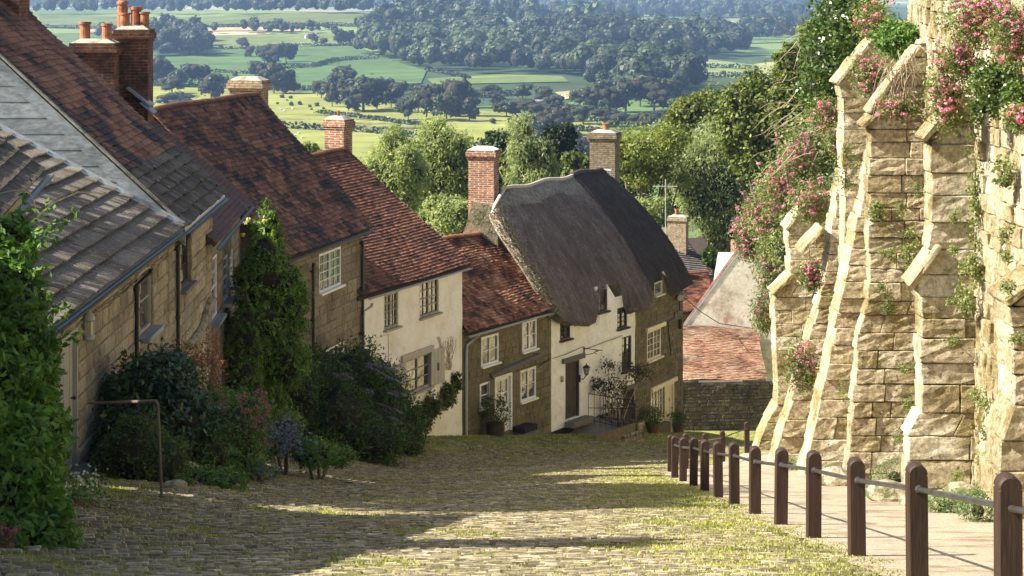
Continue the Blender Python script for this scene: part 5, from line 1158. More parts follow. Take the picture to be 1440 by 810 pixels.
for i in range(len(wy) - 1):
    fc = Fac((WXf(wy[i + 1]), wy[i + 1]), (WXf(wy[i]), wy[i])); topf = lambda Y: float(np.interp(Y, PL_Y, PL_Z)) + (.9 if Y < 50 else .5)
    z = -base_d(wy[i + 1]) - .6
    while z < max(topf(wy[i]), topf(wy[i + 1])):
        h = pr.uniform(.2, .34) * (1 if wy[i] < 50 else 1.6); tt = 0
        while tt < fc.L:
            l = pr.uniform(.28, .6) * (1 if wy[i] < 50 else 1.6); q = fc.xy(tt + l / 2)
            if z + h > g(q.x - .6, q.y) - .4 and z < topf(q.y) + .2 * math.sin(q.y * 1.7):
                c = []; po = pr.uniform(-.01, .07)
                for zz in (z + .003, z + h - .003):
                    for (a, n) in ((tt + .003, -.25), (tt + l - .003, -.25), (tt + l - .003, po + pr.uniform(-.02, .02)), (tt + .003, po + pr.uniform(-.02, .02))): c.append(tuple(fc.pt(a, n, zz + pr.uniform(-.012, .012))))
                B.append(c)
            tt += l
        z += h
rough_blocks(B, 'stonework', MT['buttress'], t, bev=.014, cuts=1, amp=.022)
m = MB()
for i in range(len(wy) - 1):
    fc = Fac((WXf(wy[i + 1]), wy[i + 1]), (WXf(wy[i]), wy[i])); zt = min(float(np.interp(wy[i], PL_Y, PL_Z)), float(np.interp(wy[i + 1], PL_Y, PL_Z))) + .3; m.quad(fc.pt(0, -.03, -23), fc.pt(fc.L, -.03, -23), fc.pt(fc.L, -.03, zt), fc.pt(0, -.03, zt))
m.build('core', MT['butt_mortar'], t)
# boulders at the foot of the wall
for k, (px, row, r, lab) in enumerate([(1252, 706, .28, 'pale boulder on the path between two buttresses'), (1283, 712, .16, 'small white stone beside the pale boulder on the path'), (1352, 712, .3, 'mossy boulder at the foot of the broad stepped buttress'), (1180, 684, .3, 'rough stone at the foot of the tallest buttress'), (245, 690, .13, 'pointed stone under the dark shrub on the left'), (262, 672, .2, 'upright brown rock behind the metal hoop rail'), (655, 606, .28, 'dark mossy stone where the cream and olive cottages meet')]):
    c = hit(px, row); bm = bmesh.new(); bmesh.ops.create_icosphere(bm, subdivisions=3, radius=r)
    for v in bm.verts: q = v.co + Vector((k * 7, 0, 0)); v.co = Vector((v.co.x * 1.3, v.co.y, v.co.z * .8)) * (1 + .35 * mnoise.noise(q * 2.2 / r * .4) + .12 * mnoise.noise(q * 9)) + Vector((0, 0, r * .4))
    me = bpy.data.meshes.new('rock'); bm.to_mesh(me); bm.free(); me.materials.append(MT['rock']); o = bpy.data.objects.new('rock', me); COL.objects.link(o); o.location = c; tag(o, lab, 'rock')
# ------------------------------------------------ post and rail fence
t = thing('post_and_rail_fence', 'line of red brown wooden bollards joined by a steel handrail along the path edge', 'fence', (3.2, 20, g(3.2, 20)))
post_px = [1418, 1290, 1205, 1144, 1098, 1061.6, 1032.7, 1010, 991, 975.3, 960.5, 949, 938.6]
PY = []
for px in post_px:
    Y = 20.0
    for _ in range(60): Y = float(bolx(Y)) * F / (px - 720)
    PY.append((float(bolx(Y)), Y))
PY += [(float(bolx(y)), y) for y in (51.5, 54.5, 57.5, 60.5, 63.5)]
prev = None
for k, (x, Y) in enumerate(PY):
    z = g(x, Y); h = .915 + .015 * math.sin(k * 2.3); hw = .074; dpt = .074; m = MB(); n = 12
    prof = [(-hw, -.4), (hw, -.4), (hw, h - hw - .014), (hw - .006, h - hw - .011), (hw - .006, h - hw - .003), (hw, h - hw)] + [(hw * math.cos(a), h - hw + hw * math.sin(a)) for a in np.linspace(0, math.pi, n)[1:-1]] + [(-hw, h - hw), (-hw + .006, h - hw - .003), (-hw + .006, h - hw - .011), (-hw, h - hw - .014)]
    N = len(prof); vs = []; ch_ = .012
    for (dy, s) in ((-dpt, 1 - ch_ / hw), (-dpt + ch_, 1), (dpt - ch_, 1), (dpt, 1 - ch_ / hw)):
        for (a, b) in prof: vs.append((x + a * s, Y + dy, z + (b if b < h - hw else (h - hw) + (b - h + hw) * s)))
    fs = [tuple(range(N)), tuple(3 * N + i for i in range(N))[::-1]] + [(r * N + (i + 1) % N, r * N + i, (r + 1) * N + i, (r + 1) * N + (i + 1) % N) for r in range(3) for i in range(N)]
    lean = (.012 * math.sin(k * 5.1), .015 * math.cos(k * 3.7)); vs = [(p[0] + lean[0] * (p[2] - z), p[1] + lean[1] * (p[2] - z), p[2]) for p in vs]
    m.add(vs, fs); po = m.build('post', MT['post_wood'], t)
    rp_ = Vector((x, Y, z + h - .2))
    if prev is not None:
        m = MB(); d = (rp_ - prev).normalized(); a, b = prev + d * .07, rp_ - d * .07; m.tube([a, b], .021, 8)
        for q, s in ((a, 1), (b, -1)): m.tube([q - d * s * .01, q + d * s * .035, q + d * s * .06], [.036, .036, .024], 8)
        m.build('rail', MT['rail_metal'], t)
    prev = rp_
m = MB(); q0 = Vector((PY[0][0], PY[0][1], g(*PY[0]) + .715)); m.tube([q0 + Vector((.0, -.07, .01)), q0 + Vector((-.05, -2.9, .6))], .021, 8); m.build('rail', MT['rail_metal'], t)
# hoop rail on the left
b = hit(228, 702); t = thing('hoop_rail', 'plain grey metal rail bent over at a right angle in front of the dark shrub', 'rail', b)
top = P(222, 565, b.y); a2 = P(125, 567, b.y + 4.3); m = MB(); m.tube([b - Vector((0, 0, .1)), top - Vector((0, 0, .03)), top + Vector((-.03, .05, 0)), a2], .019, 8); m.tube([b, b + Vector((0, 0, .05))], .05, 8); m.build('rail_bar', MT['old_rail'], t)
# ------------------------------------------------ plants
def lb(px, row, Y, wp, hp, dp=None):
    c = P(px, row, Y); k = Y / F; return (c.x, c.y, c.z, wp * k / 2, (dp if dp else wp * k / 2), hp * k / 2)
fg = thing('climbing_shrub', 'large light green leafy shrub filling the lower left corner of the photo', 'shrub', (-4.6, 19.5, g(-4.6, 19.5)))
LB = [lb(15, 700, 18.5, 130, 200, .6), (lb(40, 620, 19, 100, 160, .6)), lb(25, 520, 19.4, 100, 170, .6), lb(10, 430, 19.8, 95, 150, .55), lb(15, 350, 20.2, 60, 90, .45), lb(60, 770, 18, 90, 120, .5), lb(-30, 600, 19, 140, 300, .8)]
crown('foliage', fg, LB, 30000, .10, L['laurel'], 41, k=.8, clump=.16, per=12, aspect=2.4, up=.5, inner=.1)
pr = np.random.default_rng(4); SP = []
for k in range(26):   # arching shoots that leave the mass
    a = P(pr.uniform(10, 75), pr.uniform(330, 640), 19.3); d = Vector((pr.uniform(.05, .3), pr.uniform(-.1, .2), pr.uniform(.1, .45)))
    for s in np.linspace(0, 1, 12): SP.append(tuple(a + d * s + Vector((0, 0, -.15 * s * s))))
for s in np.linspace(0, 1, 26): SP.append(tuple(P(28, 340, 20).lerp(P(34, 268, 20.4), s)))
for s in np.linspace(0, 1, 12): SP.append(tuple(P(60, 440, 20).lerp(P(95, 430, 20.4), s)))
SP = np.array(SP) + pr.normal(size=(len(SP), 3)) * .03
quads_mesh('shoots', leaf_quads(np.repeat(SP, 2, axis=0), np.full(len(SP) * 2, .085), pr, 2.4, up=.4), L['fern'], fg)
m = MB()
m.tube([P(50, 300, 20.5), P(48, 285, 20.5), P(40, 268, 20.5), P(20, 268, 20.5), P(0, 272, 20.5)], [.012, .01, .009, .008, .005], 5); m.tube([P(52, 305, 20.6), P(75, 285, 21), P(110, 270, 21.5), P(150, 272, 22)], [.012, .01, .008, .004], 5)
for px in (20, 45, 60): m.tube([P(px, 800, 18.7), P(px - 5, 600, 19.2), P(px - 12, 400, 19.9)], [.05, .04, .02], 6)
m.build('stem', MT['stem'], fg)
t = thing('daisy_clump', 'small white daisies with faded pink flowers at the foot of the plank door', 'flowers', tuple(hit(110, 720)))
c = hit(112, 712); crown('foliage', t, [(c.x, c.y, c.z + .12, .35, .3, .2), (c.x - .35, c.y - .3, c.z + .1, .3, .3, .18)], 1200, .045, L['fern'], 43, k=0)
pr = np.random.default_rng(5); flower_heads('flower', t, [(c.x + pr.uniform(-.35, .3), c.y + pr.uniform(-.3, .2), c.z + .18 + pr.uniform(0, .25)) for _ in range(60)], .015, L['white'], 44, per=4, leaf=.03)
flower_heads('pink_flower', t, [(c.x + pr.uniform(-.3, .3), c.y - .3, c.z + .1) for _ in range(10)], .05, L['dullpink'], 45, per=20, leaf=.025)
t = shrub('flowering_shrub', 'faded pink valerian at the lower left frame corner in front of the light green shrub', 'shrub', [lb(12, 760, 17.2, 50, 60)], 500, .05, L['fern'], 46, k=0)
flower_heads('flower', t, [tuple(P(pr.uniform(0, 22), pr.uniform(738, 770), 17)) for _ in range(12)], .05, L['dullpink'], 47, per=24, leaf=.025)
t = shrub('rhododendron', 'dark glossy shrub growing against the lean-to cottage behind the metal rail', 'shrub', [lb(215, 550, 33.5, 130, 100, .8), lb(195, 620, 32.5, 110, 120, .8), lb(250, 610, 33, 100, 120, .8), lb(175, 660, 31.5, 80, 80, .6), lb(235, 520, 34, 70, 50, .5)], 14000, .11, L['rhodo'], 48, k=.85, aspect=2.2)
t = shrub('fine_leaved_shrub', 'dense dark small-leaved shrub directly behind the upright of the metal rail', 'shrub', [lb(190, 640, 30.2, 90, 110, .6), lb(225, 655, 30.4, 80, 90, .6)], 7000, .055, L['dark'], 49, k=.88)
t = shrub('rusty_climber', 'dried red-brown climber on the stone wall above the dark glossy shrub', 'climber', [lb(255, 505, 37, 70, 36, .5), lb(285, 525, 39, 60, 60, .5), lb(300, 500, 40, 30, 60, .3)], 2600, .05, L['rust'], 50, k=0, clump=.4)
t = shrub('valerian_bush', 'tall loose bush with faded pink flower heads left of the blue flowers', 'shrub', [lb(320, 610, 34, 100, 110, .8), lb(290, 640, 33, 90, 90, .7), lb(350, 590, 35, 60, 80, .6), lb(345, 640, 34, 60, 70, .6), lb(300, 575, 35.5, 70, 60, .6)], 9000, .075, L['fern'], 51, k=.75, aspect=2.8, clump=.3)
pr = np.random.default_rng(6); flower_heads('flower', t, [tuple(P(pr.uniform(300, 378), pr.uniform(548, 640), 33.6 + pr.random())) for _ in range(48)], .085, L['dullpink'], 52, per=34, leaf=.035)
t = shrub('green_herbs', 'low bright green herbs along the foot of the tall loose bush', 'plant', [lb(280, 672, 31, 60, 26, .4), lb(320, 676, 31, 60, 22, .4), lb(250, 682, 30, 40, 22, .4)], 2600, .06, L['fern'], 53, k=.6)
t = shrub('blue_flowers', 'rounded grey-blue flowering bush between the tall loose bush and the conifer', 'shrub', [lb(400, 612, 38, 50, 60, .5), lb(385, 625, 37.5, 40, 40, .4), lb(402, 588, 38.5, 16, 26, .2)], 3000, .05, L['weed'], 54, k=.8)
flower_heads('flower', t, [tuple(P(400 + 25 * pr.normal() * .6, 618 + 22 * pr.normal() * .6, 37.2)) for _ in range(140)], .035, L['blue'], 55, per=8, leaf=.035)
t = shrub('trailing_blue_flowers', 'low pale blue flowers spilling toward the cobbles below the rounded bush', 'flowers', [lb(350, 657, 34, 40, 24, .3), lb(372, 666, 34, 40, 20, .3)], 900, .045, L['weed'], 56, k=0)
flower_heads('flower', t, [tuple(P(360 + 14 * pr.normal(), 660 + 7 * pr.normal(), 33.7)) for _ in range(70)], .03, L['blue'], 57, per=8, leaf=.032)
t = shrub('herb_clump', 'mid-green leafy clump right of the blue flowering bush', 'plant', [lb(445, 638, 38, 60, 34, .5), lb(475, 642, 39, 50, 26, .4), lb(425, 636, 38, 30, 30, .4)], 3200, .07, L['fern'], 58, k=.7)
# conifers
def cone_tree(name, label, px, row0, row1, Y, wpx, n, seed, leaf=.13):
    b = P(px, row1, Y); top = P(px, row0, Y); x, y = b.x, b.y; zg = g(x, y); H = top.z - zg; rw = wpx * Y / F / 2
    t = thing(name, label, 'tree', (x, y, zg)); rng = np.random.default_rng(seed); LBs = []
    pr = random.Random(seed)
    for k in range(34):
        f = (k + .5) / 34; a = pr.uniform(0, 6.28); r = rw * (1 - f ** 3.6) * .66; LBs.append((x + r * math.cos(a) * .8, y + r * math.sin(a) * .8, zg + H * (.04 + .9 * f), rw * (.5 * (1 - f ** 3) + .17), rw * (.5 * (1 - f ** 3) + .17), H * .1))
    crown('crown', t, LBs, n, leaf, L['conifer'], seed, k=.86, clump=.22, per=16, aspect=3.4, up=.1, inner=.05, droop=-.5)
    m = MB(); m.tube([(x, y, zg - .2), (x, y, zg + H * .5)], [.16, .08], 8); m.build('trunk', MT['bark'], t); return t
cone_tree('conifer', 'tall dark conifer between the stone houses, crowned with pale yellow roses', 375, 292, 620, 50.5, 122, 70000, 61, .12)
cone_tree('conifer', 'slim bright green conifer standing left of the tall dark one', 344, 400, 590, 47.2, 50, 18000, 62, .10)
t = thing('climbing_rose', 'few pale yellow roses at the top of the tall conifer', 'flowers', tuple(P(350, 330, 49)))
flower_heads('flower', t, [tuple(P(a, b, 49.6)) for a, b in ((345, 314), (372, 311), (341, 330), (349, 309))], .06, L['yellow'], 63, per=30, leaf=.06)
t = shrub('buddleia', 'large dark shrub with drooping mauve flower spikes in front of the cream cottage', 'shrub', [lb(450, 540, 55, 80, 90, 1.2), lb(500, 530, 57, 90, 100, 1.3), lb(470, 590, 54, 110, 110, 1.3), lb(530, 570, 57, 100, 120, 1.3), lb(560, 610, 57, 70, 80, 1), lb(420, 570, 53, 60, 120, 1), lb(520, 620, 54, 110, 60, 1)], 26000, .12, L['dark'], 64, k=.82, aspect=2.8)
pr = np.random.default_rng(12); S_ = []
for _ in range(46):
    a = P(pr.uniform(425, 560), pr.uniform(505, 600), 54.6); 
    for s in np.linspace(0, 1, 7): S_.append(tuple(a + Vector((.3 * s, 0, -.12 * s * s))))
flower_heads('flower_spike', t, S_, .04, L['mauve'], 65, per=5, leaf=.05)
t = shrub('small_leaved_bush', 'mid-green bush at the right end of the dark shrub, beside the cream wall', 'shrub', [lb(560, 600, 58, 60, 90, 1), lb(580, 620, 58, 30, 60, .6)], 4500, .11, L['hill'], 66, k=.8)
t = thing('wall_climber', 'green climber trained under the shuttered window of the cream cottage', 'climber', tuple(fG.pt(4.5, .4, g(*fG.xy(4.5, .4)))))
crown('foliage', t, [lb(600, 572, 65.3, 50, 40, .35), lb(622, 556, 66.3, 40, 36, .3), lb(638, 538, 67, 22, 30, .25), lb(585, 590, 64.6, 44, 50, .35)], 6000, .10, L['hill'], 67, k=.8)
m = MB(); m.tube([P(590, 640, 65), P(600, 600, 65.2), P(625, 560, 66.3), P(640, 530, 67.2)], [.06, .05, .03, .01], 6); m.build('stem', MT['bark'], t)
t = thing('bare_vine', 'bare brown vine tracery on the cream wall beside the shutter', 'climber', tuple(fG.pt(5.6, .05, fG.z(520, 5.6)))); m = MB(); pr2 = random.Random(9)
for k in range(16):
    a = [628 + pr2.uniform(-4, 10), 520]; pts = []
    for s in range(6): tt = fG.t(a[0], .03); pts.append(fG.pt(tt, .03, fG.z(a[1], tt))); a[0] += pr2.uniform(-5, 5); a[1] -= pr2.uniform(6, 12)
    m.tube(pts, .008, 4)
m.build('stem', MT['stem'], t)
# rose on the white cottage
t = thing('climbing_rose', 'thin dark climbing rose with reddish leaves against the white wall by the railing', 'climber', tuple(fI.pt(fI.t(862), .4, g(*fI.xy(fI.t(862), .4)))))
RL = []; m = MB(); pr2 = random.Random(10); b = P(860, 612, 75.2)
for (px, row) in ((855, 515), (872, 512), (862, 540), (848, 545), (885, 520), (868, 560), (896, 525), (905, 522), (878, 545), (860, 575), (880, 572), (845, 540)):
    e = P(px, row, 75.4 + (px - 860) * .03); RL.append((e.x, e.y, e.z, .36, .22, .26)); m.tube([b + Vector((pr2.uniform(-.3, .3), 0, 0)), b.lerp(e, .5) + Vector((pr2.uniform(-.2, .2), -.1, 0)), e], [.03, .02, .008], 5)
crown('foliage', t, RL, 1700, .10, leafmat('rose_leaf', [(.03, .05, .02), (.05, .075, .03), (.12, .05, .04), (.09, .035, .03)]), 68, k=0, clump=.5, per=7, inner=.4); m.build('stem', MT['stem'], t)
# pots
def pot_plant(name, label, fc, px, row, n, r, h, kind, seed, flower=None, leaf=.07, hgt=.6):
    tt = fc.t(px, n); c = fc.pt(tt, n, fc.z(row, tt, n)); c.z = max(c.z, g(c.x, c.y)) if c.z < g(c.x, c.y) else c.z; t = thing(name, label, 'potted plant', tuple(c)); m = MB()
    if kind == 'barrel': m.lathe(tuple(c), [(r * .8, -.2), (r * .85, 0), (r, h * .5), (r * .93, h), (r * .8, h), (r * .8, h - .06)], 14)
    else: m.lathe(tuple(c), [(r * .7, -.2), (r * .7, 0), (r, h * .9), (r * 1.08, h * .9), (r * 1.08, h), (r * .9, h), (r * .9, h - .05)], 14)
    m.build('pot', MT['dark_wood'] if kind == 'barrel' else MT['dark_pot'], t)
    crown('foliage', t, [(c.x, c.y, c.z + h + hgt * .4, r * 1.4, r * 1.1, hgt * .55)], 900, leaf, L['hill'] if not flower else L['fern'], seed, k=0, clump=.5)
    if flower: flower_heads('flower', t, [(c.x + pr2.uniform(-.3, .3), c.y - .25, c.z + h + pr2.uniform(.2, hgt)) for _ in range(16)], .06, L[flower], seed + 1, per=16, leaf=.04)
pot_plant('potted_shrub', 'half barrel with a sparse green shrub left of the glazed white door', fH, 697, 617, .45, .3, .42, 'barrel', 71, leaf=.1, hgt=.9)
pot_plant('flower_pot', 'terracotta pot of pink geraniums by the cream window', fJ, 918, 613, .5, .26, .4, 'pot', 72, 'dullpink', hgt=.6)
pot_plant('flower_pot', 'round pot of dark foliage beside the cream front door', fJ, 953, 612, .4, .2, .3, 'pot', 74, None, hgt=.55)
# valerian and ivy on the great wall
def valerian(px, row, Y, wp, hp, nh, seed, label, col='pink', leaf='wild', n=1400, hr=None):
    hr = hr or .03 + .0011 * Y
    l = lb(px, row, Y, wp, hp, wp * Y / F * .35); t = thing('valerian_clump', label, 'flowers', l[:3], 'valerian clumps on the old wall')
    lf = .0012 * Y + .025; crown('foliage', t, [l, (l[0] + l[3] * .3, l[1] + .2, l[2] - l[5] * .4, l[3] * .7, l[4] * .7, l[5] * .6)], n, lf, L[leaf], seed, k=0, clump=.5, per=9, aspect=2.6, inner=.35)
    pr = np.random.default_rng(seed); pts = []
    for _ in range(nh): a = pr.normal(size=3) * .42; pts.append((l[0] + a[0] * l[3], l[1] - abs(a[1]) * l[4] - .05, l[2] + (a[2] + .15) * l[5] * 1.1))
    flower_heads('flower', t, pts, hr, L[col], seed + 500, per=26, leaf=.022 + .0004 * Y)
    m = MB(); k = 0
    for p in pts[:26]: m.tube([(l[0] + (p[0] - l[0]) * .3, l[1] + .1, l[2] - l[5] * .8), p], [.008, .004], 4)
    m.build('stem', MT['stem'], t)
for i, a in enumerate([(1052, 330, 83, 44, 76, 110, 'large pink valerian mass hiding the far brick stacks, lowest on the wall top'), (1078, 300, 79, 56, 76, 130, 'pink valerian mass in front of the orange brick stack'), (1100, 262, 74, 60, 86, 120, 'pink valerian spilling over the wall top between the stack and the raking buttresses'), (1082, 375, 80, 36, 90, 30, 'reddish valerian hanging beside the stained gable'), (1125, 225, 68, 50, 60, 60, 'sparse pink valerian high on the wall top below the bramble bank'), (1140, 285, 64, 60, 60, 50, 'valerian with much green above the second raking buttress'), (1072, 440, 78, 26, 60, 16, 'small valerian low beside the pink tiled roof'),
        (1127, 515, 54, 44, 76, 34, 'valerian bush growing from the side of the raking buttress above the path'), (1140, 385, 52, 30, 50, 22, 'few pink heads between the two raking buttresses'), (1160, 160, 60, 46, 50, 24, 'pink valerian under the ivy thicket'), (1222, 105, 51, 50, 60, 30, 'pink valerian by the high coping stub'), (1262, 150, 40.6, 50, 26, 34, 'red valerian on the shoulder of the tallest buttress'),
        (1330, 125, 33.8, 56, 110, 60, 'bright pink valerian over the coping of the broad stepped buttress'), (1352, 78, 33.4, 40, 60, 30, 'pink valerian high on the sunny wall right of the tallest buttress'), (1375, 25, 32.6, 100, 70, 90, 'large dark pink valerian mass along the top of the sunny wall'), (1425, 50, 31, 70, 80, 60, 'pink valerian in the top right corner of the photo'), (1432, 165, 30.6, 36, 34, 18, 'small pink valerian at the right edge below the ivy'), (1228, 30, 49, 60, 60, 24, 'valerian near the top of the frame beside the ivy thicket'), (1180, 195, 55, 40, 40, 14, 'dry reddish valerian below the high coping stub')]):
    valerian(*a[:6], 200 + i, a[6], n=int(1200 + a[3] * a[4] * .45))
def ivy(name, label, LBs, n, leaf, mat, seed, k=.6, cat='climber'):
    t = thing(name, label, cat, LBs[0][:3]); crown('foliage', t, LBs, n, leaf, L[mat], seed, k=k, clump=.35, aspect=1.4); m = MB(); c = LBs[0]
    for l in LBs[:5]: m.tube([(c[0], c[1] + .1, c[2] - c[5]), l[:3]], [.03, .01], 5)
    m.build('stem', MT['bark'], t); return t
ivy('ivy_thicket', 'tall dark glossy ivy thicket above the wall, top centre right of the photo', [lb(1190, 30, 60, 80, 90, 1.5), lb(1165, 80, 61, 70, 80, 1.4), lb(1205, -20, 60, 70, 70, 1.4), lb(1150, 120, 62, 50, 60, 1.2)], 16000, .12, 'ivy', 81, .85)
ivy('green_bush', 'small green bush on the wall right of the ivy thicket', [lb(1262, 55, 45, 60, 44, .5)], 2200, .08, 'fern', 82, .6, 'plant')
ivy('ivy', 'ivy patch on the bright wall near the right edge', [lb(1400, 115, 31.8, 70, 70, .3), lb(1432, 140, 31, 40, 60, .3), lb(1385, 150, 32.4, 40, 40, .25)], 3800, .06, 'ivy', 83, .5)
for k, (px, row, Y, wp, hp, lab) in enumerate([(1372, 230, 34.2, 14, 130, 'thin ivy trail down the joint right of the broad stepped buttress'), (1372, 330, 34.2, 18, 120, 'straggling weeds in the wall joint at mid height right of the broad stepped buttress'), (1360, 400, 34.1, 30, 90, 'ochre wall weeds beside the sloping ledge'), (1390, 580, 33.8, 40, 80, 'green weeds low on the wall above the nearest fence post'), (1280, 350, 40.6, 26, 60, 'tuft of weeds in the corner of the tallest buttress'), (1232, 296, 40.8, 20, 24, 'small fern in the face of the tallest buttress'), (1410, 240, 32, 30, 40, 'small green weeds on the bright wall'), (1190, 235, 50, 40, 60, 'green fronds at the head of the long raking buttress')]):
    ivy('wall_weed', lab, [lb(px, row, Y, wp, hp, .15), lb(px + 3, row + hp * .3, Y, wp * .7, hp * .5, .15)], 700, .05, 'wild', 90 + k, 0, 'plant')
pr3 = random.Random(55)
for k in range(26):
    px, row = pr3.uniform(1115, 1436), pr3.uniform(210, 690); Y = float(np.interp(px, [1115, 1200, 1216, 1295, 1300, 1380, 1381, 1396, 1440], [48.8, 48.8, 40.8, 40.8, 34.3, 34.3, 33.6, 26.4, 26.4]))
    if px < 1200 and row < 420: continue
    l = lb(px, row, Y, pr3.uniform(8, 26), pr3.uniform(10, 40), .12); t = thing('wall_tuft', 'small tuft of dry yellowish weeds rooted in the joints of the old wall', 'plant', l[:3], 'weed tufts in the old wall')
    crown('foliage', t, [l], 260, .05, L['wild'], 700 + k, k=0, clump=.5, aspect=2.6, inner=.4)
# rough vegetation bank on top of the far wall
ivy('bramble_bank', 'sunlit tangle of bramble and herbs along the far wall top', [lb(1150, 205, 70, 90, 90, 1.6), lb(1120, 270, 76, 90, 90, 1.6), lb(1090, 310, 82, 70, 90, 1.6), lb(1180, 160, 66, 70, 80, 1.4), lb(1110, 350, 76, 60, 60, 1), lb(1140, 320, 69, 60, 70, 1)], 20000, .12, 'wild', 99, .8, 'shrub')
m = MB(); pr2 = random.Random(77)
t = thing('dead_branches', 'tangle of bare pale twigs hanging over the wall below the ivy thicket', 'branches', tuple(P(1140, 150, 62)))
for k in range(70):
    a = P(pr2.uniform(1105, 1180), pr2.uniform(40, 220), 63 + pr2.uniform(-1, 1)); pts = [a]; d = Vector((-pr2.uniform(.2, .9), -pr2.random() * .3, pr2.uniform(-.5, .5)))
    for s in range(5): a = a + d * .35 + Vector((0, 0, pr2.uniform(-.15, .15))); pts.append(a)
    m.tube(pts, [.011, .010, .008, .006, .005, .003], 4)
m.build('twig', MT['stem'], t)
t = thing('dry_twigs', 'dry grass stalks and roots on the tallest buttress coping', 'branches', tuple(P(1265, 100, 41))); m = MB()
for k in range(50):
    a = P(pr2.uniform(1240, 1290), pr2.uniform(70, 110), 40.8); b_ = P(pr2.uniform(1225, 1300), pr2.uniform(90, 170), 40.7); m.tube([a, a.lerp(b_, .5) + Vector((0, 0, .12)), b_], [.008, .006, .003], 4)
m.build('twig', MT['stem'], t)
# weeds along the wall foot
for k, (px, row, wp, hp, lab) in enumerate([(1258, 690, 60, 50, 'grey-green leafy weeds behind the pale boulder on the path'), (1330, 722, 60, 34, 'low green weeds at the foot of the broad stepped buttress'), (1375, 735, 50, 50, 'bright flowering weeds beside the path near the right edge'), (1170, 680, 40, 26, 'weeds at the foot of the tallest buttress'), (1110, 662, 36, 22, 'weeds at the foot of the long raking buttress'), (1232, 700, 26, 20, 'small weed tuft left of the pale boulder')]):
    c = hit(px, row); s = c.y / F; shrub('weed_clump', lab, 'plant', [(c.x, c.y, c.z + hp * s * .35, wp * s / 2, .3, hp * s / 2)], 900 + wp * 14, .045, L['weed'], 120 + k, k=.4, clump=.4, aspect=2.8)
# ------------------------------------------------ grass and weeds between the setts (uncountable)
def blades(N, seed, fn, mat, name, hmin=.02, hmax=.07):
    rng = np.random.default_rng(seed); P_ = []
    Y = 13.5 * (88 / 13.5) ** rng.random(N * 3); x = rng.uniform(-7, 3.4, N * 3) + np.clip(Y - 52, 0, 40) * rng.random(N * 3) * .25; keep = rng.random(N * 3) < fn(x, Y); x, Y = x[keep][:N], Y[keep][:N]
    ok = (x > np.interp(Y, XF_Y, XF_X) + .1) & ((x < bolx(Y) + .12 + .12 * np.sin(Y * 3.1)) | (Y > 64)); x, Y = x[ok], Y[ok]; z = G(x, Y); n = len(x)
    h = rng.uniform(hmin, hmax, n) * (1 + .3 * (Y > 30)); a = rng.uniform(0, math.pi, n); wd = .005 + .0005 * Y; ux, uy = np.cos(a) * wd, np.sin(a) * wd
    lx, ly = rng.normal(size=n) * h * .5, rng.normal(size=n) * h * .5
    Q = np.stack([np.stack([x - ux, Y - uy, z - .01], -1), np.stack([x + ux, Y + uy, z - .01], -1), np.stack([x + ux * .2 + lx, Y + uy * .2 + ly, z + h], -1), np.stack([x - ux * .2 + lx, Y - uy * .2 + ly, z + h], -1)], 1)
    o = quads_mesh(name, Q, mat); o['kind'] = 'stuff'; tag(o, None, None); return o
def gf(x, Y):
    n1 = np.sin(x * 1.7 + Y * .9) + np.sin(x * .8 - Y * 1.3 + 2) + .7 * np.sin(x * 3.1 + Y * 2.3)
    edge = np.clip((x - (bolx(Y) - 2.3)) / 1.2, 0, 1) * 1.0; el = np.clip(1 - (x - np.interp(Y, XF_Y, XF_X)) / (2.2 + .02 * Y), 0, 1)
    patch = np.sin(x * 5.1 + Y * 1.1) * np.sin(Y * 2.7 - x) * .5 + .5
    return np.clip(.10 + .35 * (n1 > 1.3) + edge * (.15 + .65 * patch) + .4 * el * patch, 0, 1)
o = blades(170000, 3, gf, L['grass'], 'grass', .01, .032); tag(o, 'yellow-green grass and moss growing between the cobbles and along the verge', 'grass')
# ------------------------------------------------ trees below the village
def big_tree(name, label, Y, LB, n, leaf, mat, seed, base_px, aspect=1.9, droop=0, k=.72, clump=.3, per=14, tr=.3, inner=.15):
    x = (base_px - 720) / F * Y; zg = g(x, Y); t = thing(name, label, 'tree', (x, Y, zg)); LL = [lb(*( (l[0], l[1], Y + (l[4] if len(l) > 4 else 0), l[2], l[3]))) for l in LB]
    crown('crown', t, LL, n, leaf, L[mat], seed, k=k, clump=clump, per=per, aspect=aspect, droop=droop, up=.35, inner=inner)
    tp = Vector(LL[0][:3]); limb_tree(t, (x, Y, zg - .3), tp, tr, LL, seed); return t
def sub(px, row, w_, h_, n, seed, j=.5):
    pr = random.Random(seed); R_ = [(px, row, w_ * .62, h_ * .62)]
    for k in range(n):
        a = pr.uniform(0, 6.283); r = pr.uniform(.3, .95) ** .5 * .36; R_.append((px + math.cos(a) * w_ * r, row + math.sin(a) * h_ * r, w_ * pr.uniform(.26, .42), h_ * pr.uniform(.24, .38), pr.uniform(-1, 1)))
    return R_
big_tree('willow', 'rounded pale green willow left of the near thatch chimney', 128, sub(622, 240, 130, 150, 16, 1), 30000, .26, 'willow', 301, 622, aspect=3.2, droop=.8, clump=.35)
big_tree('willow', 'feathery pale tree behind the rust red roof of the cream cottage', 120, sub(552, 245, 100, 130, 14, 2), 20000, .24, 'willow', 302, 560, aspect=3.2, droop=.8, clump=.4, k=.6)
big_tree('birch', 'tall weeping pale birch between the two thatch chimneys', 124, sub(742, 235, 84, 140, 14, 3), 17000, .24, 'birch', 303, 742, aspect=3.2, droop=1.0, clump=.35, k=.65)
big_tree('broadleaf_tree', 'darker green tree behind the near thatch chimney', 132, sub(690, 255, 90, 110, 10, 4), 12000, .28, 'hill', 304, 690)
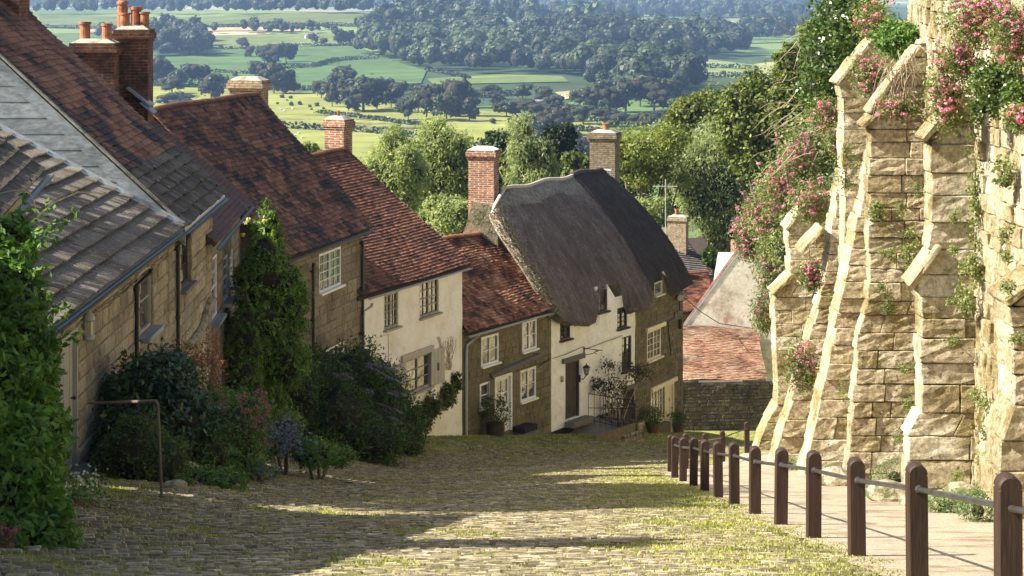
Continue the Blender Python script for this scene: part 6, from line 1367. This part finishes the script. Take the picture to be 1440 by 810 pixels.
big_tree('shrub_tree', 'light green bush below the willow, just above the small orange roof', 112, sub(635, 305, 90, 70, 10, 5), 12000, .2, 'willow', 305, 635, k=.7)
big_tree('dark_tree', 'deep green yew tree right of the weeping birch', 170, sub(790, 225, 70, 110, 10, 6), 9000, .32, 'oak', 306, 790)
big_tree('broadleaf_tree', 'bushy green tree directly left of the far thatch chimney', 140, sub(812, 235, 60, 60, 8, 7), 6000, .25, 'hill', 307, 812)
big_tree('pine', 'open crowned yellow green pine with bare limbs right of the far thatch chimney', 128, [(905, 205, 100, 40), (880, 220, 50, 36), (935, 225, 60, 34), (900, 250, 50, 22), (945, 195, 50, 30), (870, 200, 40, 24), (920, 240, 40, 20), (955, 255, 36, 22)], 9000, .24, 'pine', 308, 908, k=.35, clump=.4, aspect=3.0, tr=.32)
big_tree('shrub_tree', 'low light bush under the pine', 122, sub(905, 300, 90, 60, 9, 9), 8000, .2, 'willow', 309, 905)
big_tree('birch', 'broad grey green weeping birch behind the far brick stacks', 132, sub(1008, 265, 130, 210, 20, 10), 36000, .24, 'birch', 310, 1008, aspect=3.2, droop=1.0, clump=.35)
big_tree('oak', 'dark olive oak crown rising above the weeping birch', 140, sub(1010, 165, 150, 110, 16, 11), 20000, .3, 'hill', 311, 1000)
big_tree('oak', 'large hillside oak left of the ivy thicket', 118, sub(1080, 170, 150, 210, 22, 12), 36000, .26, 'hill', 312, 1085)
big_tree('broadleaf_tree', 'hillside tree just above the bramble bank', 98, sub(1128, 120, 90, 190, 16, 13), 22000, .22, 'hill', 313, 1128)
big_tree('shrub_tree', 'small bright green bush beside the pale shed roof', 118, sub(998, 362, 30, 40, 5, 14), 2500, .18, 'fern', 314, 998, tr=.1)
big_tree('shrub_tree', 'round green bush showing between the two left brick stacks', 110, sub(430, 212, 40, 36, 6, 15), 3500, .2, 'willow', 315, 430, tr=.12)
big_tree('broadleaf_tree', 'green tree between the pine and the weeping birch', 140, sub(950, 290, 60, 100, 10, 16), 9000, .24, 'hill', 316, 950)
big_tree('broadleaf_tree', 'tree behind the willow and the weeping birch', 150, sub(700, 210, 70, 60, 8, 17), 6000, .28, 'oak_light', 317, 700)
big_tree('broadleaf_tree', 'dark green tree filling the gap behind the rounded willow', 175, sub(650, 235, 110, 90, 10, 18), 9000, .34, 'oak_light', 318, 650)
big_tree('broadleaf_tree', 'dark tree low behind the feathery pale tree', 165, sub(575, 300, 120, 80, 10, 19), 9000, .34, 'oak_light', 319, 575)
big_tree('broadleaf_tree', 'dark green tree behind the open crowned pine', 170, sub(880, 260, 130, 110, 12, 20), 12000, .34, 'hill', 320, 880)
big_tree('broadleaf_tree', 'green tree between the open crowned pine and the olive oak', 160, sub(945, 190, 70, 60, 8, 21), 7000, .3, 'hill', 321, 945)
# ------------------------------------------------ valley
def proj(x, Y): return x / Y * F + 720, -g(x, Y) / Y * F + HY
def inpoly(x, y, poly):
    c = False; n = len(poly)
    for i in range(n):
        x1, y1 = poly[i]; x2, y2 = poly[(i + 1) % n]
        if (y1 > y) != (y2 > y) and x < (x2 - x1) * (y - y1) / (y2 - y1) + x1: c = not c
    return c
def field(poly, col, label, col2=None):
    """pasture or stubble sheet laid on the terrain; the corners are turned from picture into ground once"""
    m_ = M('field_grass', [col, col2 or tuple(c * .8 for c in col)], island=False, stain=tuple(c * 1.15 for c in col), stain_scale=.012, stain_pos=(.45, .6), fine=.05, fine_amt=.25, bstr=0, rough=1, spec=.05)
    W = [hit(px, r, 300) for px, r in poly]; P2 = [(w.x, w.y) for w in W]; x0, x1 = min(p[0] for p in P2), max(p[0] for p in P2); y0, y1 = min(p[1] for p in P2), max(p[1] for p in P2)
    bm = bmesh.new(); vs = []
    n = len(P2)
    for i in range(n):
        for k in range(4): a, b = P2[i], P2[(i + 1) % n]; f = k / 4; vs.append(bm.verts.new((a[0] + (b[0] - a[0]) * f, a[1] + (b[1] - a[1]) * f, 0)))
    bm.faces.new(vs)
    for ax in (0, 1):
        lo, hi, st = (x0, x1, max(12, (x1 - x0) / 24)) if ax == 0 else (y0, y1, max(12, (y1 - y0) / 24)); c = lo + st
        while c < hi:
            bmesh.ops.bisect_plane(bm, geom=list(bm.verts) + list(bm.edges) + list(bm.faces), plane_co=(c, 0, 0) if ax == 0 else (0, c, 0), plane_no=(1, 0, 0) if ax == 0 else (0, 1, 0)); c += st
    for v in bm.verts: v.co.z = g(v.co.x, v.co.y) + .25 + .0003 * v.co.y
    me = bpy.data.meshes.new('field'); bm.to_mesh(me); bm.free(); me.materials.append(m_); o = bpy.data.objects.new('field', me); COL.objects.link(o); o['kind'] = 'structure'
GR = (.12, .18, .055); YG = (.20, .215, .055); OL = (.105, .13, .045); TAN = (.30, .24, .145)
field([(55, 20), (520, 20), (520, 38), (55, 39)], OL, '')
field([(120, 42), (420, 41), (425, 45.5), (120, 47)], TAN, '')
field([(270, 52), (430, 49), (500, 52), (500, 62), (430, 66), (280, 70)], (.12, .15, .05), '')
field([(205, 72), (400, 67), (505, 66), (600, 100), (592, 118), (470, 125), (205, 119)], (.075, .125, .042), '')
field([(180, 122), (440, 130), (600, 152), (850, 170), (880, 240), (700, 300), (150, 300)], YG, '')
field([(380, 158), (470, 160), (600, 176), (600, 186), (480, 178), (380, 170)], (.25, .20, .10), '')
field([(880, 80), (985, 83), (1065, 93), (1065, 98), (990, 99), (895, 92)], (.16, .20, .065), '')
field([(960, 98), (1065, 99), (1065, 106), (1010, 108), (955, 103)], (.17, .21, .065), '')
field([(780, 131), (822, 127), (822, 135), (795, 141)], TAN, ''); field([(900, 34), (1032, 31), (1032, 34), (902, 37.5)], (.38, .36, .16), '')
field([(1000, 48), (1140, 46), (1140, 60), (1000, 62)], (.12, .19, .06), ''); field([(640, 50), (720, 52), (715, 56), (650, 55)], (.2, .25, .08), '')
field([(820, 18), (920, 17), (925, 23), (840, 26)], (.22, .24, .1), '')
# prototype valley trees, one per habit
def vtree(seed, w_, h_, mat, n=620, trunk=.08, nl=8):
    t = bpy.data.objects.new('valley_tree', None); COL.objects.link(t); ORG[t.name] = Vector((0, 0, 0)); pr = random.Random(seed); LBs = [(0, 0, h_ * (.55 + trunk / 2), w_ * .36, w_ * .36, h_ * (.38 - trunk / 3))]
    for k in range(nl):
        a = k * 6.283 / nl + pr.uniform(-.3, .3); r = w_ * .27; LBs.append((r * math.cos(a), r * math.sin(a), h_ * pr.uniform(trunk + .18, .8), w_ * pr.uniform(.17, .26), w_ * pr.uniform(.17, .26), h_ * pr.uniform(.13, .2)))
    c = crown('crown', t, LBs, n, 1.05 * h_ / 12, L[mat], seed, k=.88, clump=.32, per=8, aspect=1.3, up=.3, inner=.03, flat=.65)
    m = MB(); m.tube([(0, 0, -.5), (0, 0, h_ * .5)], [h_ * .03, h_ * .02], 6); m.build('trunk', MT['bark'], t)
    return t
protos = [vtree(1, 12, 12, 'oak'), vtree(2, 13, 11, 'oak', trunk=.02), vtree(3, 11, 12, 'oak_light', trunk=.13), vtree(4, 7, 14, 'oak', trunk=.1), vtree(5, 14, 9, 'oak', trunk=.02, nl=9), vtree(6, 12, 10, 'oak_light', trunk=.05, nl=9)]
PH = [12, 11, 12, 14, 9, 10]; PW = [12, 13, 11, 7, 14, 12]
VT = []
def vt(px, row, hp, wp, kind, label, group=None):
    w = hit(px, row, 300); k = w.y / F; o = copy_tree(protos[kind]); o.location = w; q_ = 1.22 if row > 122 and wp > 18 else 1.0; h = hp * k * q_ / PH[kind]; ww = wp * k * q_ / PW[kind]; o.scale = (ww, ww, h); o.rotation_euler.z = (px * 7.3) % 6.28
    for c in o.children:
        if h * PH[kind] / k < 12 and c.name.startswith('trunk'): bpy.data.objects.remove(c)
    tag(o, label, 'tree', group or 'trees in the valley'); VT.append(o); return o
named = [(297, 143, 36, 34, 0, 'lone round tree with visible trunk in the meadow left of the second chimney'), (341, 68, 17, 22, 0, 'lone dark round tree in the upper pasture'), (351, 81, 18, 18, 1, 'rounded tree just below the lone dark one in the upper pasture'), (500, 37, 13, 5, 3, 'single slim poplar on the edge of the far green field'),
 (574, 170, 28, 22, 2, 'small pale tree with a bare trunk at the meadow edge'), (693, 176, 11, 11, 5, 'small round bush at the right end of the meadow trees'), (660, 172, 33, 28, 0, 'dark tree at the right end of the meadow tree group'), (628, 172, 36, 38, 2, 'pale green round tree in the middle of the meadow tree group'),
 (511, 158, 46, 62, 0, 'largest dark tree of the clump above the cream cottage roof'), (550, 153, 30, 28, 2, 'yellowish tree right of the largest dark one'), (785, 192, 38, 38, 0, 'dark green tree above the far thatch'), (242, 133, 24, 32, 5, 'grey green rounded tree beside the tall brick stack'), (247, 151, 20, 50, 5, 'low spreading bush right of the tall brick stack'),
 (990, 93, 19, 16, 0, 'lone tree on the edge of the right hand pasture'), (983, 106, 15, 14, 2, 'pale lone tree in the right hand pasture'), (1018, 107, 9, 8, 5, 'small bush at the end of the right hand pasture')]
for a in named: vt(*a)
groups = [('dark trees standing round the pale farmhouse', [(440, 61, 16, 18, 0), (455, 63, 11, 14, 5), (478, 64, 27, 26, 0), (491, 62, 21, 22, 1), (503, 62, 16, 16, 0), (436, 42, 9, 12, 0), (447, 43, 10, 10, 1), (458, 42, 12, 15, 0), (470, 43, 8, 12, 1), (515, 50, 18, 20, 1)], 'one of the dark trees standing round the pale farmhouse'),
 ('trees of the clump in the middle of the green slope', [(372, 91, 30, 32, 0), (388, 91, 33, 34, 1), (402, 88, 30, 28, 0), (412, 80, 20, 18, 1), (362, 106, 23, 30, 0)], 'one of the dark trees of the clump in the middle of the green slope'),
 ('trees left of the tall brick stack', [(216, 118, 40, 36, 1), (232, 116, 38, 34, 0), (250, 122, 27, 28, 5), (270, 120, 34, 42, 0), (288, 117, 28, 24, 1), (224, 100, 24, 26, 0), (316, 121, 15, 20, 5)], 'one of the broadleaf trees just right of the tall brick stack'),
 ('trees behind the second chimney', [(385, 133, 42, 44, 0), (402, 133, 32, 30, 1), (372, 128, 22, 26, 1), (415, 130, 16, 18, 5)], 'one of the dark trees directly behind the second chimney'),
 ('trees of the meadow clump', [(452, 139, 24, 26, 5), (467, 152, 32, 26, 2), (484, 128, 32, 32, 2), (490, 157, 42, 30, 0), (470, 128, 24, 22, 2), (530, 155, 36, 30, 0), (547, 133, 20, 20, 1), (600, 170, 44, 36, 0), (615, 160, 38, 34, 1), (640, 165, 48, 40, 1), (588, 160, 30, 26, 2), (560, 140, 22, 28, 1), (655, 152, 28, 36, 1), (566, 160, 20, 22, 1)], 'broadleaf tree in the long clump on the far side of the yellow meadow'),
 ('hedgerow trees beyond the meadow', [(712, 166, 24, 36, 5), (738, 162, 22, 30, 5), (760, 168, 22, 34, 5), (735, 140, 20, 26, 2), (765, 145, 22, 28, 5), (690, 140, 20, 26, 5), (700, 150, 18, 22, 0), (780, 160, 26, 30, 5), (800, 172, 24, 34, 5), (820, 176, 26, 34, 2), (835, 160, 34, 34, 0), (850, 178, 26, 40, 5), (860, 165, 40, 38, 0), (880, 158, 44, 46, 0), (900, 150, 40, 40, 2), (920, 158, 40, 44, 0), (942, 150, 36, 36, 2), (875, 182, 22, 36, 5), (905, 184, 24, 40, 5), (930, 180, 24, 40, 5), (960, 170, 30, 36, 2), (850, 140, 26, 28, 2), (815, 150, 22, 28, 5), (760, 200, 34, 34, 1), (735, 195, 30, 36, 1), (770, 185, 26, 28, 1), (800, 215, 30, 36, 0), (820, 225, 28, 34, 1)], 'one of the hedgerow trees beyond the yellow meadow'),
 ('small bushes dotted over the meadow', [(397, 139, 7, 9, 4), (409, 140, 6, 8, 4), (422, 149, 8, 8, 4), (410, 150, 8, 8, 4), (446, 151, 8, 9, 4), (395, 181, 13, 10, 4), (436, 152, 6, 7, 4), (404, 143, 4, 5, 4), (455, 155, 5, 6, 4), (390, 148, 5, 6, 4), (502, 157, 9, 10, 4), (296, 69, 7, 10, 4), (311, 69, 7, 9, 4), (325, 70, 6, 7, 4), (331, 108, 8, 10, 4), (495, 49, 8, 7, 4), (507, 49, 10, 12, 4), (438, 156, 5, 5, 4), (520, 168, 4, 7, 4), (560, 180, 5, 8, 4), (430, 182, 8, 6, 4)], 'one of the small dark bushes dotted over the pastures')]
for grp, lst, lab in groups:
    for a in lst: vt(*a, lab, grp)
for p in protos:
    for c in list(p.children): bpy.data.objects.remove(c)
    bpy.data.objects.remove(p)
# woods and far tree belts: one mass each
def wood(poly, name, label, spacing, rmin, rmax, per, mat, seed, size=1.7):
    per = int(per * 1.5) // 5 * 5
    rng = np.random.default_rng(seed); W = [hit(px, r, 300) for px, r in poly]; xs0, xs1 = min(w.x for w in W), max(w.x for w in W); ys0, ys1 = min(w.y for w in W), max(w.y for w in W)
    N = int((xs1 - xs0) * (ys1 - ys0) / (spacing * 1.15) ** 2); N = min(N, 60000); X = rng.uniform(xs0, xs1, N); Yv = rng.uniform(ys0, ys1, N); Z = G(X, Yv); px = X / Yv * F + 720; rw = -Z / Yv * F + HY
    k = np.array([inpoly(a, b, poly) for a, b in zip(px, rw)]); X, Yv, Z = X[k], Yv[k], Z[k]; n = len(X); 
    if n == 0: return
    r = rng.uniform(rmin, rmax, n) * 1.25 * rng.choice([.75, 1, 1.2], n); h = r * rng.uniform(1.2, 1.7, n); c = np.stack([X, Yv, Z + h * .95], -1); rad = np.stack([r, r, h * .75], -1)
    nl = 5; cl = np.repeat(c, nl, axis=0); rl = np.repeat(rad, nl, axis=0); d = rng.normal(size=cl.shape); d /= np.linalg.norm(d, axis=1, keepdims=True); d[:, 2] = np.abs(d[:, 2]) * .8; cl = cl + d * rl * .45; rl = rl * .55
    C = np.repeat(cl, per // nl, axis=0); RR = np.repeat(rl, per // nl, axis=0); d = rng.normal(size=C.shape); d /= np.linalg.norm(d, axis=1, keepdims=True); flip = (d[:, 1] > .3) & (rng.random(len(d)) < .7); d[flip, 1] *= -1; C = C + d * RR * rng.uniform(.85, 1.08, size=(len(C), 1))
    sz = np.repeat(r * size / 5.2, nl * (per // nl)); Q = leaf_quads(C, sz, rng, 1.2, d, .25, .8)
    # solid inner crowns
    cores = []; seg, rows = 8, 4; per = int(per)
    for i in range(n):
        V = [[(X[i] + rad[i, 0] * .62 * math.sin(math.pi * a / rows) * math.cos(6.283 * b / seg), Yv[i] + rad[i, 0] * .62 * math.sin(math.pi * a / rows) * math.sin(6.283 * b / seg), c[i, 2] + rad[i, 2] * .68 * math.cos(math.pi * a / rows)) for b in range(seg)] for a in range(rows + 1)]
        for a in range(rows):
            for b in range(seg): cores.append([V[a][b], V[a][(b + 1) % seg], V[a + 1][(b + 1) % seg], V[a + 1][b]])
    pale = rng.random(n) < .28; mi = np.concatenate([np.repeat(pale, nl * (per // nl)), np.full(n * seg * rows, 2)]).astype(np.int32); Q = np.concatenate([Q, np.array(cores)]); o = quads_mesh(name, Q, L[mat]); o.data.materials.append(L['oak_light' if mat == 'oak' else 'oak']); o.data.materials.append(MT['inner_twig_shade']); o.data.polygons.foreach_set('material_index', mi); o['kind'] = 'stuff'; tag(o, label, 'woodland'); return o
wood([(500, 70), (515, 52), (540, 40), (570, 34), (610, 32), (650, 40), (700, 52), (760, 58), (760, 64), (620, 62), (560, 58)], 'woodland', 'dark wood on the skyline of the valley knoll', 11, 6, 9, 90, 'oak', 401)
wood([(498, 76), (560, 60), (640, 62), (760, 64), (790, 78), (700, 96), (640, 100), (588, 100), (560, 90)], 'woodland', 'paler wood on the near flank of the valley knoll', 11, 5, 8, 100, 'oak_light', 402)
field([(600, 112), (700, 106), (790, 108), (800, 116), (700, 118), (610, 120)], (.12, .16, .055), '')
wood([(640, 104), (720, 98), (800, 92), (880, 96), (960, 112), (980, 132), (900, 146), (830, 128), (820, 112), (780, 105), (700, 104)], 'woodland', 'wide belt of mixed wood across the middle of the valley', 10, 5, 8, 110, 'oak', 403)
wood([(700, 98), (800, 92), (880, 96), (960, 112), (940, 120), (850, 110), (760, 104)], 'woodland', 'lighter tree tops along the upper edge of the middle belt', 14, 4, 7, 90, 'oak_light', 407)
wood([(760, 58), (860, 52), (960, 62), (1050, 66), (1050, 78), (1000, 84), (940, 82), (880, 76), (800, 80), (780, 70)], 'woodland', 'dark woods behind the right hand pastures', 13, 6, 9, 90, 'oak', 404)
wood([(985, 52), (1100, 48), (1120, 56), (1000, 60)], 'woodland', 'small far wood left of the hillside trees', 15, 5, 8, 70, 'oak', 408)
wood([(205, 60), (283, 58), (288, 76), (300, 80), (205, 82)], 'woodland', 'dark copse to the right of the chimney pots', 9, 5, 8, 100, 'oak', 405)
wood([(40, 19.2), (520, 18.4), (520, 20.6), (40, 21.6)], 'tree_belt', 'long straight belt of trees along the top of the far field', 16, 6, 8, 60, 'oak', 406)
wood([(130, 47.5), (300, 47), (440, 44), (440, 50), (300, 52), (280, 56), (205, 57), (130, 56)], 'tree_belt', 'dark hedge belt below the tan strip', 12, 3, 5, 70, 'oak', 409)
wood([(560, 14), (1160, 12), (1160, 44), (1050, 44), (1040, 30), (890, 30), (890, 44), (760, 46), (700, 30), (560, 22)], 'far_woodland', 'blue hazy woods scattered across the far plain', 34, 6, 11, 40, 'oak', 410, 2.4)
wood([(830, 12), (900, 10), (1000, 14), (1060, 22), (1000, 27), (900, 22), (850, 20)], 'far_woodland', 'blue wooded hill on the far plain', 22, 7, 11, 40, 'oak', 411, 2.4)
wood([(0, 0), (1160, 0), (1160, 12), (560, 14), (500, 16), (0, 16)], 'far_woodland', 'palest woods near the horizon', 60, 8, 14, 30, 'oak', 412, 3)
# hedges
def hedge(pts, h, w_, label, seed):
    W = [hit(px, r, 300) for px, r in pts]; rng = np.random.default_rng(seed); t = thing('hedge', label, 'hedge', tuple(W[0])); C = []; mb = MB()
    for a, b in zip(W[:-1], W[1:]):
        n = max(2, int((b - a).length / 3)); 
        for k in range(n):
            p = a.lerp(b, k / n); p.z = g(p.x, p.y); C.append((p.x, p.y, p.z + h * .45))
    C = np.array(C); K = 26; hh = h * (1 + .35 * np.sin(np.arange(len(C)) * .7) * rng.random(len(C))); Cc = np.repeat(C, K, axis=0); d = rng.normal(size=Cc.shape); d /= np.linalg.norm(d, axis=1, keepdims=True)
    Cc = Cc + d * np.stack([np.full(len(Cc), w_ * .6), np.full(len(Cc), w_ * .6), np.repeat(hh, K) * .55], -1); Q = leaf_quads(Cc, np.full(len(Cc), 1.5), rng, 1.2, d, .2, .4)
    quads_mesh('foliage', Q, L['oak'], t); return t
for k, (pts, h, w_, lab) in enumerate([([(60, 39.5), (300, 39.5), (520, 38.5)], 4, 4, 'straight hedge below the long far field'), ([(400, 98), (440, 96), (470, 88), (500, 85), (535, 84)], 4, 3, 'dark curving hedge across the green slope'), ([(280, 71), (360, 70), (400, 66), (430, 65), (500, 65)], 3, 3, 'hedge along the foot of the upper pasture'), ([(205, 120), (240, 121), (300, 122), (330, 121)], 4, 4, 'dark hedge right of the tall brick stack'), ([(400, 182), (440, 184), (520, 188), (590, 196)], 3.5, 3, 'low hedge crossing the yellow meadow'), ([(600, 100), (625, 104), (660, 112)], 3, 3, 'hedge at the foot of the knoll wood'), ([(960, 98.5), (1010, 96.5), (1065, 99)], 4, 4, 'hedge between the right hand pastures'), ([(900, 108), (960, 110), (1060, 108)], 4, 4, 'hedge below the right hand pastures'), ([(1000, 54), (1060, 53), (1100, 51)], 4, 4, 'far hedge near the hillside trees'), ([(450, 160), (520, 168), (590, 178)], 2, 6, 'scrubby strip across the tan meadow'), ([(640, 132), (680, 138), (720, 134)], 4, 4, 'hedge in front of the middle wood'), ([(720, 175), (780, 180), (850, 190)], 3, 4, 'hedge beyond the willow'), ([(215, 100), (300, 103), (365, 106)], 3, 3, 'thin hedge across the lower green slope'), ([(300, 126), (400, 126), (470, 128)], 3, 3, 'hedge at the top of the yellow meadow'), ([(560, 125), (600, 130), (640, 128)], 4, 4, 'short hedge below the green slope')]): hedge(pts, h, w_, lab, 500 + k)
# farm buildings
def barn(px, row, wpx, hpx, label, ang=.3):
    w = hit(px, row, 300); k = w.y / F; a = wpx * k; h = hpx * k; t = thing('farm_building', label, 'building', tuple(w)); c, s = math.cos(ang), math.sin(ang); q = lambda x, y, z: (w.x + x * c - y * s, w.y + x * s + y * c, w.z + z); b = a * .5
    m = MB(); m.add([q(-a / 2, 0, -1), q(a / 2, 0, -1), q(a / 2, b, -1), q(-a / 2, b, -1), q(-a / 2, 0, h * .55), q(a / 2, 0, h * .55), q(a / 2, b, h * .55), q(-a / 2, b, h * .55), q(-a / 2, b / 2, h * .96), q(a / 2, b / 2, h * .96)], [(0, 1, 5, 4), (1, 2, 6, 9, 5), (2, 3, 7, 6), (3, 0, 4, 8, 7)]); m.build('wall', MT['far_wall'], t)
    m = MB(); slab(m, q(-a / 2 - .4, -.4, h * .52), q(a / 2 + .4, -.4, h * .52), q(a / 2 + .4, b / 2, h), q(-a / 2 - .4, b / 2, h), .2); slab(m, q(a / 2 + .4, b + .4, h * .52), q(-a / 2 - .4, b + .4, h * .52), q(-a / 2 - .4, b / 2, h), q(a / 2 + .4, b / 2, h), .2); m.build('roof', MT['far_roof'], t)
for a in [(438, 55, 16, 9, 'pale farmhouse among dark trees on the green slope'), (692, 47, 10, 9, 'small pale house on the edge of the knoll wood'), (785, 76, 16, 5, 'long low barn in the middle of the valley woods'), (845, 74, 14, 5, 'second long barn right of the first in the valley woods'), (655, 141, 10, 6, 'white roofed shed behind the meadow trees'), (706, 150, 12, 5, 'pale blue roofed shed beyond the meadow trees'), (756, 145, 16, 5, 'grey barn left of the tan field'), (770, 17, 12, 3, 'tiny white far building on the hazy plain'), (748, 29, 8, 3, 'tiny pale building among the far hazy woods'), (770, 30, 9, 3, 'second tiny pale building among the far hazy woods'), (610, 168, 5, 5, 'little cream hut among the meadow trees')]: barn(*a)
# sheep
pr2 = random.Random(3); m = MB(); m.lathe((0, 0, .35), [(.1, 0), (.32, .12), (.4, .3), (.32, .5), (.08, .6)], 8)
for (x, y) in ((-.2, -.3), (.2, -.3), (-.2, .3), (.2, .3)): m.tube([(x, y, 0), (x, y, .5)], .05, 4)
m.tube([(0, -.3, .65), (0, -.65, .85), (0, -.85, .72)], [.16, .15, .07], 6); sh = m.build('sheep', MT['sheep'], origin=(0, 0, 0)); sp = []
for k, (px, row) in enumerate([(395, 156), (400, 158), (546, 168), (590, 171), (412, 155), (556, 172), (420, 190), (415, 193), (425, 196), (480, 176)]):
    o = sh if k == 0 else sh.copy()
    if k: COL.objects.link(o)
    o.location = hit(px, row, 300); o.rotation_euler.z = pr2.uniform(0, 6.28); o.scale = (1.5, 1.5, 1.5); tag(o, 'one of the tiny pale sheep grazing in the yellow meadow', 'sheep', 'sheep in the valley meadow')
# ------------------------------------------------ haze
m = MB(); m.box(-9500, 9500, -60, 15500, -76, 160); hz = m.build('haze', []) if False else None
me = bpy.data.meshes.new('haze'); bm = bmesh.new(); bmesh.ops.create_cube(bm, size=1)
for v in bm.verts: v.co = Vector((v.co.x * 19400, 7700 + v.co.y * 15600, (-76 if v.co.z < 0 else 190)))
bm.to_mesh(me); bm.free(); hz = bpy.data.objects.new('haze', me); COL.objects.link(hz); hz['kind'] = 'stuff'; tag(hz, 'blue summer haze over the valley', 'haze')
mh = bpy.data.materials.new('haze'); mh.use_nodes = True; nt = mh.node_tree; nt.nodes.clear(); o_ = nt.nodes.new('ShaderNodeOutputMaterial'); vv = nt.nodes.new('ShaderNodeVolumePrincipled'); vv.inputs['Density'].default_value = .000105; vv.inputs['Color'].default_value = (.38, .60, 1, 1); vv.inputs['Anisotropy'].default_value = .2
nt.links.new(vv.outputs[0], o_.inputs['Volume']); me.materials.append(mh)

for o in list(SC.objects):
    if o.get('label') and not (4 <= len(o['label'].split()) <= 16): print('LABEL LEN', len(o['label'].split()), o.name, o['label'])
